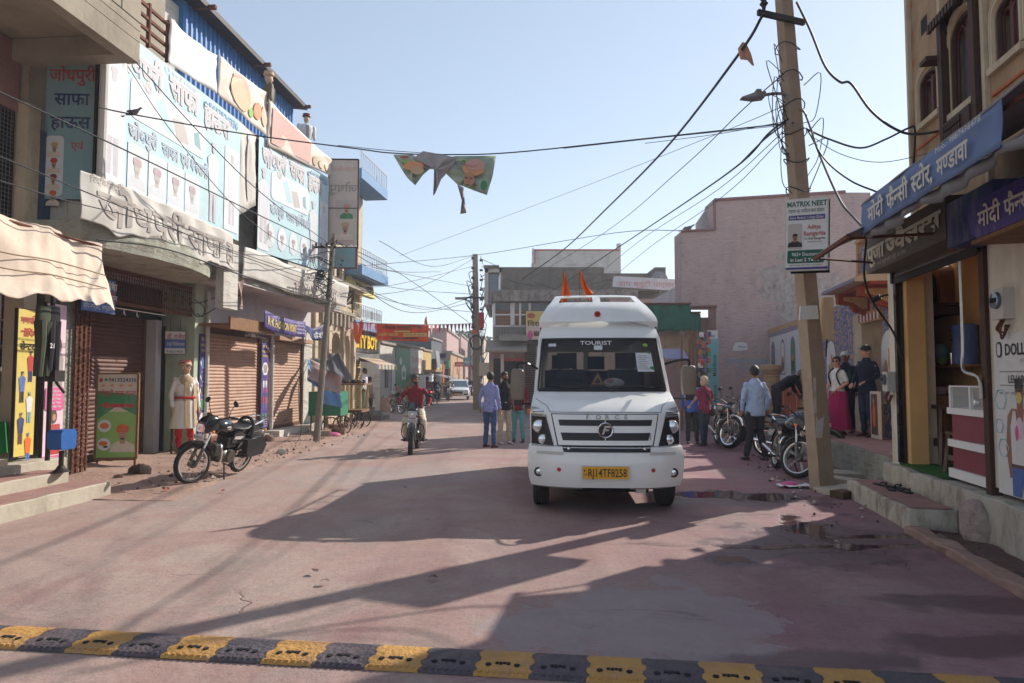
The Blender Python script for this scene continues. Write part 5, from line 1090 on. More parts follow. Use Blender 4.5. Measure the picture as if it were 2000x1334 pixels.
def stool(x,y,s_=1.0,label=''):
 t = thing('plastic_stool',label, 'stool',(x,y,.5),RF); mb = MB('bd_brown'); mb.box(x-.16,x+.16,y-.16,y+.16,.5+.44*s_,.5+.47*s_); mb.build('seat',t)
 for a,b in ((-1,-1),(1,-1),(-1,1),(1,1)): mb = MB('bd_brown'); mb.tube([(x+a*.17,y+b*.17,.5),(x+a*.13,y+b*.13,.5+.44*s_)],.028,4,smooth=False); mb.build('leg',t)
 mb = MB('bd_brown'); mb.box(x-.15,x+.15,y-.15,y-.12,.5+.14*s_,.5+.2*s_); mb.box(x-.15,x+.15,y+.12,y+.15,.5+.14*s_,.5+.2*s_); mb.build('crossbar',t)
stool(8.15,.35,1, 'brown plastic stool standing left of the display counter'); stool(7.2,.55,1.6, 'taller dark stool deeper inside the shop behind the plastic stool')
mb = MB('wood'); mb.box(6.2,7.0,.5,.92,.48,1.36); solo(mb, 'wooden_table', 'plain wooden work table behind the display counter', 'table',(6.6,.7,.48),RF)
mb = MB('bd_pinkpale'); mb.lathe([(.11,0),(.18,.08),(.2,.11),(.18,.11),(.14,.05),(.0,.02)],18,(6.55,.68,1.365)); solo(mb, 'plastic_bowl', 'pink plastic bowl on the wooden table in the shop', 'bowl',(6.55,.68,1.365),RF)
mb = MB('bd_white'); mb.ell((6.08,.8,1.87),.15,.1,.1); mb.v = [(v[0],v[1],v[2]+.03*noise.noise(Vector(v)*9)) for v in mb.v]; solo(mb, 'plastic_bag', 'white plastic bag on the back shelf of the shop', 'bag',(6.08,.8,1.77),RF)
mb = MB('bd_teal'); mb.ell((6.42,.8,1.93),.12,.1,.16); solo(mb, 'plastic_bag', 'greyish teal plastic bag beside the white bag on the back shelf', 'bag',(6.42,.8,1.77),RF)
mb = MB('bd_lime'); mb.ell((6.56,.76,1.83),.06,.06,.06); solo(mb, 'green_ball', 'small bright green round thing on the back shelf', 'fruit',(6.56,.76,1.77),RF)
mb = MB('bd_blue2'); mb.lathe([(.14,1.775),(.15,1.85),(.14,2.2),(.15,2.22),(.15,2.28),(.1,2.3)],18,(7.15,.8,0)); solo(mb, 'plastic_drum', 'tall blue plastic drum on the back shelf', 'drum',(7.15,.8,1.77),RF)
mb = MB('steel'); mb.lathe([(.04,1.775),(.05,1.88),(.05,1.93),(.04,1.93)],12,(6.88,.75,0)); solo(mb, 'steel_tumbler', 'steel tumbler beside the blue drum on the back shelf', 'tumbler',(6.88,.75,1.77),RF)
t = thing('wall_shrine', 'small wooden wall shrine with an arched top high inside the shop', 'shrine',(6.2,.8,2.5),RF)
mb = MB('wood_dark'); mb.M = Matrix.Translation((-1.98-.0,-1.64,.26)); mb.box(7.8,8.7,2.2,2.59,2.33,2.36); mb.box(7.82,8.68,2.25,2.59,2.2,2.32); mb.mat('wood'); mb.prism(arch_pts(8.25,.6,2.37,2.75,2.95),2.4,2.59); mb.mat('dark'); mb.prism(arch_pts(8.25,.4,2.4,2.65,2.82),2.385,2.399); mb.mat('bd_red'); mb.box(8.15,8.35,2.36,2.384,2.42,2.65); mb.mat('gold'); mb.box(8.2,8.3,2.34,2.359,2.5,2.6); mb.M = None; mb.build('cabinet',t)
mb = MB('bd_red'); mb.M = Matrix.Translation((-2.15,-1.65,.24)); mb.box(8.55,8.85,2.585,2.598,1.88,2.03); mb.mat('bd_yellow'); mb.rect(8.57,8.83,1.9,2.01,2.58); mb.mat('bd_red'); mb.text('श्री गणेश',8.59,1.93,.06,2.575,0,w=.2); mb.M = None; solo(mb, 'wall_sticker', 'small red and yellow devotional sticker on the shop back wall', 'sticker',(6.55,.95,2.14),RF)
def meter(x,y,z,s_,label):
 t = thing('electric_meter',label, 'electric meter',(x,y,z),RF)
 mb = MB('bd_silver'); mb.box(x-.09*s_,x+.09*s_,y-.1,y,z,z+.26*s_); mb.mat('glass_win'); mb.lathe([(.075*s_,-.002),(.07*s_,-.03),(.0,-.035)],16,(x,y-.1,z+.16*s_),ax='y'); mb.mat('dark'); mb.box(x-.04*s_,x+.04*s_,y-.139,y-.136,z+.14*s_,z+.18*s_); mb.build('housing',t)
 mb = MB('rust');
 for k in range(3): mb.tube(cr([(x-.04+.03*k,y-.05,z),(x-.05+.04*k,y-.09,z-.09),(x+.02-.02*k,y-.06,z-.12-.03*k),(x+.03*k-.03,y-.02,z-.05)],4),.009,4)
 mb.build('wiring',t)
meter(9.88,-.0,2.14,1.1, 'grey electric meter above the underwear poster'); meter(7.02,-.03,1.42,1.0, 'dusty electric meter on the white pillar left of the shop')
x0,x1 = 9.62,10.55; zt,zb = RF.at(1940,655)[1],.52
t = thing('wall_poster', 'large white underwear poster showing a man in a vest and jeans', 'poster',(10.05,-.02,.5),RF)
mb = MB('bd_white'); mb.box(x0,x1,-.02,-.002,zb,zt); mb.build('panel',t)
mb = MB('bd_black'); y = -.024; mb.text('DOLLAR',x0+.2,zt-.2,.15,y,.02,w=.5); mb.rrect(x0+.05,x0+.15,zt-.22,zt-.07,.04,y); mb.mat('bd_white'); mb.rrect(x0+.07,x0+.13,zt-.2,zt-.09,.025,y-.002)
mb.mat('bd_grey2'); mb.text('ALWAYS',x0+.45,zt-.27,.05,y,0,w=.25); mb.mat('bd_black'); mb.rect(x0+.1,x0+.62,zt-.355,zt-.35,y); mb.rect(x0+.1,x0+.62,zt-.48,zt-.475,y); mb.text('LEHAR',x0+.24,zt-.455,.1,y,.01,w=.27)
for k in range(6): mb.text('VEST',x0+.08+.1*k,zt-.56,.03,y,0,w=.07)
cx = x0+.42;
mb.mat('bd_blue');
for (a,b,r_) in ((x0+.1,1.4,.1),(x0+.06,1.15,.07),(x0+.12,.95,.09),(x1-.12,1.3,.12)): mb.tube([(a+r_*cos(k*pi/3),y,b+r_*sin(k*pi/3)) for k in range(6)],.006,4,closed=True)
mb.mat('bd_skin2'); mb.poly([(cx-.21,1.25),(cx-.14,1.32),(cx+.14,1.32),(cx+.21,1.25),(cx+.26,.98),(cx+.22,.72),(cx+.17,.72),(cx+.16,.95),(cx-.16,.95),(cx-.15,.7),(cx-.2,.68),(cx-.25,.95)],y-.001); mb.poly([(cx-.045,1.3),(cx+.045,1.3),(cx+.045,1.42),(cx-.045,1.42)],y-.002); mb.oval(cx,1.48,.065,.095,y-.003)
mb.mat('bd_white'); mb.poly([(cx-.15,.8),(cx+.15,.8),(cx+.16,1.15),(cx+.11,1.3),(cx+.07,1.3),(cx+.05,1.2),(cx-.05,1.2),(cx-.07,1.3),(cx-.11,1.3),(cx-.16,1.15)],y-.004); mb.mat('bd_pinkpale'); mb.oval(cx,1.15,.06,.1,y-.006); mb.mat('bd_pink'); mb.oval(cx-.05,1.1,.03,.07,y-.007)
mb.mat('bd_black'); mb.poly([(cx-.065,1.5),(cx+.065,1.5),(cx+.06,1.58),(cx,1.6),(cx-.06,1.58)],y-.005); mb.rect(cx-.055,cx+.055,1.475,1.495,y-.006); mb.mat('bd_yellow'); mb.oval(cx,1.42,.05,.05,y-.0055)
mb.mat('bd_blue2'); mb.poly([(cx-.16,.53),(cx-.02,.53),(cx,.7),(cx+.02,.53),(cx+.17,.53),(cx+.16,.82),(cx-.16,.82)],y-.003); mb.mat('bd_brown'); mb.rect(cx-.16,cx+.16,.79,.82,y-.007); mb.build('print',t)
mb = MB('iron'); mb.tube([(6.95,-.03,2.72),(6.9,-.14,2.7)],.014); mb.tube([(6.86,-.2,2.66),(6.92,-.12,2.7)],.04,10); solo(mb, 'security_camera', 'small dark security camera near the top of the white pillar', 'camera',(6.9,-.1,2.7),RF)
AY = -1.0
t = thing('shop_awning', 'blue awning with white Hindi letters and scalloped grey edge over the jewellers shop', 'awning',(10.6,AY,3.2),RF)
mat('awning_blue',C(116,136,178,.6),.7,var=.12,scale=2,grime=.3,gcol=C(110,130,180,.6)); mat('awning_grey',C(150,148,152,.6),.85,var=.12,scale=3,bump=.25,grime=.4,gcol=C(110,108,112,.5))
xA,xB = 9.2,11.98
mb = MB('awning_grey')
def aw(u,v):
 x = xA-.02+(14.5-xA)*u
 if v < .8: s_ = v/.8; y = .25-1.22*s_; z = 3.98-.52*s_-.03*sin(pi*s_)
 else: a = (v-.8)/.2*pi*.5; y = -.97-.06*sin(a); z = 3.42-.0+.04*cos(a)
 return (x,y+.008*noise.noise(Vector((x*3,v*3,0))),z+.02*noise.noise(Vector((x*1.5,v*4,2))))
cloth(mb,aw,60,14); thick(mb.build('canopy_sheet',t),.01)
val = lambda u,v: (xA+.02+(xB-xA)*u,-1.03+.02*noise.noise(Vector((u*7,v,0)))-.02*(1-v),3.10+.32*v)
mb = MB('awning_blue'); cloth(mb,val,40,6); thick(mb.build('sign_cloth',t),.006)
n = 90; mb = MB('awning_grey')
sc = lambda u: .055+.06*abs(sin(u*n*.12))+.03*noise.noise(Vector((u*9,1,1)))
mb.add([(xA+(xB+1.9-xA)*k/n,-1.02+.02*sin(k*.8),3.12) for k in range(n+1)]+[(xA+(xB+1.9-xA)*k/n,-1.0+.03*sin(k*.8),3.12-sc(k/n)) for k in range(n+1)],[(k,k+1,k+n+2,k+n+1) for k in range(n)],True); thick(mb.build('scalloped_edge',t),.004)
mb = MB('bd_letter'); mb.text('मोदी',xA+.32,3.165,.22,-1.075,.02,w=.42); mb.text('फैन~सी',xA+.84,3.165,.22,-1.075,.02,w=.5); mb.text('स~टोर,',xA+1.42,3.165,.22,-1.075,.02,w=.42); mb.text('मण~डावा',xA+1.92,3.165,.2,-1.075,.02,w=.5); mb.text('Mob.: 9887436478',xA+1.9,3.35,.065,-1.075,.0,w=.72); mb.build('lettering',t)
mb = MB('rust'); mb.box(9.15,14,-.98,-.94,3.0,3.04) if False else None; mb.tube([(8.9,-.1,2.95),(14,-.55,2.98)],.02,4); mb.tube([(9.2,-.96,3.4),(14,-.96,3.4)],.02,4); mb.tube([(9.2,-.96,3.4),(9.2,.2,3.9)],.015,4)
for k in range(8): x = 9.6+.33*k; yy = -.16-.09*(x-8.9); mb.tube(cr([(x,yy,2.95),(x,yy-.01,2.89),(x+.03,yy-.01,2.85),(x+.06,yy-.01,2.87),(x+.06,yy-.01,2.9)],3),.008,4)
mb.build('steel_frame',t)
t = thing('tin_canopy', 'rusty corrugated tin canopy sloping out beyond the blue awning', 'canopy',(8.6,-.8,3.2),RF)
mb = MB('tin_grey'); n = 24
c0 = RF.at(1607,483,1.25); c1 = RF.at(1690,405,.9); print('tin',c0,c1)
mb.add([(8.0+k*1.3/n,-1.2,3.1+.012*(k % 2)) for k in range(n+1)]+[(7.1+k*2.2/n,-.1,3.62+.012*(k % 2)) for k in range(n+1)],[(k,k+1,k+n+2,k+n+1) for k in range(n)]); thick(mb.build('sheet',t),.004)
mb = MB('rust'); mb.box(7.95,9.3,-1.22,-1.18,3.05,3.09); mb.tube([(8.0,-1.2,3.07),(7.2,-.1,3.1)],.015,4); mb.tube([(9.2,-1.2,3.07),(9.2,-.1,3.1)],.015,4); mb.build('frame',t)
t = thing('shop_sign', 'purple fancy store sign with cream letters on the nearest shop', 'signboard',(11,-.5,2.8),RF)
b0 = RF.at(1895,415,.5); print('psign',b0,RF.at(1895,355,.5),RF.at(2000,400,.5),RF.at(2000,330,.5))
mb = MB('bd_purple'); mb.prism([(b0[0]+.0,2.86),(b0[0]-.06,3.0),(b0[0]-.02,3.12),(13.2,3.12),(13.2,2.8),(b0[0]+.1,2.8)],-.5,-.44); mb.mat('wood'); mb.box(b0[0],13.2,-.5,.0,2.76,2.795); mb.build('panel',t)
mb = MB('bd_letter'); mb.text('मोदी',b0[0]+.14,2.88,.2,-.506,.02,w=.36); mb.text('फैन~सी स~टोर',b0[0]+.56,2.88,.2,-.506,.02,w=.8); mb.build('lettering',t)
# ---------------- white tourist van ----------------
mat('van_glass',(.015,.02,.026,1),.04,var=0,bump=0,spec=.5,alpha=.46)
mat('lamp_glass',(.75,.78,.8,1),.08,var=.1,metal=.7,bump=0); mat('amber',(.9,.22,.02,1),.3,var=.1,bump=0); mat('plate_yellow',C(240,172,30,.85),.5,var=.06,grime=.2,gcol=C(180,120,50,.6)); mat('mirror_shell',C(150,134,116,.6),.45,var=.12,grime=.4,gcol=C(110,92,76,.6)); mat('trim_black',(.02,.02,.022,1),.35,var=.1,bump=.02)
mat('dash',(.02,.02,.022,1),.6,var=.2,bump=.1)
VAN = thing('tourist_van', 'large white tourist van with a roof fairing and yellow number plate, parked facing the viewer', 'van',(1.10,7.95,0),local=True,rz=-.06)
def vrow(r,L=4.9,nf=22,y1=None):
 z,hw,yf,bu = r; pts = []
 L = y1 if y1 is not None else L
 for k in range(4): pts.append((-hw,L+(yf+bu-L)*k/4+.0,z))
 for k in range(nf+1):
  s_ = -1+2*k/nf; s_ = max(-1,min(1,sin(s_*pi/2)*.35+s_*.65)); pts.append((hw*s_,yf+bu*abs(s_)**3.2,z))
 for k in range(1,5): pts.append((hw,(yf+bu)+(L-yf-bu)*k/4,z))
 return pts
BR = [(.80,.895,.10,.24),(.95,.90,.115,.24),(1.1,.905,.14,.24),(1.18,.905,.17,.24),(1.205,.90,.20,.24),(1.27,.893,.31,.24),(1.35,.88,.49,.22),(1.41,.87,.66,.17),(1.425,.868,.685,.16),(1.6,.855,.81,.15),(1.8,.838,.955,.14),(2.0,.82,1.10,.13),(2.12,.81,1.185,.12),(2.15,.805,1.21,.12),(2.25,.79,1.29,.12),(2.35,.765,1.42,.12),(2.41,.72,1.62,.1),(2.44,.6,2.0,.06)]
def vsurf(x,z,R_=BR):
 for a,b in zip(R_,R_[1:]):
  if a[0] <= z <= b[0] or b is R_[-1] or z < a[0]:
   t = max(0,min(1,(z-a[0])/(b[0]-a[0]))); hw,yf,bu = [a[i]+(b[i]-a[i])*t for i in (1,2,3)]
   return yf+bu*min(1.15,abs(x/hw))**3.2
def patch(mb,c,off,nu=10,nv=3,R_=BR):
 f = lambda u,v: [(c[0][i]*(1-u)+c[1][i]*u)*(1-v)+(c[3][i]*(1-u)+c[2][i]*u)*v for i in (0,1)]
 def g(u,v): x,z = f(u,v); return (x,vsurf(x,z,R_)-off,z)
 cloth(mb,g,nu,nv)
def pslab(mb,c,o0,o1,nu=10,nv=3,R_=BR):
 """raised plate between offsets o0 (back) and o1 (front)"""
 n0 = len(mb.v); patch(mb,c,o1,nu,nv,R_)
 idx = [(i,0) for i in range(nu+1)]+[(nu,j) for j in range(1,nv+1)]+[(i,nv) for i in range(nu-1,-1,-1)]+[(0,j) for j in range(nv-1,0,-1)]
 front = [mb.v[n0+j*(nu+1)+i] for i,j in idx]; m = len(front); back = [(x,y+(o1-o0),z) for x,y,z in front]
 mb.add(front+back,[(i,i+m,(i+1) % m+m,(i+1) % m) for i in range(m)],False)
mb = MB('white_paint'); rows = [vrow(r) for r in BR]; n = len(rows[0]); vs = [p for r in rows for p in r]; fs = []
for k in range(len(rows)-1):
 for i in range(n-1):
  xa_,xb_ = rows[k][i][0],rows[k][i+1][0]; zk = BR[k][0]
  if 1.42 < zk < 2.10 and abs(xa_) < BR[k][1]*.945 and abs(xb_) < BR[k][1]*.945 and rows[k][i][1] < 1.4: continue
  fs.append((k*n+i,k*n+i+1,(k+1)*n+i+1,(k+1)*n+i))
mb.add(vs,fs,True)
mb.add([p for p in rows[-1]],[tuple(range(n))],False)
for s_ in (-1,1): mb.box(s_*.895-.01,s_*.895+.01,1.15,4.9,.42,.81); mb.box(s_*.895-.008,s_*.895+.008,.42,1.15,.74,.81)
body = mb.build('body',VAN,sharp=40)
mb = MB('white_paint')
for x0,x1,z0,z1 in ((-.86,.86,.4,1.35),(-.86,-.72,1.35,2.35),(.72,.86,1.35,2.35),(-.72,.72,2.08,2.42),(-.05,.05,1.35,2.15)): mb.box(x0,x1,4.88,4.92,z0,z1)
mb.build('rear_door',VAN)
BU = [(.29,.85,.16,.25),(.32,.89,.07,.25),(.42,.915,.035,.25),(.58,.927,.015,.25),(.72,.927,.03,.25),(.785,.915,.06,.25),(.80,.895,.12,.24)]
mb = MB('white_paint'); rows = [vrow(r,y1=.5 if r[0] < .7 else .62) for r in BU]; vs = [p for r in rows for p in r]; n = len(rows[0]); fs = []
for k in range(len(rows)-1):
 for i in range(n-1):
  if k == 0 and abs(rows[0][i][0]) < .36 and abs(rows[0][i+1][0]) < .36: continue
  fs.append((k*n+i,k*n+i+1,(k+1)*n+i+1,(k+1)*n+i))
mb.add(vs,fs,True)
bump = mb.build('bumper',VAN,sharp=40)
mb = MB('trim_black'); pslab(mb,[(-.5,.735),(.5,.735),(.52,.808),(-.52,.808)],-.03,.012,12,2,BU); mb.build('lower_intake',bump)
for s_ in (-1,1):
 mb = MB('trim_black'); cx,cz = s_*.79-.005,.49; yy = vsurf(cx,cz,BU); mb.lathe([(.055,.04),(.055,-.012),(.045,-.016),(.04,.0)],18,(cx,yy,cz),ax='y'); mb.mat('lamp_glass'); mb.lathe([(.04,.0),(.03,-.012),(.0,-.016)],14,(cx,yy,cz),ax='y'); mb.build('fog_lamp',bump)
 mb = MB('red_paint'); cx = s_*.545-.01; yy = vsurf(cx,.53,BU); mb.lathe([(.024,.0),(.024,-.008),(.0,-.01)],14,(cx,yy,.53),ax='y'); mb.build('reflector',bump)
 mb = MB('white_paint'); pslab(mb,[(s_*.64-.04,.47),(s_*.64+.04,.47),(s_*.64+.04,.51),(s_*.64-.04,.51)],-.0,.003,2,1,BU); mb.mat('bd_silver'); pslab(mb,[(s_*.66-.16,.70),(s_*.66+.16,.70),(s_*.66+.16,.735),(s_*.66-.16,.735)],0,.004,4,1,BU); mb.build('bumper_detail',bump)
 mb = MB('lamp_glass'); mb.ell((s_*.44,vsurf(s_*.44,.77,BU)-.005,.772),.022,.014,.022,10,6); mb.build('small_lamp',bump)
yy = vsurf(0,.5,BU)
pl = MB('alu'); pl.box(-.295,.255,yy-.03,yy+.02,.425,.585); pl.mat('plate_yellow'); pl.box(-.285,.245,yy-.036,yy-.031,.435,.575); plo = pl.build('number_plate',bump)
mb = MB('bd_black'); mb.text('RJ14TF8258',-.225,.46,.13,yy-.0385,.012,w=.45); mb.mat('bd_navy'); mb.text('IND',-.275,.475,.03,yy-.0385,.0); mb.mat('bd_brown'); mb.oval(-.262,.53,.012,.012,yy-.0385,8); mb.build('lettering',plo)
mb = MB('trim_black'); pslab(mb,[(-.575,.80),(.555,.80),(.63,1.175),(-.65,1.175)],-.02,.004,14,4)
mb.mat('white_paint'); pslab(mb,[(-.56,.81),(.54,.81),(.615,1.165),(-.635,1.165)],.004,.016,14,4)
g = mb.build('grille',VAN)
mb = MB('trim_black'); pslab(mb,[(-.545,1.035),(.53,1.035),(.545,1.105),(-.56,1.105)],.016,.019,14,2); pslab(mb,[(-.51,.865),(.49,.865),(.515,.955),(-.535,.955)],.016,.019,14,2); mb.build('grille_slot',g)
mb = MB('iron')
for k in range(44): x = -.5+k*.0235; yy = vsurf(x,.91)-.022; mb.box(x,x+.006,yy,yy+.004,.87,.95); yy = vsurf(x,1.07)-.022; mb.box(x,x+.006,yy,yy+.004,1.04,1.1)
mb.build('grille_mesh',g)
mb = MB('chrome'); cz = .985; yy = vsurf(0,cz)-.03; mb.tube([(.085*cos(a)-.01,yy,cz+.085*sin(a)) for a in [2*pi*k/28 for k in range(28)]],.010,6,closed=True); mb.mat('trim_black'); mb.lathe([(.085,.015),(.082,.0),(.0,-.002)],28,(-.01,yy,cz),ax='y'); mb.mat('chrome')
for p in ([(-.045,-.05),(-.02,-.05),(.015,.05),(-.01,.05)],[(-.01,.03),(.0,.052),(.06,.052),(.055,.03)],[(-.022,-.008),(-.015,.012),(.04,.012),(.036,-.008)]): mb.prism([(a-.01,cz+b) for a,b in p],yy-.008,yy-.003)
mb.tube([(-.01,yy,cz+.09),(-.01,yy,cz+.125)],.008,4); mb.tube([(-.01,yy,cz-.09),(-.01,yy,cz-.14)],.008,4); mb.build('badge',g)
mb = MB('bd_grey');
for k,ch in enumerate('FORCE'): mb.text(ch,-.235+k*.112,1.115,.065,0,.022,xs=1.25,fn=lambda a,b,c: (a,vsurf(a,b)-.021+c,b))
mb.build('lettering',g)
for s_ in (-1,1):
 q = lambda a,b: (s_*a,b)
 mb = MB('trim_black'); pslab(mb,[q(.885,.81),q(.615,.80),q(.725,1.19),q(.89,1.21)],0,.012,6,6); h = mb.build('headlight',VAN)
 mb = MB('lamp_glass')
 for cx,cz,r in ((.79,1.02,.075),(.745,.87,.055)):
  yy = vsurf(s_*cx,cz)-.014; mb.mat('chrome'); mb.tube([(s_*cx+r*cos(a),yy-.004+.06*abs(cos(a))*0,cz+r*sin(a)) for a in [2*pi*k/20 for k in range(20)]],.006,5,closed=True); mb.mat('lamp_glass'); mb.lathe([(r*.95,.012),(r*.9,-.004),(r*.5,-.012),(0,-.016)],18,(s_*cx,yy,cz),ax='y')
 mb.build('lens',h)
 mb = MB('lamp_glass'); pslab(mb,[q(.88,1.14),q(.70,1.13),q(.735,1.22),q(.885,1.25)],.012,.018,5,2)
 mb.mat('iron')
 for k in range(6):
  for j in range(2): x = s_*(.745+.024*k); z = 1.16+.028*j; yy = vsurf(x,z)-.021; mb.box(x-.007,x+.007,yy,yy+.003,z-.008,z+.008)
 mb.build('daytime_lamp',h)
 mb = MB('amber'); mb.ell((s_*.925,.62,1.18),.02,.05,.035,8,6); mb.build('side_indicator',VAN)
mb = MB('iron'); mb.tube([(x,vsurf(x,1.19)-.002,1.19) for x in [-.66+.066*k for k in range(21)]],.004,4)
for s_ in (-1,1): mb.tube([(s_*.66,vsurf(.66,1.19)-.002,1.19),(s_*.7,vsurf(.7,1.26)-.003,1.26),(s_*.84,vsurf(.84,1.34)-.003,1.34)],.004,4)
mb.build('bonnet_seam',VAN)
WS = [(-.815,1.445),(.815,1.445),(.765,2.125),(-.765,2.125)]
mb = MB('van_glass'); patch(mb,WS,.004,22,8); ws = mb.build('windscreen',VAN)
mb = MB('trim_black')
edge = []
for a,b in ((0,1),(1,2),(2,3),(3,0)):
 for k in range(12): t_ = k/12; x = WS[a][0]*(1-t_)+WS[b][0]*t_; z = WS[a][1]*(1-t_)+WS[b][1]*t_; edge.append((x,vsurf(x,z)-.004,z))
mb.tube(edge,.014,5,closed=True); mb.build('seal',ws)
mb = MB('bd_white'); mb.text('TOURIST',-.26,2.04,.075,0,.02,w=.42,fn=lambda a,b,c: (a,vsurf(a,b)-.009+c,b)); mb.build('lettering',ws)
mb = MB('bd_pale'); pslab(mb,[(.47,1.68),(.69,1.68),(.67,1.93),(.46,1.93)],.004,.007,3,3); pslab(mb,[(-.68,2.02),(-.58,2.02),(-.58,2.06),(-.68,2.06)],.004,.007,2,1); pslab(mb,[(-.08,1.97),(.03,1.97),(.03,2.03),(-.08,2.03)],.004,.007,2,1); mb.mat('bd_grey')
for k in range(8): pslab(mb,[(.49,1.71+.025*k),(.63-.02*(k % 3),1.71+.025*k),(.63-.02*(k % 3),1.718+.025*k),(.49,1.718+.025*k)],.008,.009,2,1)
mb.mat('bd_lime'); yy = vsurf(.6,2.03)-.01; mb.oval(.6,2.03,.035,.028,yy); mb.mat('bd_green'); mb.oval(.63,1.93,.025,.02,vsurf(.63,1.93)-.012); mb.oval(.66,1.72,.03,.03,vsurf(.66,1.72)-.013); mb.build('sticker',ws)
mb = MB('trim_black')
for a in (-.55,.1): mb.tube([(a,vsurf(a,1.43)-.02,1.43),(a+.1,vsurf(a+.1,1.48)-.025,1.47),(a+.52,vsurf(a+.5,1.52)-.02,1.505)],.008,5); mb.box(a+.02,a+.56,vsurf(a+.3,1.5)-.022,vsurf(a+.3,1.5)-.012,1.485,1.5)
mb.build('wiper',VAN)
mb = MB('dash'); mb.box(-.8,.8,.80,1.25,1.2,1.47); mb.ell((-.42,1.1,1.5),.28,.14,.08)
mb.build('dashboard',VAN)
mb = MB('trim_black'); mb.tube([(-.42+.19*cos(a),1.32+.06*sin(a),1.58+.17*sin(a)) for a in [2*pi*k/24 for k in range(24)]],.014,6,closed=True); mb.tube([(-.42,1.2,1.45),(-.42,1.32,1.58)],.02); mb.tube([(-.6,1.32,1.58),(-.24,1.32,1.58)],.012); mb.build('steering_wheel',VAN)
for x,y in ((-.42,1.75),(.42,1.75),(-.5,2.7),(.5,2.7),(.1,3.4)):
 mb = MB('black_seat'); mb.box(x-.25,x+.25,y,y+.14,.9,1.72); mb.box(x-.14,x+.14,y+.02,y+.12,1.74,1.96); mb.box(x-.25,x+.25,y-.45,y,.9,1.1); mb.v = [(v[0],v[1]+(v[2]-.9)*.12,v[2]) for v in mb.v]; mb.build('seat',VAN)
mb = MB('dash'); mb.box(-.82,.82,.9,4.85,.75,.8); mb.box(-.80,.80,1.45,4.85,2.2,2.3)
for s_ in (-1,1): mb.box(s_*.835-.01,s_*.835+.01,1.3,4.85,.8,1.3)
mb.build('cabin_lining',VAN)
for s_ in (-1,1):
 for y0,y1 in ((1.35,2.2),(2.3,3.5),(3.6,4.7)): mb = MB('van_glass'); mb.add([(s_*(.882-.008),y0,1.42),(s_*(.882-.008),y1,1.42),(s_*.835,y1,2.05),(s_*.835,y0,2.05)],[(0,1,2,3)]); mb.v = [(v[0]+s_*.012,v[1],v[2]) for v in mb.v]; mb.build('side_window',VAN)
mb = MB('bd_red'); z0 = 1.505; y_ = .98
def tri(m,r,d): mb.mat(m); mb.poly([(-.04-r,z0+.0+(.1-r)*.45),(-.04+r,z0+(.1-r)*.45),(-.04,z0+r*1.75+(.1-r)*.45)],y_-d)
tri('bd_red',.10,0); tri('bd_yellow',.075,.004); tri('bd_red',.05,.008); tri('bd_black',.038,.012); mb.box(-.14,.06,y_-.01,y_+.02,z0-.03,z0-.002)
mb.build('warning_triangle',VAN)
mb = MB('bd_white'); mb.ell((.17,1.0,1.53),.14,.06,.07); mb.mat('bd_rose'); mb.ell((.12,.96,1.56),.05,.03,.035); mb.build('dash_cloth',VAN)
for s_,x0,x1,z0,z1 in ((-1,-1.155,-.985,1.31,1.72),(1,.985,1.165,1.38,1.76)):
 mb = MB('trim_black'); zt = z1+.06; mb.tube(cr([(s_*.83,.95,1.72 if s_ < 0 else 1.78),(s_*.95,.72,zt),(s_*1.07,.66,zt),(s_*1.08,.66,z1-.02)],4),.016,6); mb.tube([(s_*.87,.8,z0-.04),(s_*1.05,.68,z0-.04),(s_*1.05,.68,z0+.04)],.014,6); arm = mb.build('mirror_arm',VAN)
 mb = MB('mirror_shell'); w = (x1-x0)/2; h = (z1-z0)/2; cx,cz = (x0+x1)/2,(z0+z1)/2; rings = []
 for yy,k in ((.62,.75),(.63,.93),(.66,1.0),(.72,1.0),(.74,.93)):
  ring = []
  for i in range(24): a = 2*pi*i/24; c_,s2 = cos(a),sin(a); ring.append((cx+w*k*(abs(c_)**.4)*(1 if c_ > 0 else -1),yy,cz+h*k*(abs(s2)**.4)*(1 if s2 > 0 else -1)))
  rings.append(ring)
 mb.loft(rings,smooth=True)
 mb.mat('trim_black'); mb.box(cx-w*.55,cx+w*.55,.645,.735,z0-.06,z0+.01); m_ = mb.build('mirror',arm)
mb = MB('white_paint')
for s_ in (-1,1): mb.tube([(s_*.852,vsurf(.84,1.5)+.02,1.44),(s_*.80,vsurf(.79,2.12)+.02,2.14),(s_*.77,1.55,2.3)],.018,6)
mb.build('pillar_trim',VAN)
FR = [(2.33,.80,1.36,.12),(2.37,.81,1.33,.12),(2.44,.79,1.37,.12),(2.53,.74,1.46,.12),(2.62,.69,1.6,.12),(2.67,.65,1.7,.12),(2.77,.60,1.92,.12),(2.80,.58,2.0,.1),(2.79,.56,2.12,.1)]
mb = MB('white_paint'); rows = [vrow(r,y1=2.75,nf=28) for r in FR]; n = len(rows[0]); vs = []; fs = []
for k,r in enumerate(rows):
 for p in r:
  z = p[2]
  if k == 0: z = 2.33+.05*max(0,1-(abs(p[0])/.62)**4)-.12*max(0,(abs(p[0])-.66)/.15)
  vs.append((p[0],p[1]+(.04 if (k in (2,) and abs(p[0]) < .6) else 0),z))
for k in range(len(rows)-1):
 for i in range(n-1):
  xa_,xb_ = rows[k][i][0],rows[k][i+1][0]; fr = rows[k][i][1] < 2.1 and abs(xa_) < .60 and abs(xb_) < .60
  if k == 5 and fr and min(abs(xa_),abs(xb_)) > .035 and max(abs(xa_),abs(xb_)) < .55: continue
  fs.append((k*n+i,k*n+i+1,(k+1)*n+i+1,(k+1)*n+i))
mb.add(vs,fs,True); fa = mb.build('roof_fairing',VAN); thick(fa,.012); fa.data.set_sharp_from_angle(angle=R(40))
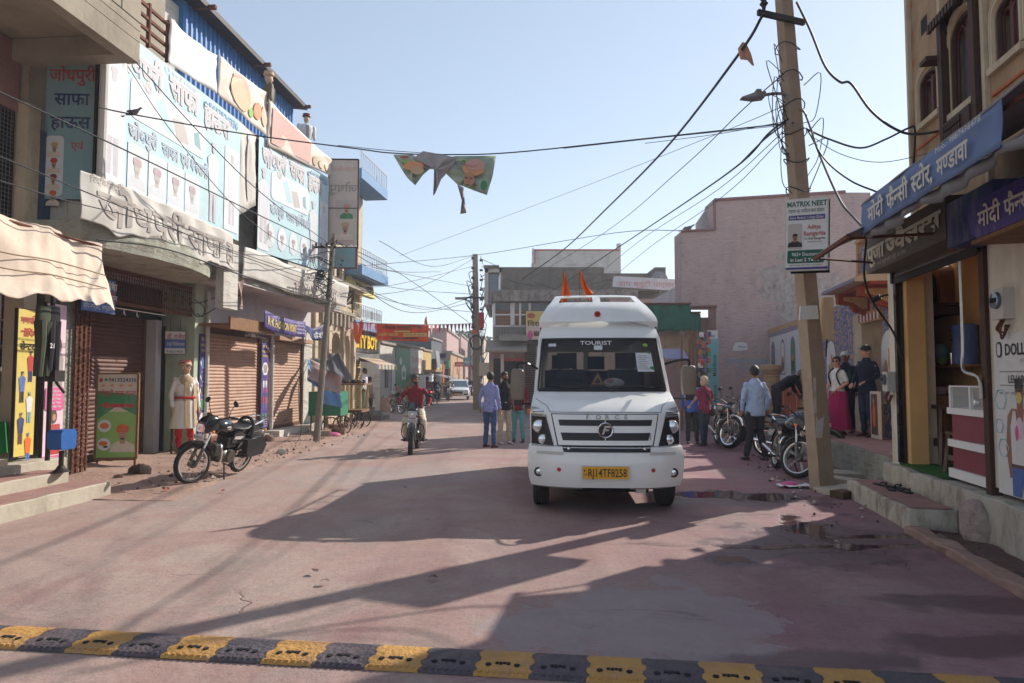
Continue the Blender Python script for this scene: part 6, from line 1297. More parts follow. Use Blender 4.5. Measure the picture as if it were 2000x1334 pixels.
mb = MB('trim_black'); mb.box(-.7,.7,1.5,1.6,2.3,2.36); mb.box(-.5,.5,2.2,2.7,2.44,2.6); mb.build('roof_hatch',VAN)
mb = MB('alu')
for s_ in (-1,1): mb.tube([(s_*.6,2.2,2.74),(s_*.6,4.7,2.70),(s_*.6,4.7,2.42)],.015)
for k in range(6): mb.tube([(-.6,2.4+.45*k,2.7),(.6,2.4+.45*k,2.7)],.012)
mb.build('roof_rack',VAN)
mb = MB('bd_red'); cx,cz = -.01,2.475; yy = 1.41
for k in range(7): a = 2*pi*k/7; mb.mat('red_paint'); mb.ell((cx+.028*cos(a),yy-.012+.0*k,cz+.028*sin(a)),.018,.008,.018,8,5)
mb.mat('bd_darkred'); mb.ell((cx,yy-.02,cz),.02,.008,.02,8,5); mb.build('rose_emblem',fa)
def wheel(x,y,r,w,par,sub=True):
 mb = MB('rubber'); h = w/2; mb.lathe([(r*.6,-h*.8),(r*.86,-h),(r*.97,-h*.85),(r,-h*.6),(r,h*.6),(r*.97,h*.85),(r*.86,h),(r*.6,h*.8)],36,(x,y,r),ax='x');
 for q in (-.5,-.17,.17,.5): mb.mat('dark'); mb.tube([(x+h*q,y+(r+.0005)*cos(a),r+(r+.0005)*sin(a)) for a in [2*pi*k/36 for k in range(36)]],.005,4,closed=True)
 t_ = mb.build('wheel',par); mb = MB('alu'); mb.lathe([(r*.6,-h*.7),(r*.45,-h*.3),(0,-h*.35)],20,(x,y,r),ax='x'); mb.lathe([(0,h*.35),(r*.45,h*.3),(r*.6,h*.7)],20,(x,y,r),ax='x'); mb.build('rim',t_); return t_
for x in (-.775,.765): wheel(x,.80,.36,.2,VAN); wheel(x,4.0,.36,.2,VAN)
mb = MB('dark'); mb.box(-.66,.66,.5,4.8,.38,.75); mb.box(-.36,.36,.3,.6,.24,.36); mb.box(-.8,.8,1.3,4.8,.45,.8); mb.mat('iron'); mb.tube([(-.66,.82,.36),(.66,.82,.36)],.05); mb.tube([(.5,.5,.4),(.52,.55,.2)],.03); mb.mat('alu'); mb.box(.38,.5,.45,.5,.2,.34); mb.build('chassis',VAN)
def flag(label,px,pyb,pyt,Y,pts,group='saffron flags fixed on the van roof'):
 a = AT(px,pyb,Y); b = AT(px,pyt,Y); t = thing('saffron_flag',label, 'flag',tuple(a),group=group)
 mb = MB('wood'); mb.tube([(a.x,Y,2.5 if Y < 13 else a.z),tuple(b)],.008,5); mb.build('pole',t)
 mb = MB('cloth_orange'); n = 8; L_ = [AT(p[0],p[1],Y) for p in pts[0]]; R_ = [AT(p[0],p[1],Y) for p in pts[1]]
 L_ = cr(L_,4); R_ = cr(R_,4)
 vs = []; m = len(L_)
 for i in range(m):
  for k in range(n+1): u = k/n; p = L_[i].lerp(R_[i],u); vs.append((p.x,p.y+.03*sin(u*9+i*.5),p.z))
 mb.add(vs,[(i*(n+1)+k,i*(n+1)+k+1,(i+1)*(n+1)+k+1,(i+1)*(n+1)+k) for i in range(m-1) for k in range(n)],True); thick(mb.build('cloth',t),.003)
flag('bunched saffron flag on the van roof, the wider one hanging straight',1100,605,528,10.6,([(1101,533),(1098,560),(1096,600)],[(1103,532),(1110,562),(1116,578)]))
flag('narrow saffron flag on the van roof trailing down to the right',1132,600,528,10.8,([(1132,530),(1137,560),(1150,590)],[(1135,529),(1146,558),(1158,572)]))
# ---------------- people ----------------
def limb(mb,p0,p1,r0,r1,bulge=0.0,n=10,sq=1.0):
 p0,p1 = Vector(p0),Vector(p1); d = (p1-p0); L = d.length; d.normalize()
 ts = [-.85*r0/L,-.45*r0/L,0,.3,.6,1,1+.45*r1/L,1+.85*r1/L]; rs = [r0*.5,r0*.88,r0,r0+(r1-r0)*.3+bulge,r0+(r1-r0)*.6+bulge*.6,r1,r1*.88,r1*.5]
 mb.tube([p0+d*(L*t) for t in ts],rs,n,sq=sq)
def ering(c,side,fwd,a,b,n=16): return [Vector(c)+side*(a*cos(2*pi*k/n))+fwd*(b*sin(2*pi*k/n)) for k in range(n)]
def torso(mb,J,k=0.0,lo=True,belly=0.0,top=True):
 sl,sr,hl,hr = Vector(J['sh_l']),Vector(J['sh_r']),Vector(J['hip_l']),Vector(J['hip_r']); neck = Vector(J['neck']); pel = (hl+hr)/2; ch = (sl+sr)/2
 s1 = (sl-sr).normalized(); s0 = (hl-hr).normalized(); up = (ch-pel).normalized(); f1 = s1.cross(up).normalized(); f0 = s0.cross(up).normalized()
 L = (ch-pel).length; P = lambda t: pel+(ch-pel)*t
 rr = []
 spec = [(-.16,.12,.09),(-.08,.155,.11),(.0,.165,.115),(.22,.145,.105+belly),(.42,.142,.105+belly),(.65,.163,.115),(.85,.178,.11),(.97,.165,.092),(1.06,.125,.078),(1.13,.085,.065),(1.19,.06,.055)]
 for t,a,b in spec:
  if not lo and t < 0: continue
  if not top and t > .3: continue
  s_ = s0.lerp(s1,max(0,min(1,t))).normalized(); f_ = f0.lerp(f1,max(0,min(1,t))).normalized(); rr.append(ering(P(t),s_,f_,a+k,b+k))
 mb.loft(rr,smooth=True)
STAND = dict(hip_l=(.09,0,.92),hip_r=(-.09,0,.92),knee_l=(.10,-.02,.50),knee_r=(-.10,-.02,.50),ank_l=(.11,.02,.09),ank_r=(-.11,.02,.09),sh_l=(.168,0,1.405),sh_r=(-.168,0,1.405),neck=(0,0,1.50),head=(0,-.02,1.63),
             elb_l=(.235,.03,1.14),elb_r=(-.235,.03,1.14),wr_l=(.235,-.06,.89),wr_r=(-.235,-.06,.89))
def remesh(o,vox,smooth=4,fold=0.0,fs=7.0,seed=0):
 m = o.modifiers.new('r', 'REMESH'); m.mode = 'VOXEL'; m.voxel_size = vox; m.use_smooth_shade = True
 m = o.modifiers.new('s', 'SMOOTH'); m.factor = .5; m.iterations = smooth
 me = evalmesh(o); o.modifiers.clear(); mats = list(o.data.materials); old = o.data; o.data = me; bpy.data.meshes.remove(old)
 if not me.materials:
  for q in mats: me.materials.append(q)
 if fold:
  import numpy as np
  n_ = len(me.vertices); co = np.empty(n_*3); no = np.empty(n_*3); me.vertices.foreach_get('co',co); me.vertices.foreach_get('normal',no); co = co.reshape(-1,3); no = no.reshape(-1,3); x,y,z = co.T*fs
  d = .55*np.sin(x*3.1+2*np.sin(z*1.7+seed)+y*2)*np.sin(z*2.3+1.7*np.sin(x*2+y*1.3+seed))+.35*np.sin(z*5.3+3*np.sin(x*1.3+seed)+y*3)*np.sin(x*4.1+y*3.7)
  me.vertices.foreach_set('co',(co+no*(fold*d)[:,None]).ravel())
 for p in me.polygons: p.use_smooth = True
 return me
def hand(mb,wr,elb,side,curl=.5,grip=None):
 wr,elb = Vector(wr),Vector(elb); d = (wr-elb).normalized();
 if grip: d = Vector(grip).normalized()
 lat = Vector((0,-1,0)) if abs(d.y) < .8 else Vector((1,0,0)); lat = (lat-d*lat.dot(d)).normalized(); nrm = d.cross(lat).normalized()*side
 pc = wr+d*.05; limb(mb,wr,wr+d*.075,.026,.033,0,8,.55)
 for k in range(4):
  b = wr+d*.085+lat*(-.027+.018*k); l = (.036,.042,.040,.031)[k]; m = b+d*l*.8+nrm*-l*curl*.5; e = m+d*l*.45-nrm*l*curl; mb.tube([b-d*.02,b,m,e],[.009,.0095,.0085,.006],6)
 tb = wr+d*.03+lat*.028*-1; mb.tube([tb,tb-lat*.022+d*.02-nrm*.012,tb-lat*.026+d*.05-nrm*.02],[.012,.011,.008],6)
def person(label,x,y,z,rz,h=1.72,pose=None,top='cloth_white',bottom='cloth_navy',skin='skin',hair='hair',shoe='shoe',sleeve='long',hairlen=0,yaw=0,pitch=0,vox=.011,extra=None,skirt=None,collar=True,cat='person',beard=False,open_=None,belly=0,group=None,legs='long'):
 J = dict(STAND); J.update(pose or {})
 o = thing('person',label,cat,(x,y,z),local=True,rz=rz,group=group); o.scale = (h/1.76,)*3
 Hm = Matrix.Translation(Vector(J['head'])) @ Matrix.Rotation(yaw,4, 'Z') @ Matrix.Rotation(pitch,4, 'X')
 mb = MB(skin); torso(mb,J,-.008)
 limb(mb,J['neck'],Hm @ Vector((0,.005,-.02)),.056,.052)
 for s_ in 'lr':
  sd = 1 if s_ == 'l' else -1
  limb(mb,J['sh_'+s_],J['elb_'+s_],.046,.036,.004); limb(mb,J['elb_'+s_],J['wr_'+s_],.037,.025,.004)
  limb(mb,J['hip_'+s_],J['knee_'+s_],.08,.052); limb(mb,J['knee_'+s_],J['ank_'+s_],.05,.035,.008)
  hand(mb,J['wr_'+s_],J['elb_'+s_],sd,.6,J.get('grip'))
 mb.M = Hm
 mb.ell((0,.012,.025),.074,.093,.10); mb.ell((0,-.022,-.05),.054,.062,.062); mb.ell((0,-.035,-.01),.063,.055,.07)
 mb.ell((0,-.098,-.012),.013,.02,.02,8,6); mb.ell((0,-.088,.012),.009,.014,.03,8,6)
 for q in (-1,1): mb.ell((q*.076,.015,-.002),.010,.022,.032,8,6); mb.ell((q*.03,-.083,.034),.024,.012,.008,8,6); mb.ell((q*.035,-.07,-.02),.02,.018,.018,8,6)
 mb.ell((0,-.085,-.052),.024,.011,.008,8,6); mb.ell((0,-.078,-.085),.02,.016,.018,8,6)
 mb.M = None; b = mb.build('body',o); me = remesh(b,min(vox,.009),2)
 for q in ('eye', 'lips', 'hair'): me.materials.append(MT[q])
 Hi = Hm.inverted()
 for p in me.polygons:
  c = Hi @ p.center
  if c.y < -.04 and abs(c.z) < .14:
   if abs(abs(c.x)-.031) < .015 and abs(c.z-.014) < .006: p.material_index = 1
   elif abs(c.x) < .024 and abs(c.z+.053) < .005: p.material_index = 2
   elif abs(abs(c.x)-.032) < .02 and abs(c.z-.038) < .005: p.material_index = 3
   elif beard and (c.z < -.03 and not (abs(c.x) < .02 and abs(c.z+.053) < .008)) and c.z > -.12: p.material_index = 3
  elif beard and abs(c.x) > .04 and -.11 < c.z < -.01 and -.04 <= c.y < .0: p.material_index = 3
 if hair:
  mb = MB(hair); mb.M = Hm; nu,nv = 28,18; vs = []
  for j in range(nv+1):
   a = -pi/2+pi*j/nv
   for i in range(nu): u = 2*pi*i/nu; dlt = 1+.03*noise.noise(Vector((cos(u)*3,sin(u)*3,a*3))); vs.append((.083*cos(u)*cos(a)*dlt,.016+.103*sin(u)*cos(a)*dlt,.032+.108*sin(a)*dlt))
  fs = []
  for j in range(nv):
   for i in range(nu):
    q = (j*nu+i,j*nu+(i+1) % nu,(j+1)*nu+(i+1) % nu,(j+1)*nu+i); c = sum((Vector(vs[t]) for t in q),Vector())/4
    if c.z < (.07 if c.y < -.05 else (.045-.9*(c.y+.05)) if c.y < .03 else -.045) : continue
    fs.append(q)
  mb.add(vs,fs,True)
  if hairlen:
   mb.ell((0,.05,-.03),.085,.055,.10); mb.ell((.065,.0,-.04),.022,.04,.075); mb.ell((-.065,.0,-.04),.022,.04,.075)
  hb = mb.build('hair',o); thick(hb,.006)
 if top:
  mb = MB(top); torso(mb,J,.013,True,belly)
  for s_ in 'lr':
   e,w = Vector(J['elb_'+s_]),Vector(J['wr_'+s_]); sh = Vector(J['sh_'+s_])
   if sleeve == 'long': limb(mb,sh,e,.053,.047,.006); limb(mb,e,e.lerp(w,.95),.049,.036)
   elif sleeve == 'roll': limb(mb,sh,e,.053,.049,.006); limb(mb,e,e.lerp(w,.35),.05,.046)
   elif sleeve == 'short': limb(mb,sh,sh.lerp(e,.75),.055,.056)
  nk = Vector(J['neck'])
  if collar: mb.tube([nk+Vector((.062*cos(a),.056*sin(a)-.004,.012)) for a in [2*pi*k/14 for k in range(14)]],.014,6,closed=True)
  if skirt or bottom: mb.loft([ering(Vector(J['hip_l']).lerp(Vector(J['hip_r']),.5)+Vector((0,0,dz)),Vector((1,0,0)),Vector((0,1,0)),a,b_) for dz,a,b_ in ((-.1,.178,.135),(-.02,.186,.14),(.08,.175,.13))] if abs(J['hip_l'][2]-.92) < .1 and not J.get('bend') else [ering(J['hip_l'],Vector((1,0,0)),Vector((0,1,0)),.01,.01),ering(Vector(J['hip_l'])+Vector((0,0,.02)),Vector((1,0,0)),Vector((0,1,0)),.01,.01)],smooth=True)
  c = mb.build('shirt',o); remesh(c,vox*1.2,4,.012,9,x*3)
 if bottom and not skirt:
  mb = MB(bottom); torso(mb,J,.008,True,0,False)
  for s_ in 'lr':
   kn,an = Vector(J['knee_'+s_]),Vector(J['ank_'+s_]); limb(mb,J['hip_'+s_],kn,.098,.07,.004); limb(mb,kn,kn.lerp(an,.93),.07,.056 if bottom != 'cloth_red' else .045,.002)
  c = mb.build('trousers',o); remesh(c,vox*1.2,3,.012,8,x*5)
 if skirt:
  mb = MB(skirt); rr = []
  for t,a in ((0,.2),(.15,.215),(.5,.23),(.9,.27),(1,.28)):
   zz = .98-.86*t; rr.append([(a*(1+.06*sin(7*u+t*2))*cos(u),(a*.85)*(1+.06*sin(7*u+t*2))*sin(u),zz) for u in [2*pi*k/40 for k in range(40)]])
  mb.loft(rr,smooth=True); mb.build('skirt',o)
 if shoe:
  for s_ in 'lr':
   a = Vector(J['ank_'+s_]); f = Vector(J.get('foot_'+s_,(0,-1,0))).normalized(); mb = MB(shoe); sd = Vector((f.y,-f.x,0)).normalized(); up = sd.cross(f)*-1
   if up.z < 0: up = -up
   rr = []
   for t,w,hh in ((-.075,.022,.04),(-.06,.036,.07),(0,.042,.085),(.06,.045,.06),(.13,.046,.045),(.18,.035,.03),(.2,.015,.018)):
    c = a-up*.085+f*t; rr.append([c+sd*(w*cos(u))+up*(hh/2+hh/2*sin(u)) for u in [2*pi*k/12 for k in range(12)]])
   mb.loft(rr,smooth=True); mb.build('shoe',o)
 if extra: extra(o,J,Hm)
 return o
def at_ground(px,py,z=0): g = G(px,py,z); return g.x,g.y
WALKB = dict(knee_l=(.11,-.03,.5),ank_l=(.13,.0,.09),knee_r=(-.1,.0,.5),ank_r=(-.12,.04,.09))
person('man in lavender shirt and blue jeans seen from behind, left of the van',*at_ground(957,874),0,2.62,1.74,dict(WALKB,elb_l=(.25,.06,1.15),wr_l=(.26,.0,.91)), 'cloth_blue', 'cloth_jeans',hair='hair',yaw=.35)
person('bearded man in black t-shirt and khaki trousers behind the lavender shirt man',*at_ground(985,867),0,.55,1.75,WALKB, 'cloth_black', 'cloth_khaki',sleeve='short',beard=True,shoe='bd_grey2',yaw=.2)
person('man in dark red shirt and pale teal trousers half hidden by the van mirror',*at_ground(1012,864),0,-.2,1.7,dict(WALKB,elb_r=(-.27,.03,1.16),wr_r=(-.15,-.16,1.05)), 'cloth_maroon', 'cloth_teal',shoe='shoe_black')
def shoulderbag(o,J,Hm):
 mb = MB('black_plastic'); mb.tube(cr([(.15,.02,1.46),(.02,.135,1.28),(-.17,.12,1.0),(-.2,.05,.93)],4),.012,5); mb.tube(cr([(.15,.0,1.46),(.02,-.12,1.28),(-.18,-.08,1.0)],4),.012,5); mb.ell((-.23,.03,.86),.06,.12,.12); mb.build('shoulder_bag',o)
person('blonde woman in wine red t-shirt and dark jeans carrying a shoulder bag',*at_ground(1377,871),0,pi+.45,1.64,dict(knee_l=(.11,.02,.5),ank_l=(.16,.12,.1),elb_l=(.29,.02,1.2),wr_l=(.3,-.16,1.04),elb_r=(-.27,.0,1.18),wr_r=(-.28,-.16,1.0),ank_r=(-.1,-.12,.09),knee_r=(-.1,-.09,.5)), 'cloth_wine', 'cloth_jeans_dark',skin='skin_pale',hair='hair_blonde',hairlen=1,sleeve='short',shoe='shoe_black',extra=shoulderbag,yaw=.3)
person('person in a bright blue shirt and black trousers beside the van mirror',*at_ground(1353,868),0,pi-.3,1.66,{}, 'cloth_royal', 'cloth_black',shoe='shoe_black')
person('dark haired person in black standing at the stall behind the blonde woman',AT(1358,738,20.5).x,20.5,0,pi,1.92,{}, 'cloth_black', 'cloth_black',shoe='shoe_black')
person('man in pale blue shirt and black trousers seen from behind, near the parked motorcycles',*at_ground(1477,899),0,pi+.12,1.84,dict(knee_l=(.1,0,.5),ank_l=(.17,-.04,.09),ank_r=(-.15,.06,.09),elb_l=(.25,.03,1.15),elb_r=(-.25,.03,1.15),wr_l=(.24,-.05,.93),wr_r=(-.25,-.05,.93)), 'cloth_skyblue', 'cloth_charcoal',shoe='shoe_black',belly=.01)
BEND = dict(bend=1,sh_l=(.17,-.42,1.18),sh_r=(-.17,-.42,1.18),neck=(0,-.5,1.22),head=(0,-.62,1.27),elb_l=(.24,-.5,.92),elb_r=(-.24,-.5,.92),wr_l=(.18,-.62,.72),wr_r=(-.18,-.62,.72))
person('man bending forward behind the fluted stone column',AT(1515,738,15.6).x,15.6,.47,1.5,1.66,BEND, 'cloth_black', 'cloth_charcoal',skin='skin_dark',sleeve='roll',pitch=.5,hair='hair_grey')
def sunglasses(o,J,Hm):
 mb = MB('black_paint'); mb.M = Hm
 for q in (-1,1): mb.ell((q*.033,-.092,.012),.028,.012,.02,10,6); mb.box(min(q*.06,q*.078),max(q*.06,q*.078),-.09,.02,.012,.018)
 mb.M = None; mb.build('sunglasses',o)
def ladyx(o,J,Hm):
 sunglasses(o,J,Hm); bp = MB('cloth_green'); bp.ell((0,.24,1.2),.15,.11,.26); bp.v = [(v[0],v[1],v[2]) for v in bp.v]; bp.mat('black_plastic'); bp.ell((0,.27,1.05),.13,.10,.12)
 for q in (-1,1): bp.tube(cr([(q*.12,.16,1.42),(q*.13,.0,1.49),(q*.13,-.13,1.35),(q*.14,-.05,1.12),(q*.1,.14,1.05)],4),.018,6)
 bp.build('backpack',o)
person('woman in white t-shirt, magenta skirt and sunglasses with a teal backpack',AT(1636,738,13.7).x,13.7,.47,-1.35,1.56,dict(elb_l=(.25,.05,1.16),wr_l=(.14,-.16,1.0),elb_r=(-.25,-.02,1.16),wr_r=(-.16,-.18,1.0)), 'cloth_white',None,skin='skin_pale',hair='hair',skirt='cloth_magenta',sleeve='short',extra=ladyx,yaw=.5,collar=False)
def whitecap(m,brim=.09):
 def f(o,J,Hm):
  mb = MB(m); mb.M = Hm; mb.ell((0,.014,.055),.09,.108,.085,18,10); rr = []
  mb.loft([[(x,-.085-brim*(1-(x/.075)**2),.055+dz) for x in [-.07+.02*k for k in range(8)]]+[(x,-.07,.06+dz) for x in [.07-.02*k for k in range(8)]] for dz in (0,.008)],smooth=False)
  mb.M = None; mb.build('cap',o)
 return f
person('man in a white cap and navy jacket behind the woman with the backpack',AT(1652,738,14.15).x,14.15,.47,-.8,1.68,{}, 'cloth_navy', 'cloth_navy',skin='skin',extra=whitecap('bd_white'))
def capcam(o,J,Hm): whitecap('black_plastic')(o,J,Hm)
person('older man in black cap and dark jacket standing in the haveli doorway',AT(1693,738,13.2).x,13.2,.47,-1.25,1.76,dict(elb_l=(.26,.03,1.16),wr_l=(.16,-.2,1.06),elb_r=(-.26,.0,1.16),wr_r=(-.14,-.22,1.02),knee_l=(.1,-.04,.5)), 'cloth_navy', 'cloth_jeans_dark',skin='skin_pale',hair='hair_grey',extra=capcam)
person('man in grey shirt and black trousers standing by the wooden cart',AT(693,738,27).x,27,0,1.2,1.62,{}, 'cloth_grey', 'cloth_black',vox=.018)
person('man in pale pink shirt and black trousers walking beside the cart',AT(722,738,28.5).x,28.5,0,2.4,1.65,dict(ank_l=(.15,-.2,.09),knee_l=(.12,-.16,.5),ank_r=(-.12,.2,.12)), 'cloth_tarp_pink', 'cloth_black',vox=.018)
person('man in a white shirt seen above the cart before the yellow shutters',AT(712,738,24.6).x,24.6,.45,1.4,1.5,{}, 'cloth_white', 'cloth_grey',skin='skin_dark',vox=.018)
for px,Yf,c,b,l in ((905,74, 'cloth_red', 'cloth_black', 'tiny far pedestrian in red at the end of the street'),(912,70, 'cloth_white', 'cloth_navy', 'tiny far pedestrian in white at the end of the street'),(919,66, 'cloth_black', 'cloth_black', 'tiny far pedestrian in black near the end of the street'),(899,90, 'cloth_orange', 'cloth_black', 'tiny far pedestrian in orange, the most distant walker'),(1006,30.5, 'cloth_brown', 'cloth_black', 'man in brown at the small shop behind the standing group')):
 person(l,AT(px,738,Yf).x,Yf,0,rs.uniform(-3,3) if Yf > 40 else .2,1.68,{},c,b,vox=.03)
def groomx(o,J,Hm):
 mb = MB('turban_cloth'); mb.M = Hm; mb.ell((0,.01,.075),.105,.115,.055,20,10)
 for k in range(4): mb.mat('cloth_red' if k % 2 else 'turban_cloth'); mb.tube([((.1-.008*k)*cos(a),.012+(.11-.01*k)*sin(a),.06+.022*k+.014*sin(a*2+k)) for a in [2*pi*q/24 for q in range(24)]],.016,6,closed=True)
 mb.M = None; mb.build('turban',o)
 mb = MB('sherwani'); rr = []
 for t,a,b in ((0,.19,.14),(.3,.2,.16),(.7,.235,.185),(1,.265,.21)):
  zz = 1.0-.52*t; rr.append([(a*(1+.03*sin(6*u+t))*cos(u),b*(1+.03*sin(6*u+t))*sin(u),zz) for u in [2*pi*k/36 for k in range(36)]])
 mb.loft(rr,smooth=True); mb.build('coat_skirt',o)
 mb = MB('gold_brocade');
 for zz,b in ((1.38,-.138),(1.25,-.142),(1.1,-.136),(.98,-.155),(.8,-.175),(.62,-.2),(.5,-.22)): pass
 mb.loft([[(-.045,y_,z_),(.045,y_,z_),(.045,y_+.02,z_),(-.045,y_+.02,z_)] for z_,y_ in ((1.46,-.10),(1.36,-.143),(1.22,-.147),(1.08,-.139),(.98,-.158),(.8,-.183),(.62,-.21),(.49,-.226))],smooth=False)
 mb.loft([[(.13,y_,z_),(.20,y_+.05,z_),(.20,y_+.07,z_),(.13,y_+.02,z_)] for z_,y_ in ((1.42,-.06),(1.2,-.115),(1.05,-.11),(.9,-.14),(.6,-.18),(.5,-.2))],smooth=False)
 mb.tube([(.066*cos(a),.06*sin(a),1.515) for a in [2*pi*k/16 for k in range(16)]],.018,6,closed=True); mb.ell((0,-.07,1.38),.13,.075,.12); mb.build('brocade',o)
 mb = MB('cloth_red'); mb.tube([(.188*cos(a),.142*sin(a),1.06) for a in [2*pi*k/24 for k in range(24)]],.026,6,closed=True); mb.build('sash_belt',o)
 mb = MB('wood_dark'); mb.tube([(-.19,.08,0),(-.19,.08,.95)],.02); mb.build('stand',o)
mat('sherwani',C(236,230,222,.85),.8,var=.06,scale=14,bump=.3); mat('gold_brocade',C(206,178,140,.8),.7,var=.35,scale=60,bump=.5); mat('turban_cloth',C(206,180,158,.8),.85,var=.15,scale=20); mat('mannequin_skin',C(226,186,152,.8),.5,var=.03)
gx,gy = at_ground(358,884,.14); person('life-size groom mannequin in cream sherwani, turban and red trousers by the pillar',gx,gy,.13,.75,1.80,dict(ank_l=(.13,-.05,.09),ank_r=(-.09,.02,.09)), 'sherwani', 'cloth_red',skin='mannequin_skin',hair=None,shoe='bd_silver',extra=groomx,cat='mannequin',yaw=.5)
def bustfig(label,px,pyb,pyt,off,coat,hatm,bolt,rz):
 x,zb_ = LF.at(px,pyb,off); _,zt_ = LF.at(px,pyt,off); s_ = (zt_-zb_)/.80
 o = thing('parapet_statue',label, 'statue',(x,-off,zb_),LF,local=True,rz=LF.rz+rz); o.scale = (s_,)*3
 mb = MB('bd_tan'); mb.ell((0,.0,.62),.085,.095,.12); mb.ell((0,-.095,.6),.012,.02,.02,8,6); mb.lathe([(.05,.44),(.045,.54)],10); mb.build('head',o)
 mb = MB(coat); mb.loft([ering((0,0,z_),Vector((1,0,0)),Vector((0,1,0)),a,b) for z_,a,b in ((-.1,.14,.10),(.1,.17,.12),(.3,.22,.13),(.42,.2,.11),(.47,.08,.07))],smooth=True)
 for q in (-1,1): limb(mb,(q*.22,0,.38),(q*.25,0,.05),.07,.05)
 mb.mat(bolt); mb.box(-.04,.04,-.14,-.1,.05,.4); mb.build('bust',o)
 mb = MB(hatm); mb.lathe([(.1,.68),(.125,.70),(.12,.73),(.1,.74),(.11,.78),(.04,.8)],18); mb.build('hat',o)
mat('old_bronze',C(120,104,76,.6),.6,var=.3,grime=.4)
bustfig('tall stiff statue in dark coat and flat turban standing on the roof parapet',524,205,138,.95, 'old_bronze', 'bd_tan', 'bd_tan',.6)
bustfig('smaller statue in white coat and red turban on the far roof parapet',598,272,221,.9, 'bd_white', 'bd_darkred', 'bd_grey',-.9)
# ---------------- motorcycles ----------------
mat('disc_spoke',C(196,196,196,.8),.35,metal=.7,var=.05,bump=0); mat('engine',C(120,118,112,.6),.45,metal=.7,var=.2,bump=.1); mat('tank_black',(.015,.015,.018,1),.15,var=.1,bump=0,coat=.8); mat('tail_red',(.6,.02,.02,1),.3,var=.05,bump=0); mat('brake_glow',(.8,.02,.02,1),.3,var=.05,bump=0,emis=((1,.05,.03,1),6)); mat('helmet',(.02,.02,.02,1),.2,var=.05,bump=0)
def bike(label,x,y,z,rz,lean=0,steer=0,style='commuter',r=.30,tw=.075,plate='RJ18 SA 6412',alloy=False,group=None,detail=True,bag=False,spoke_n=24,tail_on=False,cowl=True,tank='tank_black'):
 o = thing('motorcycle',label, 'motorcycle',(x,y,z),local=True); o.rotation_euler = (0,lean,rz)
 if group: o['group'] = group
 SM = Matrix.Translation((0,-.42,.85)) @ Matrix.Rotation(steer,4,Vector((0,.42,1)).normalized()) @ Matrix.Translation((0,.42,-.85))
 def whl(cy,M,nm):
  mb = MB('rubber',M); mb.lathe([(r*.80,-tw*.3),(r*.88,-tw*.5),(r*.96,-tw*.42),(r,-tw*.15),(r,tw*.15),(r*.96,tw*.42),(r*.88,tw*.5),(r*.80,tw*.3)],40,(0,cy,r),ax='x',ring=True)
  for k in range(20 if detail else 0): a = 2*pi*k/20; mb.tube([(-tw*.4,cy+(r*.985)*cos(a),r+(r*.985)*sin(a)),(0,cy+(r*1.003)*cos(a+.06),r+(r*1.003)*sin(a+.06)),(tw*.4,cy+(r*.985)*cos(a),r+(r*.985)*sin(a))],.004,4)
  w = mb.build(nm,o)
  mb = MB('disc_spoke' if alloy else 'chrome',M); mb.lathe([(r*.81,-tw*.32),(r*.74,-tw*.25),(r*.74,tw*.25),(r*.81,tw*.32)],36,(0,cy,r),ax='x',ring=True)
  if alloy:
   for k in range(5):
    a = 2*pi*k/5+.3
    for q in (-.07,.07): mb.tube([(0,cy+.05*cos(a),r+.05*sin(a)),(0,cy+r*.77*cos(a+q),r+r*.77*sin(a+q))],.012,4,smooth=False)
  else:
   for k in range(spoke_n): a = 2*pi*k/spoke_n; sx = .03*(1 if k % 2 else -1); mb.tube([(sx,cy+.05*cos(a+.5*(1 if k % 4 < 2 else -1)),r+.05*sin(a+.5*(1 if k % 4 < 2 else -1))),(0,cy+r*.76*cos(a),r+r*.76*sin(a))],.0028,3)
  mb.mat('engine'); mb.lathe([(0,-.055),(.05,-.05),(.065,-.03),(.065,.03),(.05,.05),(0,.055)],18,(0,cy,r),ax='x')
  mb.build('rim',w)
 whl(-.64,SM, 'front_wheel'); whl(.62,None, 'rear_wheel')
 mb = MB('chrome',SM)
 for s_ in (-1,1): mb.tube([(s_*.075,-.64,r),(s_*.075,-.40,.86)],.019,8); mb.mat('engine'); mb.tube([(s_*.075,-.645,r-.02),(s_*.075,-.54,.54)],.026,8); mb.mat('chrome')
 mb.build('front_fork',o)
 mb = MB('black_paint' if style != 'cruiser' else 'chrome',SM); rings = []
 for k in range(13):
  a = R(30+k*10.5); rr_ = r+.035; w = .055; c = (-.64-rr_*cos(a),r+rr_*sin(a)); rings.append([(-w,c[0]+.02*cos(a),c[1]-.02*sin(a)),(-w*.7,c[0]-.008*cos(a),c[1]+.008*sin(a)),(0,c[0]-.018*cos(a),c[1]+.018*sin(a)),(w*.7,c[0]-.008*cos(a),c[1]+.008*sin(a)),(w,c[0]+.02*cos(a),c[1]-.02*sin(a))])
 mb.loft(rings,closed=False,caps=False,smooth=True); thick(mb.build('front_mudguard',o),.003)
 mb = MB('black_paint'); rings = []
 for k in range(12):
  a = R(20+k*13); rr_ = r+.05; w = .06; c = (.62-rr_*cos(a)*1,r+rr_*sin(a)); rings.append([(-w,c[0],c[1]-.03),(-w,c[0],c[1]),(w,c[0],c[1]),(w,c[0],c[1]-.03)])
 mb.loft(rings,closed=False,caps=False,smooth=False); thick(mb.build('rear_mudguard',o),.003)
 mb = MB('black_plastic'); mb.tube(cr([(0,-.38,.82),(0,-.30,.45),(0,-.05,.27),(0,.25,.3),(0,.35,.55),(0,.1,.7),(0,-.36,.78)],4),.02,6)
 for s_ in (-1,1): mb.tube([(s_*.11,.62,r),(s_*.12,.15,.36)],.022,6); mb.tube([(s_*.10,.15,.66),(s_*.1,.82,.72)],.016,6)
 mb.build('frame',o)
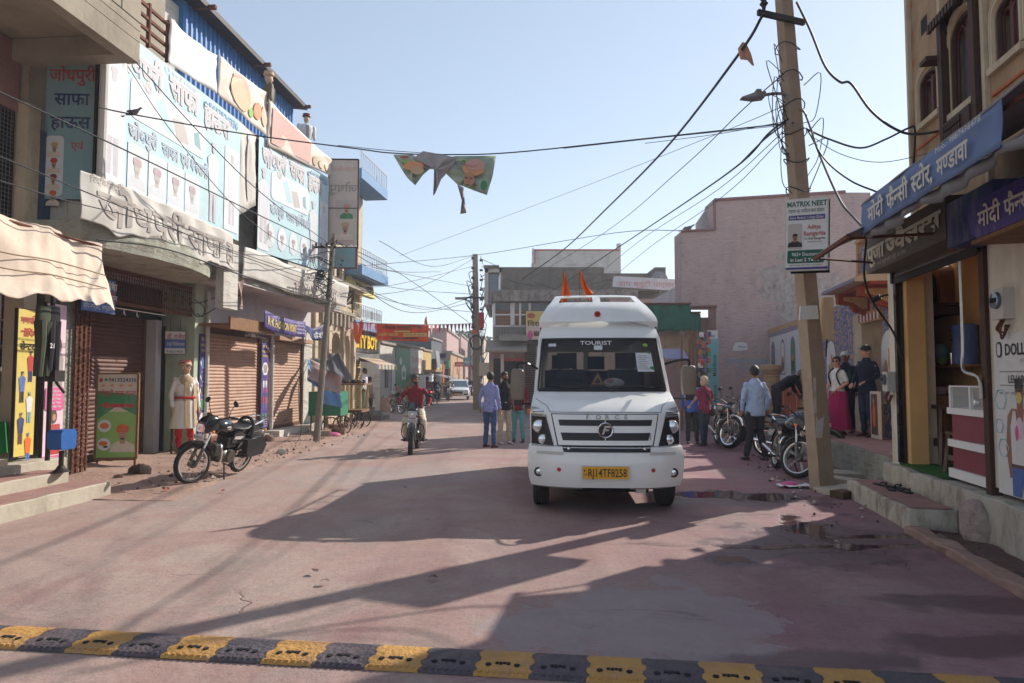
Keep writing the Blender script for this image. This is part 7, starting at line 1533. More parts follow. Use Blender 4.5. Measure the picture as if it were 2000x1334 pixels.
 mb = MB('engine'); mb.ell((0,.05,.36),.13,.17,.12,14,8); mb.lathe([(.1,-.15),(.11,-.1),(.11,.1),(.1,.15)],16,(0,.1,.36),ax='x')
 for k in range(7): mb.box(-.085,.085,-.26,-.08,.40+k*.024,.41+k*.024)
 mb.box(-.06,.06,-.24,-.1,.38,.57); mb.mat('black_plastic'); mb.box(-.1,.1,-.02,.22,.5,.66); mb.build('engine',o)
 mb = MB('chrome'); mb.tube(cr([(-.05,-.24,.42),(-.1,-.3,.3),(-.13,-.05,.22),(-.15,.35,.26),(-.16,.55,.3)],4),.02,8); mb.tube([(-.16,.4,.28),(-.17,.95,.36)],[.03,.045],12); mb.build('exhaust',o)
 mb = MB('engine')
 for s_ in (-1,1):
  mb.tube([(s_*.1,-.02,.26),(s_*.22,-.02,.25)],.012,6); mb.mat('rubber'); mb.tube([(s_*.2,-.02,.255),(s_*.29,-.02,.25)],.018,8); mb.mat('engine'); mb.tube([(s_*.12,.4,.38),(s_*.2,.4,.37)],.01,6)
 mb.build('footrest',o)
 if style != 'moped':
  mb = MB('chrome' if style != 'pulsar' else 'black_paint')
  for s_ in (-1,1): mb.tube(cr([(s_*.03,-.3,.62),(s_*.2,-.33,.6),(s_*.24,-.31,.42),(s_*.17,-.24,.26),(s_*.04,-.2,.24)],5),.012,6)
  mb.build('crash_guard',o)
 mb = MB(tank); rings = []
 for yy,w,zt,zb in ((-.34,.05,.88,.80),(-.30,.10,.93,.74),(-.18,.135,.965,.70),(-.02,.13,.95,.70),(.1,.10,.89,.71),(.16,.07,.84,.73)):
  c = (zt+zb)/2; hh = (zt-zb)/2; rings.append([(w*cos(a)*(1 if sin(a) > -.5 else .8),yy,c+hh*sin(a)) for a in [2*pi*k/18 for k in range(18)]])
 mb.loft(rings,smooth=True); tk = mb.build('fuel_tank',o)
 mb = MB('bd_silver');
 for s_ in (-1,1): mb.ell((s_*.128,-.12,.85),.008,.07,.014,10,6); mb.ell((s_*.13,-.1,.82),.006,.05,.008,10,6)
 mb.build('decal',tk)
 mb = MB('black_seat'); rings = []
 for yy,w,zt in ((.08,.09,.84),(.14,.12,.85),(.3,.135,.83),(.42,.14,.84),(.5,.135,.87),(.7,.12,.89),(.82,.09,.885),(.86,.05,.87)):
  rings.append([(w*cos(a),yy,zt-.045+.045*sin(a)+.006*cos(a*2)) for a in [2*pi*k/16 for k in range(16)]])
 mb.loft(rings,smooth=True); mb.build('seat',o)
 mb = MB(tank)
 for s_ in (-1,1): mb.prism([(.06,.58),(.30,.56),(.42,.68),(.3,.74),(.1,.74)],s_*.11-.012,s_*.11+.012, 'x'); mb.prism([(.42,.68),(.86,.78),(.92,.82),(.85,.84),(.4,.78)],s_*.10-.012,s_*.10+.012, 'x')
 mb.mat('bd_silver')
 for s_ in (-1,1): mb.prism([(.1,.64),(.28,.62),(.34,.67),(.12,.68)],s_*.125-.002,s_*.125+.002, 'x')
 mb.build('side_panel',o)
 mb = MB('chrome'); mb.tube(cr([(-.12,.6,.84),(-.13,.8,.90),(-.1,.97,.93),(.1,.97,.93),(.13,.8,.90),(.12,.6,.84)],4),.012,6); mb.build('grab_rail',o)
 mb = MB('brake_glow' if tail_on else 'tail_red'); mb.ell((0,.95,.78),.07,.035,.035,12,8); mb.build('tail_lamp',o)
 mb = MB('bd_white'); mb.box(-.11,.11,1.0,1.006,.55,.66); mb.mat('bd_black'); mb.build('rear_plate',o)
 if style == 'cruiser':
  mb = MB('black_paint',SM); mb.lathe([(.02,.02),(.09,-.04),(.1,-.10),(.095,-.12)],22,(0,-.44,.9),ax='y'); mb.mat('chrome'); mb.tube([(.098*cos(a),-.562,.9+.098*sin(a)) for a in [2*pi*k/22 for k in range(22)]],.008,5,closed=True); mb.mat('lamp_glass'); mb.lathe([(.093,-.12),(.06,-.14),(0,-.145)],20,(0,-.44,.9),ax='y'); mb.build('headlight',o)
 else:
  zc = .87; mb = MB('black_paint',SM); rings = []
  for yy,w,h0,h1 in ((-.34,.10,.80,1.0),(-.42,.125,.76,1.04),(-.52,.12,.75,1.0),(-.58,.1,.76,.93)):
   rings.append([(w*(abs(cos(a))**.6)*(1 if cos(a) > 0 else -1),yy,(h0+h1)/2+(h1-h0)/2*(abs(sin(a))**.7)*(1 if sin(a) > 0 else -1)) for a in [2*pi*k/24 for k in range(24)]])
  mb.loft(rings,smooth=True)
  if style == 'pulsar': mb.mat('glass_dark'); mb.loft([[(x_,-.50-.05*(1-(x_/.11)**2)*k+.03*(1-k)*0-.06*(1-k),.95+.16*(1-k)*0+.14*k) for x_ in [-.1+.025*q for q in range(9)]] for k in (0,.5,1)],closed=False,caps=False,smooth=True)
  cw = mb.build('headlight_cowl',o); mb = MB('lamp_glass',SM)
  pts = [(-.085,.775),(.085,.775),(.1,.85),(.07,.895),(-.07,.895),(-.1,.85)] if style != 'pulsar' else [(-.05,.75),(.05,.75),(.105,.83),(.09,.90),(-.09,.90),(-.105,.83)]
  mb.prism(pts,-.592,-.57); mb.mat('chrome'); mb.ell((0,-.586,.83),.035,.012,.035,12,6); mb.build('headlight',cw)
 mb = MB('black_plastic',SM); hb = cr([(-.35,-.22,1.01),(-.24,-.26,1.02),(-.12,-.37,.97),(0,-.38,.955),(.12,-.37,.97),(.24,-.26,1.02),(.35,-.22,1.01)],4); mb.tube(hb,.012,8); mb.mat('rubber')
 for s_ in (-1,1): mb.tube([(s_*.24,-.255,1.018),(s_*.36,-.215,1.01)],.018,10); mb.mat('chrome'); mb.tube([(s_*.22,-.30,1.0),(s_*.34,-.29,1.0)],.006,5); mb.mat('rubber')
 mb.mat('black_plastic'); mb.box(-.08,.08,-.44,-.36,.96,1.02); hbo = mb.build('handlebar',o)
 for s_ in (-1,1):
  if style == 'commuter' and s_ == 1 and bag: pass
  mb = MB('black_plastic',SM); mb.tube([(s_*.22,-.27,1.03),(s_*.25,-.28,1.12),(s_*.30,-.27,1.2)],.006,5); mb.ell((s_*.33,-.27,1.235),.062,.018,.042,14,8,Matrix.Rotation(s_*.5,3, 'Y')); mb.build('mirror',hbo)
  mb = MB('amber',SM); mb.ell((s_*.17,-.48,.79),.022,.03,.022,8,6); mb.mat('black_plastic'); mb.tube([(s_*.08,-.44,.79),(s_*.15,-.48,.79)],.008,5); mb.build('indicator',o)
  mb = MB('amber'); mb.ell((s_*.15,.92,.74),.02,.028,.02,8,6); mb.mat('black_plastic'); mb.tube([(s_*.06,.9,.74),(s_*.14,.92,.74)],.008,5); mb.build('indicator',o)
 mb = MB('bd_white',SM); mb.box(-.115,.115,-.60,-.594,.66,.735); mb.mat('bd_black'); mb.text(plate,-.1,.68,.045,-.602,.005,w=.2); mb.build('number_plate',o)
 if lean: mb = MB('iron'); sd = 1 if lean > 0 else -1; mb.tube([(sd*.1,.02,.24),(sd*(.19),-.02,.015+.0)],.012,6); mb.build('side_stand',o)
 if bag:
  mb = MB('black_plastic')
  for s_ in (-1,1): mb.prism([(.35,.62),(.78,.66),(.95,.5),(.88,.34),(.45,.32),(.38,.45)],s_*.17-.05,s_*.17+.05, 'x')
  mb.mat('black_seat'); mb.tube(cr([(-.17,.5,.6),(-.1,.55,.9),(.1,.55,.9),(.17,.5,.6)],4),.03,6); mb.build('pannier',o)
  mb = MB('bd_cream',SM); mb.box(-.1,.0,-.56,-.54,.55,.64); mb.build('paper_tag',o)
 return o
bike('black commuter motorcycle parked leaning by the roller shutters',-4.72,10.92,.03,-.2,.24,-.34,bag=True,plate='RJ18 AS 4021')
RB = bike('black motorcycle being ridden towards the viewer by the man in maroon',-2.13,15.0,0,.03,0,.1, 'pulsar',r=.31,tw=.1,plate='RJ18 SB 7730',alloy=True)
bike('silver wheeled motorcycle parked close beside the concrete pole',4.62,11.62,0,-.12,   .14,.75,r=.325,tw=.115,alloy=True,plate='RJ18 SK 9092')
bike('black cruiser motorcycle with round headlamp parked by the blonde woman',AT(1416,738,15.7).x,15.9,.03,-.1,.1,.55, 'cruiser',r=.36,tw=.15,alloy=False,plate='RJ18 RS 2258')
bike('second dark motorcycle parked behind the cruiser',AT(1440,738,17.2).x,17.3,.03,-.25,.1,.5, 'commuter',r=.34,tw=.14,tank='cloth_grey')
bike('dark covered motorcycle parked against the raised pavement edge',AT(1556,738,13.4).x,13.5,0,.75,.1,-.2, 'commuter',plate='RJ18 SC 1177')
rd = dict(bend=1,hip_l=(.09,.30,.86),hip_r=(-.09,.30,.86),knee_l=(.20,-.10,.66),knee_r=(-.20,-.10,.66),ank_l=(.2,.04,.31),ank_r=(-.2,.04,.31),sh_l=(.19,.17,1.33),sh_r=(-.19,.17,1.33),neck=(0,.15,1.42),head=(0,.12,1.54),
          elb_l=(.34,.0,1.12),elb_r=(-.34,.0,1.12),wr_l=(.32,-.17,1.03),wr_r=(-.32,-.17,1.03),grip=(0,-.8,-.35))
def rider(label,x,y,rz,top,bottom='cloth_black',h=1.7,scale=1.0,vox=.012,extra=None,**k): return person(label,x,y,0,rz,1.76*scale,rd,top,bottom,vox=vox,extra=extra,**k)
rider('bearded man in maroon shirt riding a black motorcycle towards the viewer',-2.13,15.0,.03, 'cloth_maroon', 'cloth_cream',yaw=.5,beard=True,shoe='shoe_black')
def helmetx(o,J,Hm): mb = MB('helmet'); mb.M = Hm; mb.ell((0,.01,.02),.115,.135,.135,16,10); mb.M = None; mb.build('helmet',o)
for px,Yb,rz,c,lb,lb2,hel,on in ((850,41,pi-.15, 'cloth_black', 'motorcycle with a glowing red tail lamp riding away down the street', 'rider in black on the motorcycle with the glowing tail lamp',None,True),(834,40,pi+.2, 'cloth_maroon', 'motorcycle parked at the left edge of the far street', 'rider in maroon with a dark helmet at the left edge of the far street',helmetx,False),(876,47,.1, 'cloth_white', 'motorcycle coming towards the viewer beside the white car', 'helmeted rider in white beside the far white car',helmetx,False),(926,52,.0, 'cloth_black', 'motorcycle at the right of the far white car', 'rider in black at the right of the far white car',helmetx,False)):
 X_ = AT(px,738,Yb).x; bike(lb,X_,Yb,0,rz,0,0,detail=False,spoke_n=8,tail_on=on); rider(lb2,X_,Yb,rz,c,vox=.022,extra=hel)
bike('dark parked motorcycle by the cardboard pile before the white low shop',AT(775,738,31).x,31,0,.5,.1,.3,detail=False,spoke_n=8)
# ---------------- far white car ----------------
ct = thing('parked_car', 'white hatchback car with a yellow number plate coming up the far street', 'car',(AT(893,738,49).x,49,0),local=True,rz=.05)
mat('car_white',(.75,.76,.78,1),.2,var=.02,bump=0,coat=.6)
mb = MB('car_white'); rows = [(.28,.80,.06),(.42,.86,.0),(.62,.87,.02),(.74,.85,.10),(.86,.83,.55),(.95,.81,1.0)]; rr = []
for z_,w,y0 in rows: rr.append([(-w,3.9,z_),(-w,2.5,z_),(-w,y0+.5,z_),(-w*.92,y0+.18,z_),(-w*.6,y0+.03,z_),(0,y0,z_),(w*.6,y0+.03,z_),(w*.92,y0+.18,z_),(w,y0+.5,z_),(w,2.5,z_),(w,3.9,z_)])
mb.loft(rr,closed=True,smooth=True); mb.loft([[(-w,3.7,z_),(-w,y0,z_),(w,y0,z_),(w,3.7,z_)] for z_,w,y0 in ((1.38,.60,1.75),(1.46,.56,2.0),(1.47,.5,2.4))],smooth=True)
for s_ in (-1,1): mb.tube([(s_*.78,1.0,.94),(s_*.62,1.72,1.38),(s_*.62,3.0,1.42),(s_*.76,3.8,.95)],.035,5)
mb.build('body',ct)
mb = MB('glass_win'); mb.loft([[(-w,3.75,z_),(-w,y0,z_),(w,y0,z_),(w,3.75,z_)] for z_,w,y0 in ((.94,.77,.98),(1.39,.60,1.72))],smooth=False); mb.build('windscreen',ct)
mb = MB('trim_black'); mb.prism([(-.34,.42),(.34,.42),(.42,.62),(-.42,.62)],-.03,.02); mb.box(-.8,-.5,.0,.1,.36,.46); mb.box(.5,.8,.0,.1,.36,.46); gr = mb.build('grille',ct); mb = MB('plate_yellow'); mb.box(-.25,.25,-.045,-.031,.40,.50); mb.build('number_plate',ct)
for s_ in (-1,1):
 mb = MB('lamp_glass'); mb.ell((s_*.68,.08,.68),.15,.08,.07,12,8); mb.build('headlight',ct); mb = MB('car_white'); mb.ell((s_*.93,1.15,1.0),.1,.06,.07,10,6); mb.build('mirror',ct)
for x_ in (-.74,.74):
 for y_ in (.75,3.1): wheel(x_,y_,.29,.17,ct)
# ---------------- utility poles ----------------
def pole_line(px0,py0,px1,Yb,topz,lean_y=0.0):
 """base and top (world) of a leaning pole seen through two pixels"""
 b = G(px0,py0); t_ = AT(px1,5,b.y-.25); k = topz/t_.z; return b,b+(t_-b)*k
b = G(1606,956); t_ = AT(1531,4,b.y-.15); top = b+(t_-b)*(8.2/t_.z); PB,PT = b,top
PP = lambda z: PB+(PT-PB)*(z/8.2)
t = thing('utility_pole', 'tall tapering concrete utility pole leaning slightly left, with a street lamp arm and crossarm', 'utility pole',tuple(PB))
mb = MB('pole_concrete'); rings = []
for z in [k*.41 for k in range(21)]:
 c = PP(z); w = .135-.045*z/8.2; d_ = .10-.03*z/8.2; j = .006*noise.noise(Vector((z*2,0,0))); a = .35
 rings.append([(c.x+x*cos(a)-y*sin(a)+j,c.y+x*sin(a)+y*cos(a),max(-.05,z)) for x,y in ((-w,-d_),(w,-d_),(w,d_),(-w,d_))])
mb.loft(rings,smooth=False); mb.build('shaft',t)
mb = MB('plaster_white'); c = PP(1.5); mb.M = Matrix.Translation(c) @ Matrix.Rotation(.35,4, 'Z'); mb.rect(-.12,-.07,-.4,.1,-.111); mb.poly([(-.1,-.75),(.02,-.75),(.06,-.45),(-.04,-.5),(-.09,-.4)],-.111); mb.M = None; mb.build('whitewash_mark',t)
mb = MB('iron'); c = PP(6.75); mb.M = Matrix.Translation(c) @ Matrix.Rotation(.35,4, 'Z'); mb.box(-.62,.2,-.17,-.12,-.02,.06); ca = mb; mb.M = None; co_ = mb.build('crossarm',t)
mb = MB('iron'); mb.M = Matrix.Translation(c) @ Matrix.Rotation(.35,4, 'Z'); mb.lathe([(.02,.06),(.03,.12),(.06,.16),(.03,.2),(.06,.24),(.04,.3),(.0,.31)],12,(-.52,-.15,0)); mb.M = None; mb.build('insulator',co_)
mb = MB('cable')
for k in range(7):
 z0 = 3.9+k*.42; c = PP(z0); a = .35; mb.tube([(c.x+.18*cos(u),c.y+.14*sin(u),z0+.05*sin(u*2+k)) for u in [2*pi*q/12 for q in range(12)]],.009,4,closed=True)
rs = random.Random(12)
for k in range(12):
 z0 = rs.uniform(4.6,6.5); c = PP(z0); s_ = rs.choice([-1,1,-1]); mb.tube(cr([(c.x+s_*.14,c.y-.12,z0),(c.x+s_*rs.uniform(.2,.42),c.y-.2,z0+rs.uniform(-.1,.3)),(c.x+s_*rs.uniform(.2,.35),c.y-.15,z0-rs.uniform(.2,.6)),(c.x+s_*.12,c.y-.12,z0-rs.uniform(.5,.9))],4),.007,4)
mb.build('tangled_cables',t)
mb = MB('tin_grey'); zl = AT(1535,188,PB.y-.2).z; c = PP(zl); tip = AT(1447,190,c.y-.1); mb.tube(cr([(c.x-.05,c.y-.1,zl-.15),(c.x-.12,c.y-.12,zl),(c.x-.3,c.y-.15,zl+.01),tuple(AT(1490,186,c.y-.15))],4),.022,8); arm = mb.build('lamp_arm',t)
a0,a1 = AT(1492,187,c.y-.15),AT(1447,192,c.y-.15); mb = MB('tin_grey'); mb.loft([[(a0.x,a0.y+q*.09,a0.z+e) for q,e in ((-1,-.035),(1,-.035),(1,.03),(-1,.03))],[(a0.x-.14,a0.y+q*.1,a0.z+e) for q,e in ((-1,-.05),(1,-.05),(1,.02),(-1,.02))],[(a1.x,a1.y+q*.05,a1.z+e) for q,e in ((-1,-.01),(1,-.01),(1,.005),(-1,.005))]],smooth=False); mb.box(a0.x-.12,a0.x-.05,a0.y-.05,a0.y+.05,a0.z+.03,a0.z+.08); mb.build('lamp_head',arm)
mb = MB('bd_lime'); mb.mat('bd_tan'); c = PP(2.35); mb.box(c.x+.17,c.x+.3,c.y-.12,c.y+.02,2.15,2.75); mb.mat('cable'); mb.tube([(c.x+.22,c.y-.06,2.15),(c.x+.2,c.y-.06,1.9)],.01); mb.build('junction_box',t)
mb = MB('bd_white'); c = PP(2.5); mb.M = Matrix.Translation((c.x-.05,c.y-.17,2.42)) @ Matrix.Rotation(.2,4, 'Z'); mb.loft([[(-.17,0,0),(.14,0,.02),(.14,.03,.22),(-.13,.03,.2)],[(-.17,.02,0),(.14,.02,.02),(.14,.05,.22),(-.13,.05,.2)]]); mb.M = None; mb.build('paper_cover',t)
SGF = Frame(*AT(1531,530,9.3).xy,-.45); x0,z0 = SGF.at(1537,530); x1,_ = SGF.at(1616,450); zt0 = SGF.at(1530,390)[1]
t = thing('pole_signboard', 'white coaching institute signboard with a portrait strapped to the concrete pole', 'signboard',((x0+x1)/2,0,z0),SGF)
W_ = x1-x0+.03; H_ = zt0-z0
def S_(m): mm = MB(m); mm.M = Matrix.Translation((x0-.03,0,z0)) @ Matrix.Rotation(.03,4, 'Y'); return mm
mb = S_('bd_silver'); mb.box(0,W_,.006,.02,0,H_); mb.mat('bd_white'); mb.rect(.012,W_-.012,.012,H_-.012,0); mb.mat('dark'); mb.box(W_+.0,W_+.015,.0,.26,-.0,H_-.04); mb.box(.06,W_,.24,.26,0,H_-.04); mb.build('panel',t)
mb = S_('bd_forest'); U = lambda u: W_*u; V = lambda v: H_*v; y = -.004
mb.text('MATRIX NEET',U(.04),V(.885),H_*.10,y,.03,w=W_*.92); mb.mat('bd_black'); mb.text('मंडावा का आदित~य बना डॉक~टर',U(.08),V(.80),H_*.07,y,.0,w=W_*.82); mb.mat('bd_purple'); mb.rrect(U(.08),U(.92),V(.70),V(.765),.01,y); mb.mat('bd_white'); mb.text('Govt. Medical College Silchar',U(.11),V(.715),H_*.05,y-.003,.01,w=W_*.78)
mb.mat('bd_grey2'); mb.rrect(U(.07),U(.40),V(.30),V(.65),.02,y); bust(mb,U(.235),V(.44),W_*.34,y-.002, 'bd_skin2',None, 'bd_black'); mb.mat('bd_red'); mb.text('Aditya',U(.52),V(.57),H_*.085,y,.02,w=W_*.30); mb.text('Ramgarhia',U(.43),V(.48),H_*.085,y,.02,w=W_*.5); mb.mat('bd_black'); mb.text('S/o Alok Ramgarhia',U(.44),V(.425),H_*.045,y,.01,w=W_*.48); mb.text('Mandawa, Jhunjhunu',U(.52),V(.385),H_*.03,y,0,w=W_*.33)
mb.mat('bd_forest'); mb.rrect(U(.06),U(.90),V(.105),V(.285),.02,y); mb.mat('bd_white'); mb.text('962+ Doctors',U(.16),V(.205),H_*.065,y-.003,.02,w=W_*.6); mb.text('in Last 2 Years',U(.13),V(.13),H_*.065,y-.003,.02,w=W_*.66); mb.mat('bd_black'); mb.text('PIPRALI ROAD, SIKAR (RAJ.) 01572-242911',U(.1),V(.07),H_*.025,y,0,w=W_*.75); mb.mat('bd_purple'); mb.rect(U(.02),U(.98),V(.02),V(.05),y); mb.build('print',t)
lb,lt = G(618,865),AT(652,457,17.0)
t = thing('utility_pole', 'slim grey metal pole leaning right in front of the second roller shutter', 'utility pole',tuple(lb))
mb = MB('pole_grey'); mb.tube([tuple(lb+(lt-lb)*k/6) for k in range(7)],[.085,.08,.075,.07,.065,.062,.06],10); mb.build('shaft',t)
mb = MB('iron'); c = lb+(lt-lb)*.93; mb.box(c.x-.45,c.x+.1,c.y-.05,c.y,c.z,c.z+.05);
for k in range(4): mb.lathe([(.02,0),(.035,.04),(.02,.08)],8,(c.x-.4+.13*k,c.y-.05,c.z+.05))
mb.build('crossarm',t)
mb = MB('cable'); rs = random.Random(21)
for k in range(14):
 f_ = rs.uniform(.74,.95); c = lb+(lt-lb)*f_; mb.tube(cr([(c.x,c.y-.08,c.z),(c.x+rs.uniform(-.45,.2),c.y-.12,c.z+rs.uniform(-.2,.2)),(c.x+rs.uniform(-.5,.1),c.y-.12,c.z-rs.uniform(.1,.5)),(c.x+.02,c.y-.08,c.z-rs.uniform(.2,.6))],4),.009,4)
mb.build('tangled_cables',t)
for i,(px,py,r_,lb_) in enumerate(((678,581,.2, 'large coil of black cable hung on the arcade wall'),(625,537,.11, 'small coil of black cable hung beside the leaning pole'))):
 mb = MB('cable'); c = AT(px,py,17.0 if i else 19.5)
 for k in range(6): mb.tube([(c.x+(r_-.01*k)*cos(u),c.y+.02*sin(u*3+k),c.z+(r_-.008*k)*sin(u+k)) for u in [2*pi*q/18 for q in range(18)]],.012,4,closed=True)
 solo(mb, 'cable_coil',lb_, 'cable coil',tuple(c))
mbse = AT(932,800,34.6); mt = AT(928,497,34.6)
t = thing('utility_pole', 'square concrete utility pole farther down the street, crowded with cables and a lamp arm', 'utility pole',(mbse.x,34.6,0))
mb = MB('pole_concrete'); rings = []
for k in range(9): z = (mt.z)*k/8; x = mbse.x+(mt.x-mbse.x)*k/8; w = .2-.07*k/8; rings.append([(x-w,34.6-w*.8,z),(x+w,34.6-w*.8,z),(x+w,34.6+w*.8,z),(x-w,34.6+w*.8,z)])
mb.loft(rings); mb.build('shaft',t)
mb = MB('tin_grey'); a = AT(893,583,34.4); mb.tube(cr([(mbse.x-.1,34.4,a.z-.9),(mbse.x-.35,34.4,a.z-.2),(a.x+.2,34.4,a.z)],4),.04,6); mb.box(a.x-.1,a.x+.5,34.3,34.5,a.z-.05,a.z+.06); mb.build('lamp_arm',t)
mb = MB('iron'); mb.box(mbse.x-.7,mbse.x+.7,34.35,34.42,a.z,a.z+.08)
for k in range(8): z = mt.z-.3-.5*k; mb.box(mbse.x-.3,mbse.x-.15,34.3,34.4,z,z+.12); mb.box(mbse.x+.12,mbse.x+.28,34.3,34.4,z-.1,z)
mb.build('crossarm',t)
mb = MB('cable')
for k in range(26): z = rs.uniform(2.6,mt.z-.3); s_ = rs.choice([-1,1]); mb.tube(cr([(mbse.x+s_*.15,34.3,z),(mbse.x+s_*rs.uniform(.2,.6),34.3,z-rs.uniform(-.2,.5)),(mbse.x+s_*.2,34.3,z-rs.uniform(.5,1.4))],4),.018,4)
mb.tube([(mbse.x-.05+.3*cos(u),34.25,AT(930,668,34).z+.35*sin(u)) for u in [2*pi*q/16 for q in range(16)]],.04,5,closed=True); mb.build('tangled_cables',t)
mb = MB('cloth_red'); p = AT(936,622,34.3); mb.poly([(p.x,p.z+.3),(p.x+.25,p.z+.3),(p.x+.25,p.z-.5),(p.x,p.z-.5)],34.2); solo(thk := mb, 'red_cloth', 'red rag tied round the middle concrete pole', 'cloth',(p.x,34.2,p.z))
mb = MB('bd_cream'); p = AT(947,722,34.0); mb.box(p.x-.3,p.x+.3,34.0,34.05,p.z-.3,p.z+.35); solo(mb, 'sign_plate', 'small cream plate fixed by the foot of the middle pole', 'sign',(p.x,34,p.z-.3))
# ---------------- overhead cables ----------------
g1 = 'cables strung across the street'
wire('cable across the street carrying the torn banner and the pigeon',[(195,210,9.0),(262,224,9.6),(480,262,10.8),(700,291,11.4),(765,299,11.4),(868,302,11.3),(1000,298,11.2),(1250,272,10.6),(1520,243,9.9),(1548,240,9.5)],.011,g1)
wire('thin cable just above the banner cable',[(660,284,11.5),(760,294,11.4),(860,301,11.3)],.006,g1)
wire('thick cable sweeping across the big billboard to the leaning pole',[(-60,150,6.2),(0,180,6.8),(150,249,7.9),(300,320,9.2),(460,398,11.2),(600,465,14.6),(652,490,17)],.010,g1)
wire('pale cable crossing the lower grey letter banner',[(-40,290,6.4),(0,306,6.7),(160,372,7.9),(300,430,9.2),(450,492,11.2),(640,560,16.8)],.008,g1)
wire('lowest cable above the cloth awning running to the leaning pole',[(-40,342,6.4),(0,353,6.7),(130,392,7.7),(300,436,9.3),(500,505,12.2),(640,548,16.8)],.007,g1)
wire('cable from the balcony corner down over the billboard to the leaning pole',[(266,122,9.3),(400,270,10.4),(520,385,12.2),(645,478,16.9)],.008,g1)
wire('second cable from the balcony corner crossing the portrait panels',[(250,130,9.2),(330,250,9.9),(460,405,11.6),(560,480,14.5),(645,520,16.9)],.006,g1)
wire('cable along the curved ledge under the grey letter banner',[(190,468,8.6),(330,488,9.8),(480,540,12.2),(640,590,16.8)],.012,g1)
wire('heavy twisted cable from the pole crossarm down towards the middle building',[(1492,26,9.35),(1440,110,10),(1300,290,14),(1180,412,20),(1100,488,26),(1020,545,31)],.022,g1)
wire('heavy cable from the lamp bracket height falling left to the middle building',[(1540,232,9.5),(1500,262,10),(1450,316,11.5),(1350,388,15),(1200,488,22),(1060,580,31)],.016,g1)
wire('black cable beside the lamp bracket cable',[(1535,240,9.5),(1490,275,10.2),(1440,325,12)],.012,g1)
for k,(pts,r_) in enumerate((([(1538,250,9.5),(1400,372,14),(1250,470,20),(1150,552,30)],.007),([(1536,262,9.5),(1410,385,14),(1260,490,20),(1160,575,30)],.007),([(1530,145,9.4),(1450,215,11),(1330,330,15),(1180,455,24),(1010,560,34)],.009),([(1535,205,9.4),(1400,262,13),(1100,380,22),(780,500,26)],.006),([(1530,238,9.5),(1400,262,12),(1260,280,13)],.006),([(1530,245,9.5),(1300,268,12),(1100,290,12)],.005),([(1345,450,24),(1200,455,28),(940,497,34.6),(700,520,26)],.014))):
 wire(['upper of two thin cables from the pole to the far building', 'lower of two thin cables from the pole to the far building', 'cable behind the street lamp running down to the middle pole', 'long thin cable crossing the open sky to the clothes shop', 'short straight cable just above the banner cable on the right', 'hair-thin cable parallel to the banner cable', 'level cable from the pink building roof to the middle pole'][k],pts,r_,g1)
wire('thick looping cable from the top of the concrete pole to the haveli',[(1556,4,9.3),(1583,60,9.2),(1612,130,9.0),(1641,160,8.9),(1662,163,8.8),(1700,215,8.6),(1745,250,8.5),(1790,262,8.4),(1880,247,8.0)],.017, 'cables between the concrete pole and the haveli')
wire('cable hanging in a curve from the pole and rising to the haveli corner',[(1575,252,9.5),(1620,272,9.2),(1680,289,9.0),(1730,272,8.8),(1775,250,8.6),(1787,254,8.6),(1784,330,8.6)],.013, 'cables between the concrete pole and the haveli')
wire('cable falling steeply from the pole to the blue awning',[(1576,250,9.5),(1610,310,9.2),(1660,352,8.8),(1718,377,8.0)],.012, 'cables between the concrete pole and the haveli')
wire('grey cable running straight down from the pole behind the signboard',[(1562,215,9.5),(1574,225,9.4),(1600,300,9.3),(1640,390,9.0),(1668,425,8.7),(1698,458,8.3)],.016, 'cables between the concrete pole and the haveli',m='cable_grey')
wire('thin cable sagging from the pole to the haveli wall',[(1580,262,9.5),(1640,300,9.2),(1720,317,8.8),(1830,296,8.2)],.005, 'cables between the concrete pole and the haveli')
wire('thick black cable hanging from the tin canopy down to the pillar meter',[(1692,465,8.6),(1688,540,8.7),(1705,590,8.8),(1745,650,8.9),(1760,700,8.85)],.014, 'cables between the concrete pole and the haveli')
wire('bundle of wires hanging down the poster wall above the meter',[(1932,425,6.75),(1940,500,6.75),(1930,560,6.75),(1945,590,6.75)],.013,None)
g2 = 'cables between the leaning pole and the middle pole'
for k,(a_,s_,b_) in enumerate((((652,470),(760,528),(860,531)),((652,478),(720,520),(925,560)),((655,500),(760,560),(925,575)),((655,510),(740,560),(925,520)),((655,520),(800,610),(925,590)),((655,540),(780,592),(925,610)),((700,560),(830,604),(922,580)),((700,580),(820,560),(926,505)),((655,470),(790,540),(930,640)),((740,470),(840,520),(925,500)))):
 wire(['first', 'second', 'third', 'fourth', 'fifth', 'sixth', 'seventh', 'eighth', 'ninth', 'tenth'][k]+' sagging cable from the top between the leaning pole and the middle pole',[(a_[0],a_[1],17 if a_[0] < 690 else 25),(s_[0],s_[1],25 if a_[0] < 690 else 29),(b_[0],b_[1],34.3)],.012,g2,n=10)
for k,(a_,b_) in enumerate((((938,505),(1180,590)),((938,560),(1090,640)),((938,500),(1010,700)),((940,600),(1190,545)),((940,520),(1060,560)))):
 wire(['cable from the middle pole across the dirty parapet', 'cable from the middle pole across the upstairs windows', 'cable dropping steeply from the middle pole to the shop fronts', 'cable rising from the middle pole to the roof banner', 'short cable from the middle pole to the corner window'][k],[(a_[0],a_[1],34.3),((a_[0]+b_[0])/2,(a_[1]+b_[1])/2+9,32),(b_[0],b_[1],30.6)],.014, 'cables from the middle pole to the middle building',n=8)
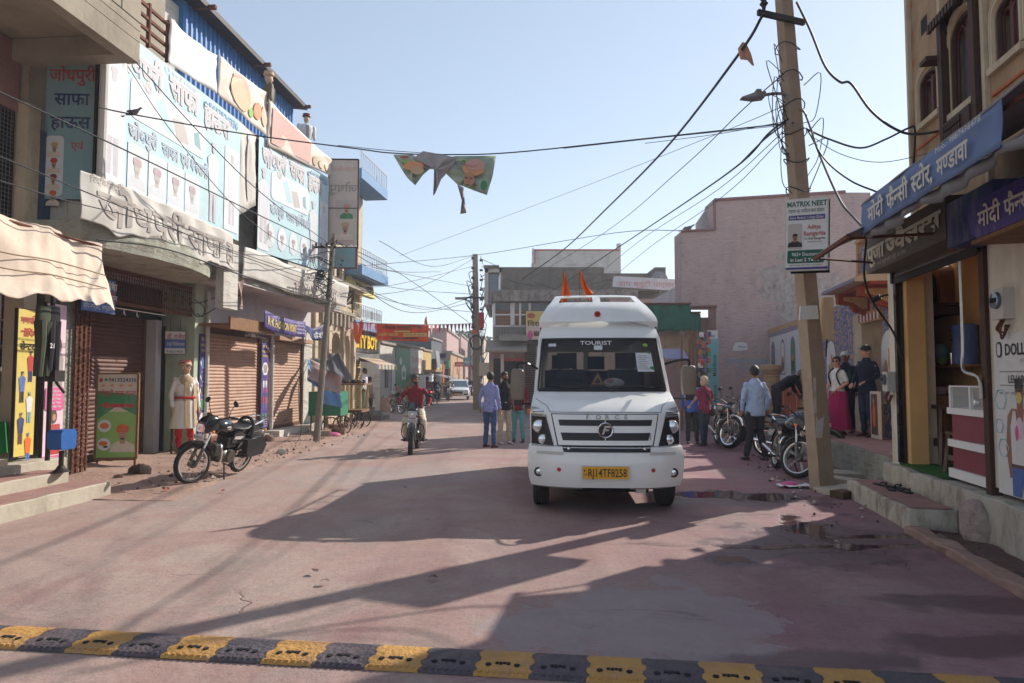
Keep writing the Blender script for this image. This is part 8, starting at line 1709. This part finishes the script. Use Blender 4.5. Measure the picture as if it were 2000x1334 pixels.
def pigeon(label,px,py,Y,s_=1.0,fl=1):
 c = AT(px,py,Y); o = thing('pigeon',label, 'bird',tuple(c),local=True); o.scale = (s_,)*3
 mb = MB('pigeon_grey'); q = fl
 mb.loft([[(x*q,r_*cos(a),z+r_*1.05*sin(a)) for a in [2*pi*k/12 for k in range(12)]] for x,r_,z in ((-.2,.012,.02),(-.14,.025,.035),(-.08,.05,.06),(0,.065,.08),(.06,.055,.10),(.10,.035,.135),(.125,.026,.165),(.15,.024,.18),(.17,.014,.178),(.195,.004,.172))],smooth=True); mb.build('body',o)
 mb = MB('iron'); mb.loft([[(x*q,y_,z) for y_,z in ((-w,z0),(0,z0+.01),(w,z0))] for x,w,z0 in ((-.22,.02,.0),(-.28,.045,-.015),(-.30,.04,-.02))],closed=False,caps=False); thick(mb.build('tail',o),.004)
 mb = MB('pigeon_wing');
 for s2 in (-1,1): mb.ell((-.05*q,s2*.055,.085),.11,.014,.035,12,6)
 mb.build('wing',o)
 mb = MB('cloth_red'); mb.tube([(0,-.015,.03),(0,-.015,-.0)],.004,4); mb.tube([(.01,.015,.03),(.01,.015,-.0)],.004,4); mb.build('leg',o)
mat('pigeon_grey',C(132,128,142,.6),.7,var=.15); mat('pigeon_wing',C(110,104,116,.6),.7,var=.15)
pigeon('grey pigeon perched on the cable before the big blue billboard',262,226,9.6,.62)
pigeon('dark pigeon standing on the left top corner of the pink building',1345,451,24,1.2)
# ---------------- torn banner on the cable ----------------
t = thing('torn_banner', 'torn political banner with a turbaned portrait dangling in rags from the cable over the street', 'banner',tuple(AT(868,302,11.3)))
mat('banner_teal',C(172,188,170,.85),.8,var=.25,scale=5); mat('banner_back',C(172,166,170,.8),.85,var=.15,scale=4,bump=.5)  # rag colour paled to stand for daylight coming through the cloth
def rag(m,pts,nm,dy=0):
 mb = MB(m); P = [AT(px,py,11.3+dy) for px,py in pts]; c = sum(P,Vector())/len(P); n = len(P); vs = [tuple(c+Vector((0,.04,0)))]
 rr = []
 for k in range(n):
  for q in range(3): rr.append(P[k].lerp(P[(k+1) % n],q/3))
 m_ = len(rr); mid = [c.lerp(p,.55)+Vector((0,.05*sin(i*1.3),0)) for i,p in enumerate(rr)]
 mb.add([tuple(c)]+[tuple(p) for p in mid]+[tuple(p) for p in rr],[(0,1+i,1+(i+1) % m_) for i in range(m_)]+[(1+i,1+m_+i,1+m_+(i+1) % m_,1+(i+1) % m_) for i in range(m_)],True)
 return thick(mb.build(nm,t),.003)
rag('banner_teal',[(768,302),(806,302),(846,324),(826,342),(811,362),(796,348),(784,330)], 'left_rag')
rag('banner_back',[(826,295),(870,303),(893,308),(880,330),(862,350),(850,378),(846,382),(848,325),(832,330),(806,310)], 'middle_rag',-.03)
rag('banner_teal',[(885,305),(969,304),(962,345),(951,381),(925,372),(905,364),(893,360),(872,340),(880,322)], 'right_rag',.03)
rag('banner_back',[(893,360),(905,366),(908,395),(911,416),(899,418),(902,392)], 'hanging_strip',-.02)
def spot(m,px,py,rx,ry,dy=.0): c = AT(px,py,11.2+dy); mb.mat(m); k = 11.2/1333; mb.oval(c.x,c.z,rx*k,ry*k,c.y,16)
mb = MB('bd_skin'); spot('bd_peach',925,328,22,16,.03); spot('bd_rose',928,322,19,12,.02); spot('bd_skin',916,350,11,15,.01); spot('bd_rose',922,318,12,6,.0); spot('bd_brown',911,347,3,1.6,0); spot('bd_brown',920,348,3,1.6,0); spot('bd_brown',913,361,4,1.2,0); spot('bd_green',945,362,7,10,.03); spot('bd_lime',905,314,12,3,.03); spot('bd_peach',808,324,20,9,.02); spot('bd_tan',815,332,13,9,.01); spot('bd_lime',792,315,8,3,.02); spot('bd_red',790,307,10,2,.02)
mb.mat('bd_navy'); p = AT(888,322,11.18); mb.text('ताली',p.x,p.z,.09,p.y,.01,w=.18); mb.build('print',t)
t = thing('torn_plastic', 'torn orange-brown plastic rag caught on the cable near the pole crossarm', 'plastic rag',tuple(AT(1450,90,9.8)))
mat('brown_plastic',C(214,158,126,.7),.6,var=.3,scale=7)
mb = MB('brown_plastic'); P = [AT(px,py,9.8) for px,py in ((1450,82),(1457,84),(1467,104),(1473,128),(1469,128),(1464,118),(1446,116),(1441,95))]; c = sum(P,Vector())/8+Vector((0,.08,0)); mb.add([tuple(c)]+[tuple(p) for p in P],[(0,1+i,1+(i+1) % 8) for i in range(8)],True); thick(mb.build('sheet',t),.003)
# ---------------- firecracker shop banner and bunting ----------------
YB = 23.6; t = thing('street_banner', 'orange firecracker shop banner with dark and yellow Hindi letters strung over the far street', 'banner',tuple(AT(786,650,YB)))
a,b_ = AT(736,632,YB),AT(837,636,YB); c_ = AT(736,664,YB)
mat('fire_orange',C(226,82,36,.8),.7,var=.35,scale=4)
mb = MB('fire_orange'); cloth(mb,lambda u,v: (a.x+(b_.x-a.x)*u,YB+.05*sin(u*14),c_.z+(a.z-c_.z)*v-.06*u),24,6); thick(mb.build('cloth',t))
mb = MB('bd_black'); w = b_.x-a.x; h = a.z-c_.z; mb.text('गोयल पटाखा शॉप',a.x+w*.12,c_.z+h*.66,h*.26,YB-.07,.03,w=w*.76); mb.mat('bd_yellow'); mb.text('आतिशबाजी',a.x+w*.04,c_.z+h*.24,h*.22,YB-.07,.02,w=w*.38); mb.rect(a.x+w*.52,a.x+w*.97,c_.z+h*.2,c_.z+h*.42,YB-.065); mb.rect(a.x+w*.35,a.x+w*.65,c_.z+h*.47,c_.z+h*.56,YB-.065); mb.mat('bd_red'); mb.text('पटाखा ही पटाखा',a.x+w*.54,c_.z+h*.25,h*.17,YB-.07,.01,w=w*.4); mb.mat('bd_black'); mb.rect(a.x+w*.3,a.x+w*.8,c_.z+h*.05,c_.z+h*.14,YB-.066); mb.build('lettering',t)
t = thing('bunting', 'string of small red and white pennants between the clothes shop and the middle pole', 'bunting',tuple(AT(690,625,27)))
PN = [(684,628,22.6),(745,632,23.9),(840,634,28),(927,632,34)]; L_ = cr([AT(*p) for p in PN],12); mb = MB('cable'); mb.tube(L_,.012,4); mb.build('string',t)
pen = MB('bd_red')
for k in range(0,len(L_)-1):
 p,q_ = L_[k],L_[k+1]
 pen = MB('cloth_red' if k % 3 else 'bd_rose'); pen.add([tuple(p),tuple(p.lerp(q_,.75)),tuple(p.lerp(q_,.4)-Vector((0,0,.42)))],[(0,1,2)]); pen.build('pennant',t)
flag('saffron flag on a stick beside the clothes shop sign',706,664,622,23.5,([(692,640),(690,652),(694,668)],[(708,624),(708,645),(701,672)]),None)
flag('small red flag above the firecracker banner',833,632,618,31,([(829,634),(829,626),(832,618)],[(835,634),(834,626),(833,618)]),None)
flag('orange pennant blowing from the middle pole',930,650,640,34,([(916,644),(925,645),(931,646)],[(927,654),(930,651),(932,648)]),None)
# ---------------- tarp stall,hand cart ----------------
t = thing('tarp_stall', 'vendor stall of grey, pink and blue tarpaulins over a green box', 'stall',(-4.9,19.2,0))
TF = lambda px,py,Y=18.6: tuple(AT(px,py,Y))
def sheet(m,pts,nm,dy=.5):
 mb = MB(m); P = [AT(*p) for p in pts]; n = 10; A,B,Cc,D = P
 cloth(mb,lambda u,v: tuple((A.lerp(B,u)).lerp(D.lerp(Cc,u),v)+Vector((.04*noise.noise(Vector((u*5,v*4,1)))+0,.05*sin(u*9+v*3),.03*noise.noise(Vector((u*4,v*4,7)))))),14,10); return thick(mb.build(nm,t),.006)
sheet('cloth_tarp_pink',[(600,738,18.7),(665,772,18.5),(668,735,18.8),(605,700,20)], 'pink_tarp')
sheet('cloth_tarp_blue',[(600,742,18.68),(628,764,18.55),(606,712,19.6),(602,700,19.9)], 'blue_edge')
sheet('cloth_tarp_blue',[(628,788,18.5),(668,797,18.5),(666,770,18.52),(628,760,18.52)], 'blue_tarp')
sheet('cloth_tarp_grey',[(636,722,18.9),(683,744,18.9),(664,690,19.6),(642,690,19.8)], 'grey_tarp')
sheet('cloth_grey',[(604,740,19.3),(690,742,19.9),(668,700,20),(606,700,20.2)], 'back_tarp')
mat('green_box',C(44,130,96,.7),.6,var=.2,grime=.4,gcol=C(90,110,90,.5))
mb = MB('green_box'); p0_,p1_ = AT(603,812,18.8),AT(666,812,18.8); mb.box(p0_.x,p1_.x,18.75,19.6,AT(620,812,18.8).z,AT(620,765,18.8).z); mb.build('green_box',t)
mb = MB('iron')
for px in (606,632,664): q = AT(px,830,18.8); mb.tube([(q.x,18.85,0),(q.x,18.85,.9)],.02,5)
split(mb, 'leg',t)
def spoked(cx,cy,r,par,nm='wheel',m='rust'):
 mb = MB(m); mb.tube([(cx+r*cos(u),cy,r+r*sin(u)) for u in [2*pi*q/28 for q in range(28)]],.02,6,closed=True)
 for k in range(12): a = 2*pi*k/12; mb.tube([(cx,cy,r),(cx+r*cos(a),cy,r+r*sin(a))],.006,4)
 mb.lathe([(.04,-.04),(.04,.04)],10,(cx,cy,r),ax='y'); mb.build(nm,par)
spoked(AT(648,840,18.8).x,18.7,.26,t); spoked(AT(656,840,18.8).x,19.5,.26,t)
mb = MB('bd_pink'); c = AT(650,855,18.5); mb.ell((c.x,c.y,.06),.22,.15,.08); solo(mb, 'plastic_bag', 'pink plastic bag lying on the ground under the tarp stall', 'bag',(c.x,c.y,0))
for k,(px,py,w,lb_) in enumerate(((588,850,.5, 'loose concrete block at the foot of the white pillar'),(632,856,.3, 'broken brick beside the leaning pole'),(566,846,.34, 'rough stone leaning on the plinth'),(660,852,.26, 'brick behind the pink bag'))):
 c = G(px,py); mb = MB('concrete' if k != 3 else 'brick_dark'); mb.M = Matrix.Translation((c.x,c.y,0)) @ Matrix.Rotation(.3*k,4, 'Z'); mb.box(-w/2,w/2,-.12,.12,-.02,.2 if k else .16); mb.M = None; solo(mb, 'stone_block',lb_, 'block',(c.x,c.y,0))
t = thing('hand_cart', 'wooden four-wheeled vendor cart with yellow posts and goods on its roof', 'hand cart',(-4.6,21.3,0))
X = lambda px: AT(px,738,21.2).x; Zz = lambda py: AT(690,py,21.2).z
mb = MB('wood'); mb.box(X(664),X(712),20.9,22.0,Zz(805),Zz(800)); mb.box(X(662),X(716),20.85,22.05,Zz(752),Zz(749)); mb.build('deck',t)
mat('yellow_wood',C(214,180,96,.6),.7,var=.15)
mb = MB('yellow_wood')
for px in (676,708):
 for yy in (20.95,21.95): mb.box(X(px)-.025,X(px)+.025,yy-.02,yy+.02,Zz(803),Zz(752))
split(mb, 'post',t)
for px in (684,697):
 for yy in (20.9,21.9): spoked(X(px),yy,.30,t, 'wheel', 'iron')
mb = MB('cloth_brown'); rs = random.Random(4)
for k in range(14): mb.mat(rs.choice(['cloth_brown', 'iron', 'bd_navy', 'cloth_black', 'wood'])); mb.ell((X(668)+rs.random()*.7,21+rs.random()*.9,Zz(747)+.03),.09,.07,.06,8,6)
mb.build('goods',t)
t = thing('cardboard_pile', 'heap of folded cardboard before the low white shop', 'cardboard pile',(AT(762,780,33).x,33,0)); mb = MB('wood'); rs = random.Random(6); mat('cardboard',C(206,160,124,.6),.9,var=.15)
for k in range(12): c = AT(752+rs.uniform(0,24),775,33); mb.mat('cardboard' if k % 4 else 'bd_white'); mb.M = Matrix.Translation((c.x,33+rs.uniform(-.3,.3),.3)) @ Matrix.Rotation(rs.uniform(-.8,.8),4, 'Y') @ Matrix.Rotation(rs.uniform(-.3,.3),4, 'X'); mb.box(-.35,.35,-.02,.02,-.28,.35)
mb.M = None; mb.build('boards',t)
t = thing('gas_stall', 'white cabinet and small stall standing against the painted walls', 'stall',(AT(820,760,37).x,37,0)); mb = MB('white'); c = AT(820,760,37); mb.box(c.x-.25,c.x+.25,37,37.5,0,1.75); mb.build('cabinet',t)
for k,(px0,px1,py0,py1,Yf,m,lb_) in enumerate(((888,925,707,716,58, 'cloth_red', 'red cloth strung low over the far street'),(905,945,698,714,50, 'bd_teal', 'grey-green fabric banner over the far street'),(852,872,690,712,50, 'bd_navy', 'dark shop sign hanging on the far left side'),(880,896,660,680,78, 'bd_pale', 'white billboard on the far pink block'))):
 a = AT(px0,py1,Yf); b_ = AT(px1,py0,Yf); mb = MB(m); mb.box(a.x,b_.x,Yf,Yf+.05,a.z,b_.z); mb.mat('bd_white'); mb.text('मण्डावा',a.x+.1,a.z+(b_.z-a.z)*.25,(b_.z-a.z)*.5,Yf-.01,.02,w=(b_.x-a.x)*.8); solo(mb, 'far_banner',lb_, 'banner',(a.x,Yf,a.z))
rs = random.Random(9)
MG = ['red', 'cream', 'orange', 'blue', 'yellow', 'green']
for k in range(12):
 s_ = -1 if k % 2 else 1; Yf = 58+k*3.4; x_ = AT(893 if s_ < 0 else 928,738,Yf).x+s_*.3+rs.uniform(-.3,.3); mb = MB(['cloth_red', 'cloth_cream', 'cloth_orange', 'bd_blue2', 'bd_yellow', 'cloth_green'][k//2]); mb.box(x_-.5,x_+.5,Yf,Yf+.6,1.9,2.9+rs.random()); mb.mat('cloth_brown'); mb.box(x_-.4,x_+.4,Yf+.1,Yf+.5,0,1.1); mb.mat(rs.choice(['cloth_magenta', 'cloth_white', 'bd_teal', 'cloth_orange'])); mb.box(x_-.35,x_+.35,Yf+.05,Yf+.4,1.11,1.5)
 solo(mb, 'market_goods', 'distant market goods under a small '+MG[k//2]+' awning on the '+('shaded' if s_ > 0 else 'sunlit')+' side of the far street', 'market goods',(x_,Yf,0),group='market goods stacked along the far street')
# ---------------- left street-level objects ----------------
AF = Frame(*G(236,925).xy,.12); x0,z1 = AF.at(190,731); x1,z0 = AF.at(266,893)
t = thing('standing_sign', 'green standing sign with red arrow, phone number and turbaned man on the dirt verge', 'signboard',((x0+x1)/2,0,.02),AF)
mb = MB('wood');
for xx in (x0,x1): mb.box(xx-.018,xx+.018,-.01,.03,z0-.02,z1+.01)
mb.box(x0,x1,-.01,.03,z1,z1+.03); mb.box(x0,x1,-.012,.032,z0-.05,z0); mb.mat('rust'); mb.box(x0+.02,x0+.05,.0,.02,0,z0-.05); mb.box(x1-.04,x1-.01,.0,.02,0,z0-.05); mb.build('frame',t)
W_ = x1-x0; H_ = z1-z0; U = lambda u: x0+W_*u; V = lambda v: z0+H_*v; y = -.004
mb = MB('bd_cream'); mb.rect(U(0.02),U(.98),V(.55),V(1),y+.004); mb.mat('bd_lime'); mb.rect(U(.02),U(.98),V(0),V(.55),y+.004); mb.mat('bd_green'); mb.poly([(U(.02),V(.45)),(U(.5),V(.62)),(U(.98),V(.5)),(U(.98),V(.75)),(U(.02),V(.8))],y+.002); mb.build('panel',t)
mb = MB('bd_navy'); mb.text('9413524336',U(.28),V(.91),H_*.065,y,.015,w=W_*.68); mb.mat('bd_green'); mb.oval(U(.22),V(.935),.025,.025,y); mb.mat('bd_red'); mb.oval(U(.1),V(.93),.03,.035,y); mb.text('जोधपुरी',U(.06),V(.745),H_*.085,y,.015,w=W_*.34); mb.text('साफा हाऊस',U(.45),V(.745),H_*.08,y,.015,w=W_*.5)
for k in range(4): mb.mat('bd_peach'); mb.oval(U(.15+.22*k),V(.865),.035,.02,y)
mb.mat('bd_red'); mb.poly([(U(.08),V(.625)),(U(.28),V(.67)),(U(.28),V(.645)),(U(.92),V(.645)),(U(.92),V(.6)),(U(.28),V(.6)),(U(.28),V(.58))],y)
bust(mb,U(.66),V(.24),W_*.62,y, 'bd_skin', 'bd_orange', 'bd_cream'); mb.mat('bd_pale'); mb.oval(U(.22),V(.38),W_*.16,W_*.16,y-.008); mb.oval(U(.22),V(.16),W_*.16,W_*.16,y-.008); mb.mat('bd_orange'); mb.oval(U(.22),V(.38),W_*.11,W_*.08,y-.011); mb.oval(U(.2),V(.17),W_*.11,W_*.06,y-.011); mb.mat('bd_forest'); mb.oval(U(.26),V(.13),W_*.06,W_*.03,y-.013); mb.build('print',t)
def rock(px,py,s_,lb_,m='stone_dark',z=0.03):
 c = G(px,py); mb = MB(m); mb.ell((0,0,s_*.45),s_*.7,s_*.5,s_*.5,14,10); mb.v = [(v[0]+s_*.35*noise.noise(Vector((v[0]/s_*2,v[1]/s_*2,px))),v[1]+s_*.3*noise.noise(Vector((v[0]/s_*2,v[2]/s_*2,px+3))),max(-.02,v[2]+s_*.3*noise.noise(Vector((v[1]/s_*2,v[2]/s_*2,px+7))))) for v in mb.v]; mb.sm = [False]*len(mb.f)
 o = mb.build('stone'); o.location = (c.x,c.y,z); tag(o,lb_, 'stone')
rock(274,938,.24, 'dark angular stone below the right leg of the standing arrow sign'); rock(183,918,.28, 'dark rock wedged beside the upper step'); rock(207,920,.22, 'brown rock leaning by the left leg of the arrow sign'); rock(231,945,.11, 'small grey pebble lump at the end of the lower step', 'stone'); rock(549,890,.14, 'pale round stone lying on the road edge by the motorcycle', 'plaster_white',0); rock(500,868,.3, 'heap of rubble and dry grass against the plinth', 'stone',.08); rock(525,872,.22, 'smaller heap of rubble against the plinth', 'stone',.08)
t,x0,x1,z0,z1 = px_board('yellow_banner', 'narrow yellow garment shop banner showing clothes beside the shelves',36,76,601,893,.25,face='bd_yellow',cat='banner')
y = -.256; w = x1-x0; mb = MB('bd_red'); mb.text('गणपति',x0+.05,z1-.2,.13,y,.02,w=w*.8); mb.text('शॉपिंग',x0+.05,z1-.38,.13,y,.02,w=w*.8); mb.mat('bd_black'); mb.text('सेन~टर',x0+.05,z1-.56,.13,y,.02,w=w*.7)
for k,(a_,b2) in enumerate((('bd_red', 'bd_navy'),('bd_blue2', 'bd_black'),('bd_white', 'bd_teal'),('bd_navy', 'bd_brown'),('bd_orange', 'bd_blue2'))): standing(mb,x0+w*(.3 if k % 2 else .68),z1-1.0-.28*k,.42,y,a_,b2, 'bd_skin2')
mb.build('print',t)
t,x0,x1,z0,z1 = px_board('pink_poster', 'tall pink nightwear poster with a woman in sunglasses on the pillar',92,132,590,905,.22,face='bd_pinkpale',cat='poster')
y = -.226; w = x1-x0; mb = MB('bd_skin'); xc = x0+w*.55;
mb.mat('bd_brown'); mb.oval(xc,z1-.62,.09,.17,y); mb.mat('bd_skin'); mb.oval(xc,z1-.58,.055,.08,y-.003); mb.mat('bd_black'); mb.rect(xc-.05,xc+.05,z1-.58,z1-.555,y-.006); mb.mat('bd_grey'); mb.poly([(xc-.12,z1-1.2),(xc+.12,z1-1.2),(xc+.13,z1-.8),(xc+.05,z1-.68),(xc-.05,z1-.68),(xc-.13,z1-.8)],y-.002)
mb.mat('bd_pink'); mb.rrect(x0+.02,x1-.02,z1-1.55,z1-1.22,.04,y-.004); mb.mat('bd_white')
for k,s_ in enumerate(('T-Shirt', 'Track Wear', 'Night Wear', 'Active Wear', 'Other Night Wear')): mb.text(s_,x0+w*.2,z1-1.29-.055*k,.05,y-.007,.01,w=w*.6)
mb.mat('bd_red'); mb.poly([(xc-.14,z0+.12),(xc+.12,z0+.12),(xc+.1,z0+.55),(xc-.1,z0+.55)],y-.002); mb.mat('bd_brown'); mb.oval(xc-.02,z0+.66,.06,.1,y-.003); mb.mat('bd_skin'); mb.oval(xc-.02,z0+.65,.035,.05,y-.005); mb.mat('bd_pink'); mb.rect(x0,x1,z0,z0+.1,y-.003); mb.build('print',t)
for k,(px,lb_,m) in enumerate(((86, 'dark olive trousers hanging from the awning frame, nearest the yellow banner', 'cloth_olive'),(103, 'dark trousers hanging beside the pink poster', 'cloth_black'))):
 if m not in MT: mat(m,C(72,78,62,.7),.9,var=.2,bump=.3)
 x_,zt_ = LF.at(px,598,.75); _,zb_ = LF.at(px,735,.75); t = thing('hanging_trousers',lb_, 'trousers',(x_,-.75,zb_),LF)
 mb = MB(m); mb.loft([ering((x_,-.75,zt_),Vector((1,0,0)),Vector((0,1,0)),.12,.05),ering((x_,-.75,zt_-.25),Vector((1,0,0)),Vector((0,1,0)),.14,.06)],smooth=True)
 for s_ in (-1,1): mb.tube([(x_+s_*.05,-.75,zt_-.2),(x_+s_*.07,-.76+.02*s_,(zt_+zb_)/2),(x_+s_*.065,-.75,zb_)],[.075,.065,.055],10)
 mb.build('cloth',t)
 if k == 0: mb = MB('bd_white'); mb.text('21',x_+.02,zt_-.55,.09,-.84,.02); mb.build('lettering',t)
x_,zz_ = LF.at(97,770,.72); mb = MB('iron'); mb.tube([(x_,-.72,.5),(x_,-.72,2.9)],.03,8); mb.box(x_-.08,x_+.1,-.85,-.7,1.55,1.7); mb.tube([(x_,-.8,1.55),(x_+.1,-.85,1.4)],.02); solo(mb, 'iron_post', 'dark iron post with a rusty bracket holding the awning front', 'post',(x_,-.72,.47),LF)
t,(x_,zz_) = thing('blue_dustbin', 'blue round-cornered metal box on a short stand in front of the pink poster', 'container',(*LF.at(121,900,.95)[:1],-.95,.3),LF),LF.at(121,858,.95)
mb = MB('blue_box'); mat('blue_box',C(40,96,170,.75),.5,var=.15,grime=.3,gcol=C(60,70,90,.5)); mb.M = Matrix.Translation((x_,-.95,zz_)); mb.prism([(-.14,-.09),(-.11,-.13),(.11,-.13),(.14,-.09),(.14,.09),(.11,.13),(-.11,.13),(-.14,.09)],-.1,.1); mb.M = None; mb.build('body',t); mb = MB('iron'); mb.tube([(x_,-.95,zz_-.15),(x_,-.95,.36)],.03,8); mb.lathe([(.12,.36),(.06,.4),(.04,.44)],14,(x_,-.95,0)); mb.build('stand',t)
t = MB('foliage'); c = LF.i @ G(385,872); rs = random.Random(3)
for k in range(120):
 x_,y_,z_ = c.x+rs.uniform(-.2,.25),c.y+rs.uniform(-.1,.15),.1+rs.uniform(0,.3)*rs.random(); a = rs.uniform(0,6.28); s_ = .035; t.add([(x_,y_,z_),(x_+s_*cos(a),y_+s_*sin(a),z_+s_*.6),(x_,y_,z_+s_*1.3),(x_-s_*.5*cos(a),y_-s_*.5*sin(a),z_+s_*.6)],[(0,1,2,3)])
solo(t, 'weed_clump', 'small green weed clump growing at the mannequin feet', 'plant',(c.x,c.y,.1),LF)
mb = MB('cloth_tarp_pink'); x_,z_ = LF.at(467,560,1.0); cloth(mb,lambda u,v: (x_+.12*u+.02*sin(v*6),-1.02-.03*sin(v*5+u*3),z_-.45+.65*v),4,8); o = solo(mb, 'hanging_rag', 'pale brown rag hanging from the second ledge', 'rag',(x_,-1.02,z_),LF)
wire('black wires looping across the lilac wall to the green pillar',[(330,560,13),(372,590,13.6),(410,585,14.2),(460,560,14.6)],.01, 'wires along the left shop fronts')
wire('second black wire looping over the lilac wall',[(372,600,13.6),(390,618,13.9),(440,590,14.5),(470,575,14.8)],.01, 'wires along the left shop fronts')
wire('black wire loop hanging beside the green pillar',[(380,585,13.6),(398,600,13.7),(396,618,13.7),(384,612,13.6)],.01, 'wires along the left shop fronts')
wire('cable running down the second shutter to the pale stone',[(600,640,18.5),(583,760,17.4),(588,840,16.8),(575,870,15.8),(552,886,14.6)],.008, 'wires along the left shop fronts')
for k,(px,py,rz_) in enumerate(((1742,938,.3),(1752,934,.5),(1758,942,-.2),(1768,941,.1))):
 x_,_ = RF.at(px,py,.35); t = thing('sandal',['black sandal farthest left of the four on the entry step', 'black sandal overlapping the leftmost one on the entry step', 'black sandal in the middle front of the entry step', 'black sandal farthest right of the four on the entry step'][k], 'sandal',(7.5+.16*k,-.36+.1*(k % 2),.246),RF,group='sandals left on the entry step',local=True,rz=RF.rz+rz_)
 mb = MB('shoe_black'); mb.loft([[(x2,-w,z_),(x2,w,z_),(x2,w,z_+.018),(x2,-w,z_+.018)] for x2,w,z_ in ((-.13,.03,0),(-.06,.038,0),(.04,.042,0),(.11,.04,0),(.14,.02,0))]); mb.build('sole',t); mb = MB('shoe_black'); mb.tube(cr([(.02,-.045,.015),(.05,-.03,.05),(.09,0,.04),(.05,.03,.05),(.02,.045,.015)],4),.009,5); mb.build('strap',t)
for k,(px,py,w,l,rz_,lb_) in enumerate(((1640,962,.28,.18,.2, 'broken stone slab lying between the concrete pole and the entry step'),(1646,972,.13,.1,.5, 'loose brick lying in front of the broken slab'),(1640,930,.4,.3,.1, 'cracked paving slab against the raised pavement'),(1660,945,.35,.22,-.2, 'tilted paving slab near the entry step corner'))):
 c = G(px,py); mb = MB('brick_dark' if k == 1 else 'concrete_pale'); mb.M = Matrix.Translation((c.x,c.y,.02)) @ Matrix.Rotation(rz_,4, 'Z') @ Matrix.Rotation(.06*(k-1),4, 'Y'); mb.box(-w,w,-l,l,-.02,.055+.02*(k == 1)); mb.M = None; solo(mb, 'paving_slab',lb_, 'slab',(c.x,c.y,0))
c = G(1552,952); mb = MB('bd_white'); cloth(mb,lambda u,v: (c.x-.25+.5*u,c.y-.12+.2*v,.015+.03*noise.noise(Vector((u*5,v*5,0)))+.02),8,5); mb.mat('bd_pink'); mb.ell((c.x-.05,c.y+.05,.04),.13,.08,.04,10,6); solo(mb, 'plastic_wrapper', 'crumpled white and pink plastic litter on the wet ground by the pole', 'scrap',(c.x,c.y,0))
c = G(1370,905)
mb = MB('plaster_ochre'); cx,cy = AT(1577,740,15.6).xy
mb.lathe([(r_,z_) for r_,z_ in prof0] if 'prof0' in globals() else [(.2,.47),(.17,.9),(.16,1.4),(.22,1.6),(.22,1.75)],24,(cx,cy,0)); solo(mb, 'stone_column', 'second sandstone column mostly hidden by the concrete pole', 'column',(cx,cy,.47))
mb = MB('stone'); rs = random.Random(77)
for k in range(420):
 if k < 300: q = LF.w(rs.uniform(9.6,19),-rs.uniform(.1,2.3),0)
 else: q = RF.w(rs.uniform(2,9),-rs.uniform(.3,1.4),0)
 s_ = rs.uniform(.008,.03)*(1 if rs.random() < .93 else 1.8); z_ = (.02+.06*(1 if k < 300 else 0)); mb.mat(rs.choice(['stone', 'stone', 'stone_dark', 'concrete_pale', 'brick_dark']))
 mb.add([(q.x+a*s_*rs.uniform(.7,1.3),q.y+b*s_*rs.uniform(.7,1.3),z_+c*s_*.8) for a,b,c in ((1,0,0),(0,1,0),(-1,0,0),(0,-1,0),(0,0,1),(0,0,-1))],[(0,1,4),(1,2,4),(2,3,4),(3,0,4),(1,0,5),(2,1,5),(3,2,5),(0,3,5)])
o = mb.build('gravel'); tag(o, 'loose pebbles and grit scattered along both road edges', 'gravel',kind='stuff')
mb = MB('bd_red')
for k,(px,py,m) in enumerate(((322,962, 'bd_red'),(437,963, 'bd_red'),(615,1122, 'bd_brown'),(635,1142, 'bd_brown'),(525,884, 'bd_white'),(292,926, 'bd_orange'),(845,1135, 'bd_brown'))):
 c = G(px,py); mb = MB(m); mb.M = Matrix.Translation((c.x,c.y,.03)) @ Matrix.Rotation(k,4, 'Z'); mb.loft([[(-.035,-.02,0),(0,-.028,.012),(.035,-.015,.004)],[(-.03,.02,.006),(.005,.026,.02),(.04,.018,0)]],closed=False,caps=False); mb.M = None
 solo(thick_ := mb, 'street_scrap',['small red wrapper on the dirt by the front wheel of the parked motorcycle', 'tiny red scrap at the lower edge of the dirt verge', 'dark leaf scrap on the sunlit road', 'dark leaf scrap nearer the speed hump', 'white paper scrap by the rear wheel of the parked motorcycle', 'orange scrap beside the dark angular stone', 'brown scrap inside the long pole shadow'][k], 'scrap',(c.x,c.y,0))
# ---------------- thin dusty air ----------------
hm = bpy.data.materials.new('haze'); hm.use_nodes = True; ht_ = hm.node_tree; ht_.nodes.remove(ht_.nodes['Principled BSDF'])
pv = ht_.nodes.new('ShaderNodeVolumePrincipled'); pv.inputs['Density'].default_value = .0026; pv.inputs['Color'].default_value = (.86,.9,1,1); pv.inputs['Anisotropy'].default_value = .3
ht_.links.new(pv.outputs[0],ht_.nodes['Material Output'].inputs['Volume']); MT['haze'] = hm
mb = MB('haze'); mb.box(-310,310,-40,410,-1.2,13); tag(mb.build('haze'),kind='stuff',label='thin dusty haze in the street air')
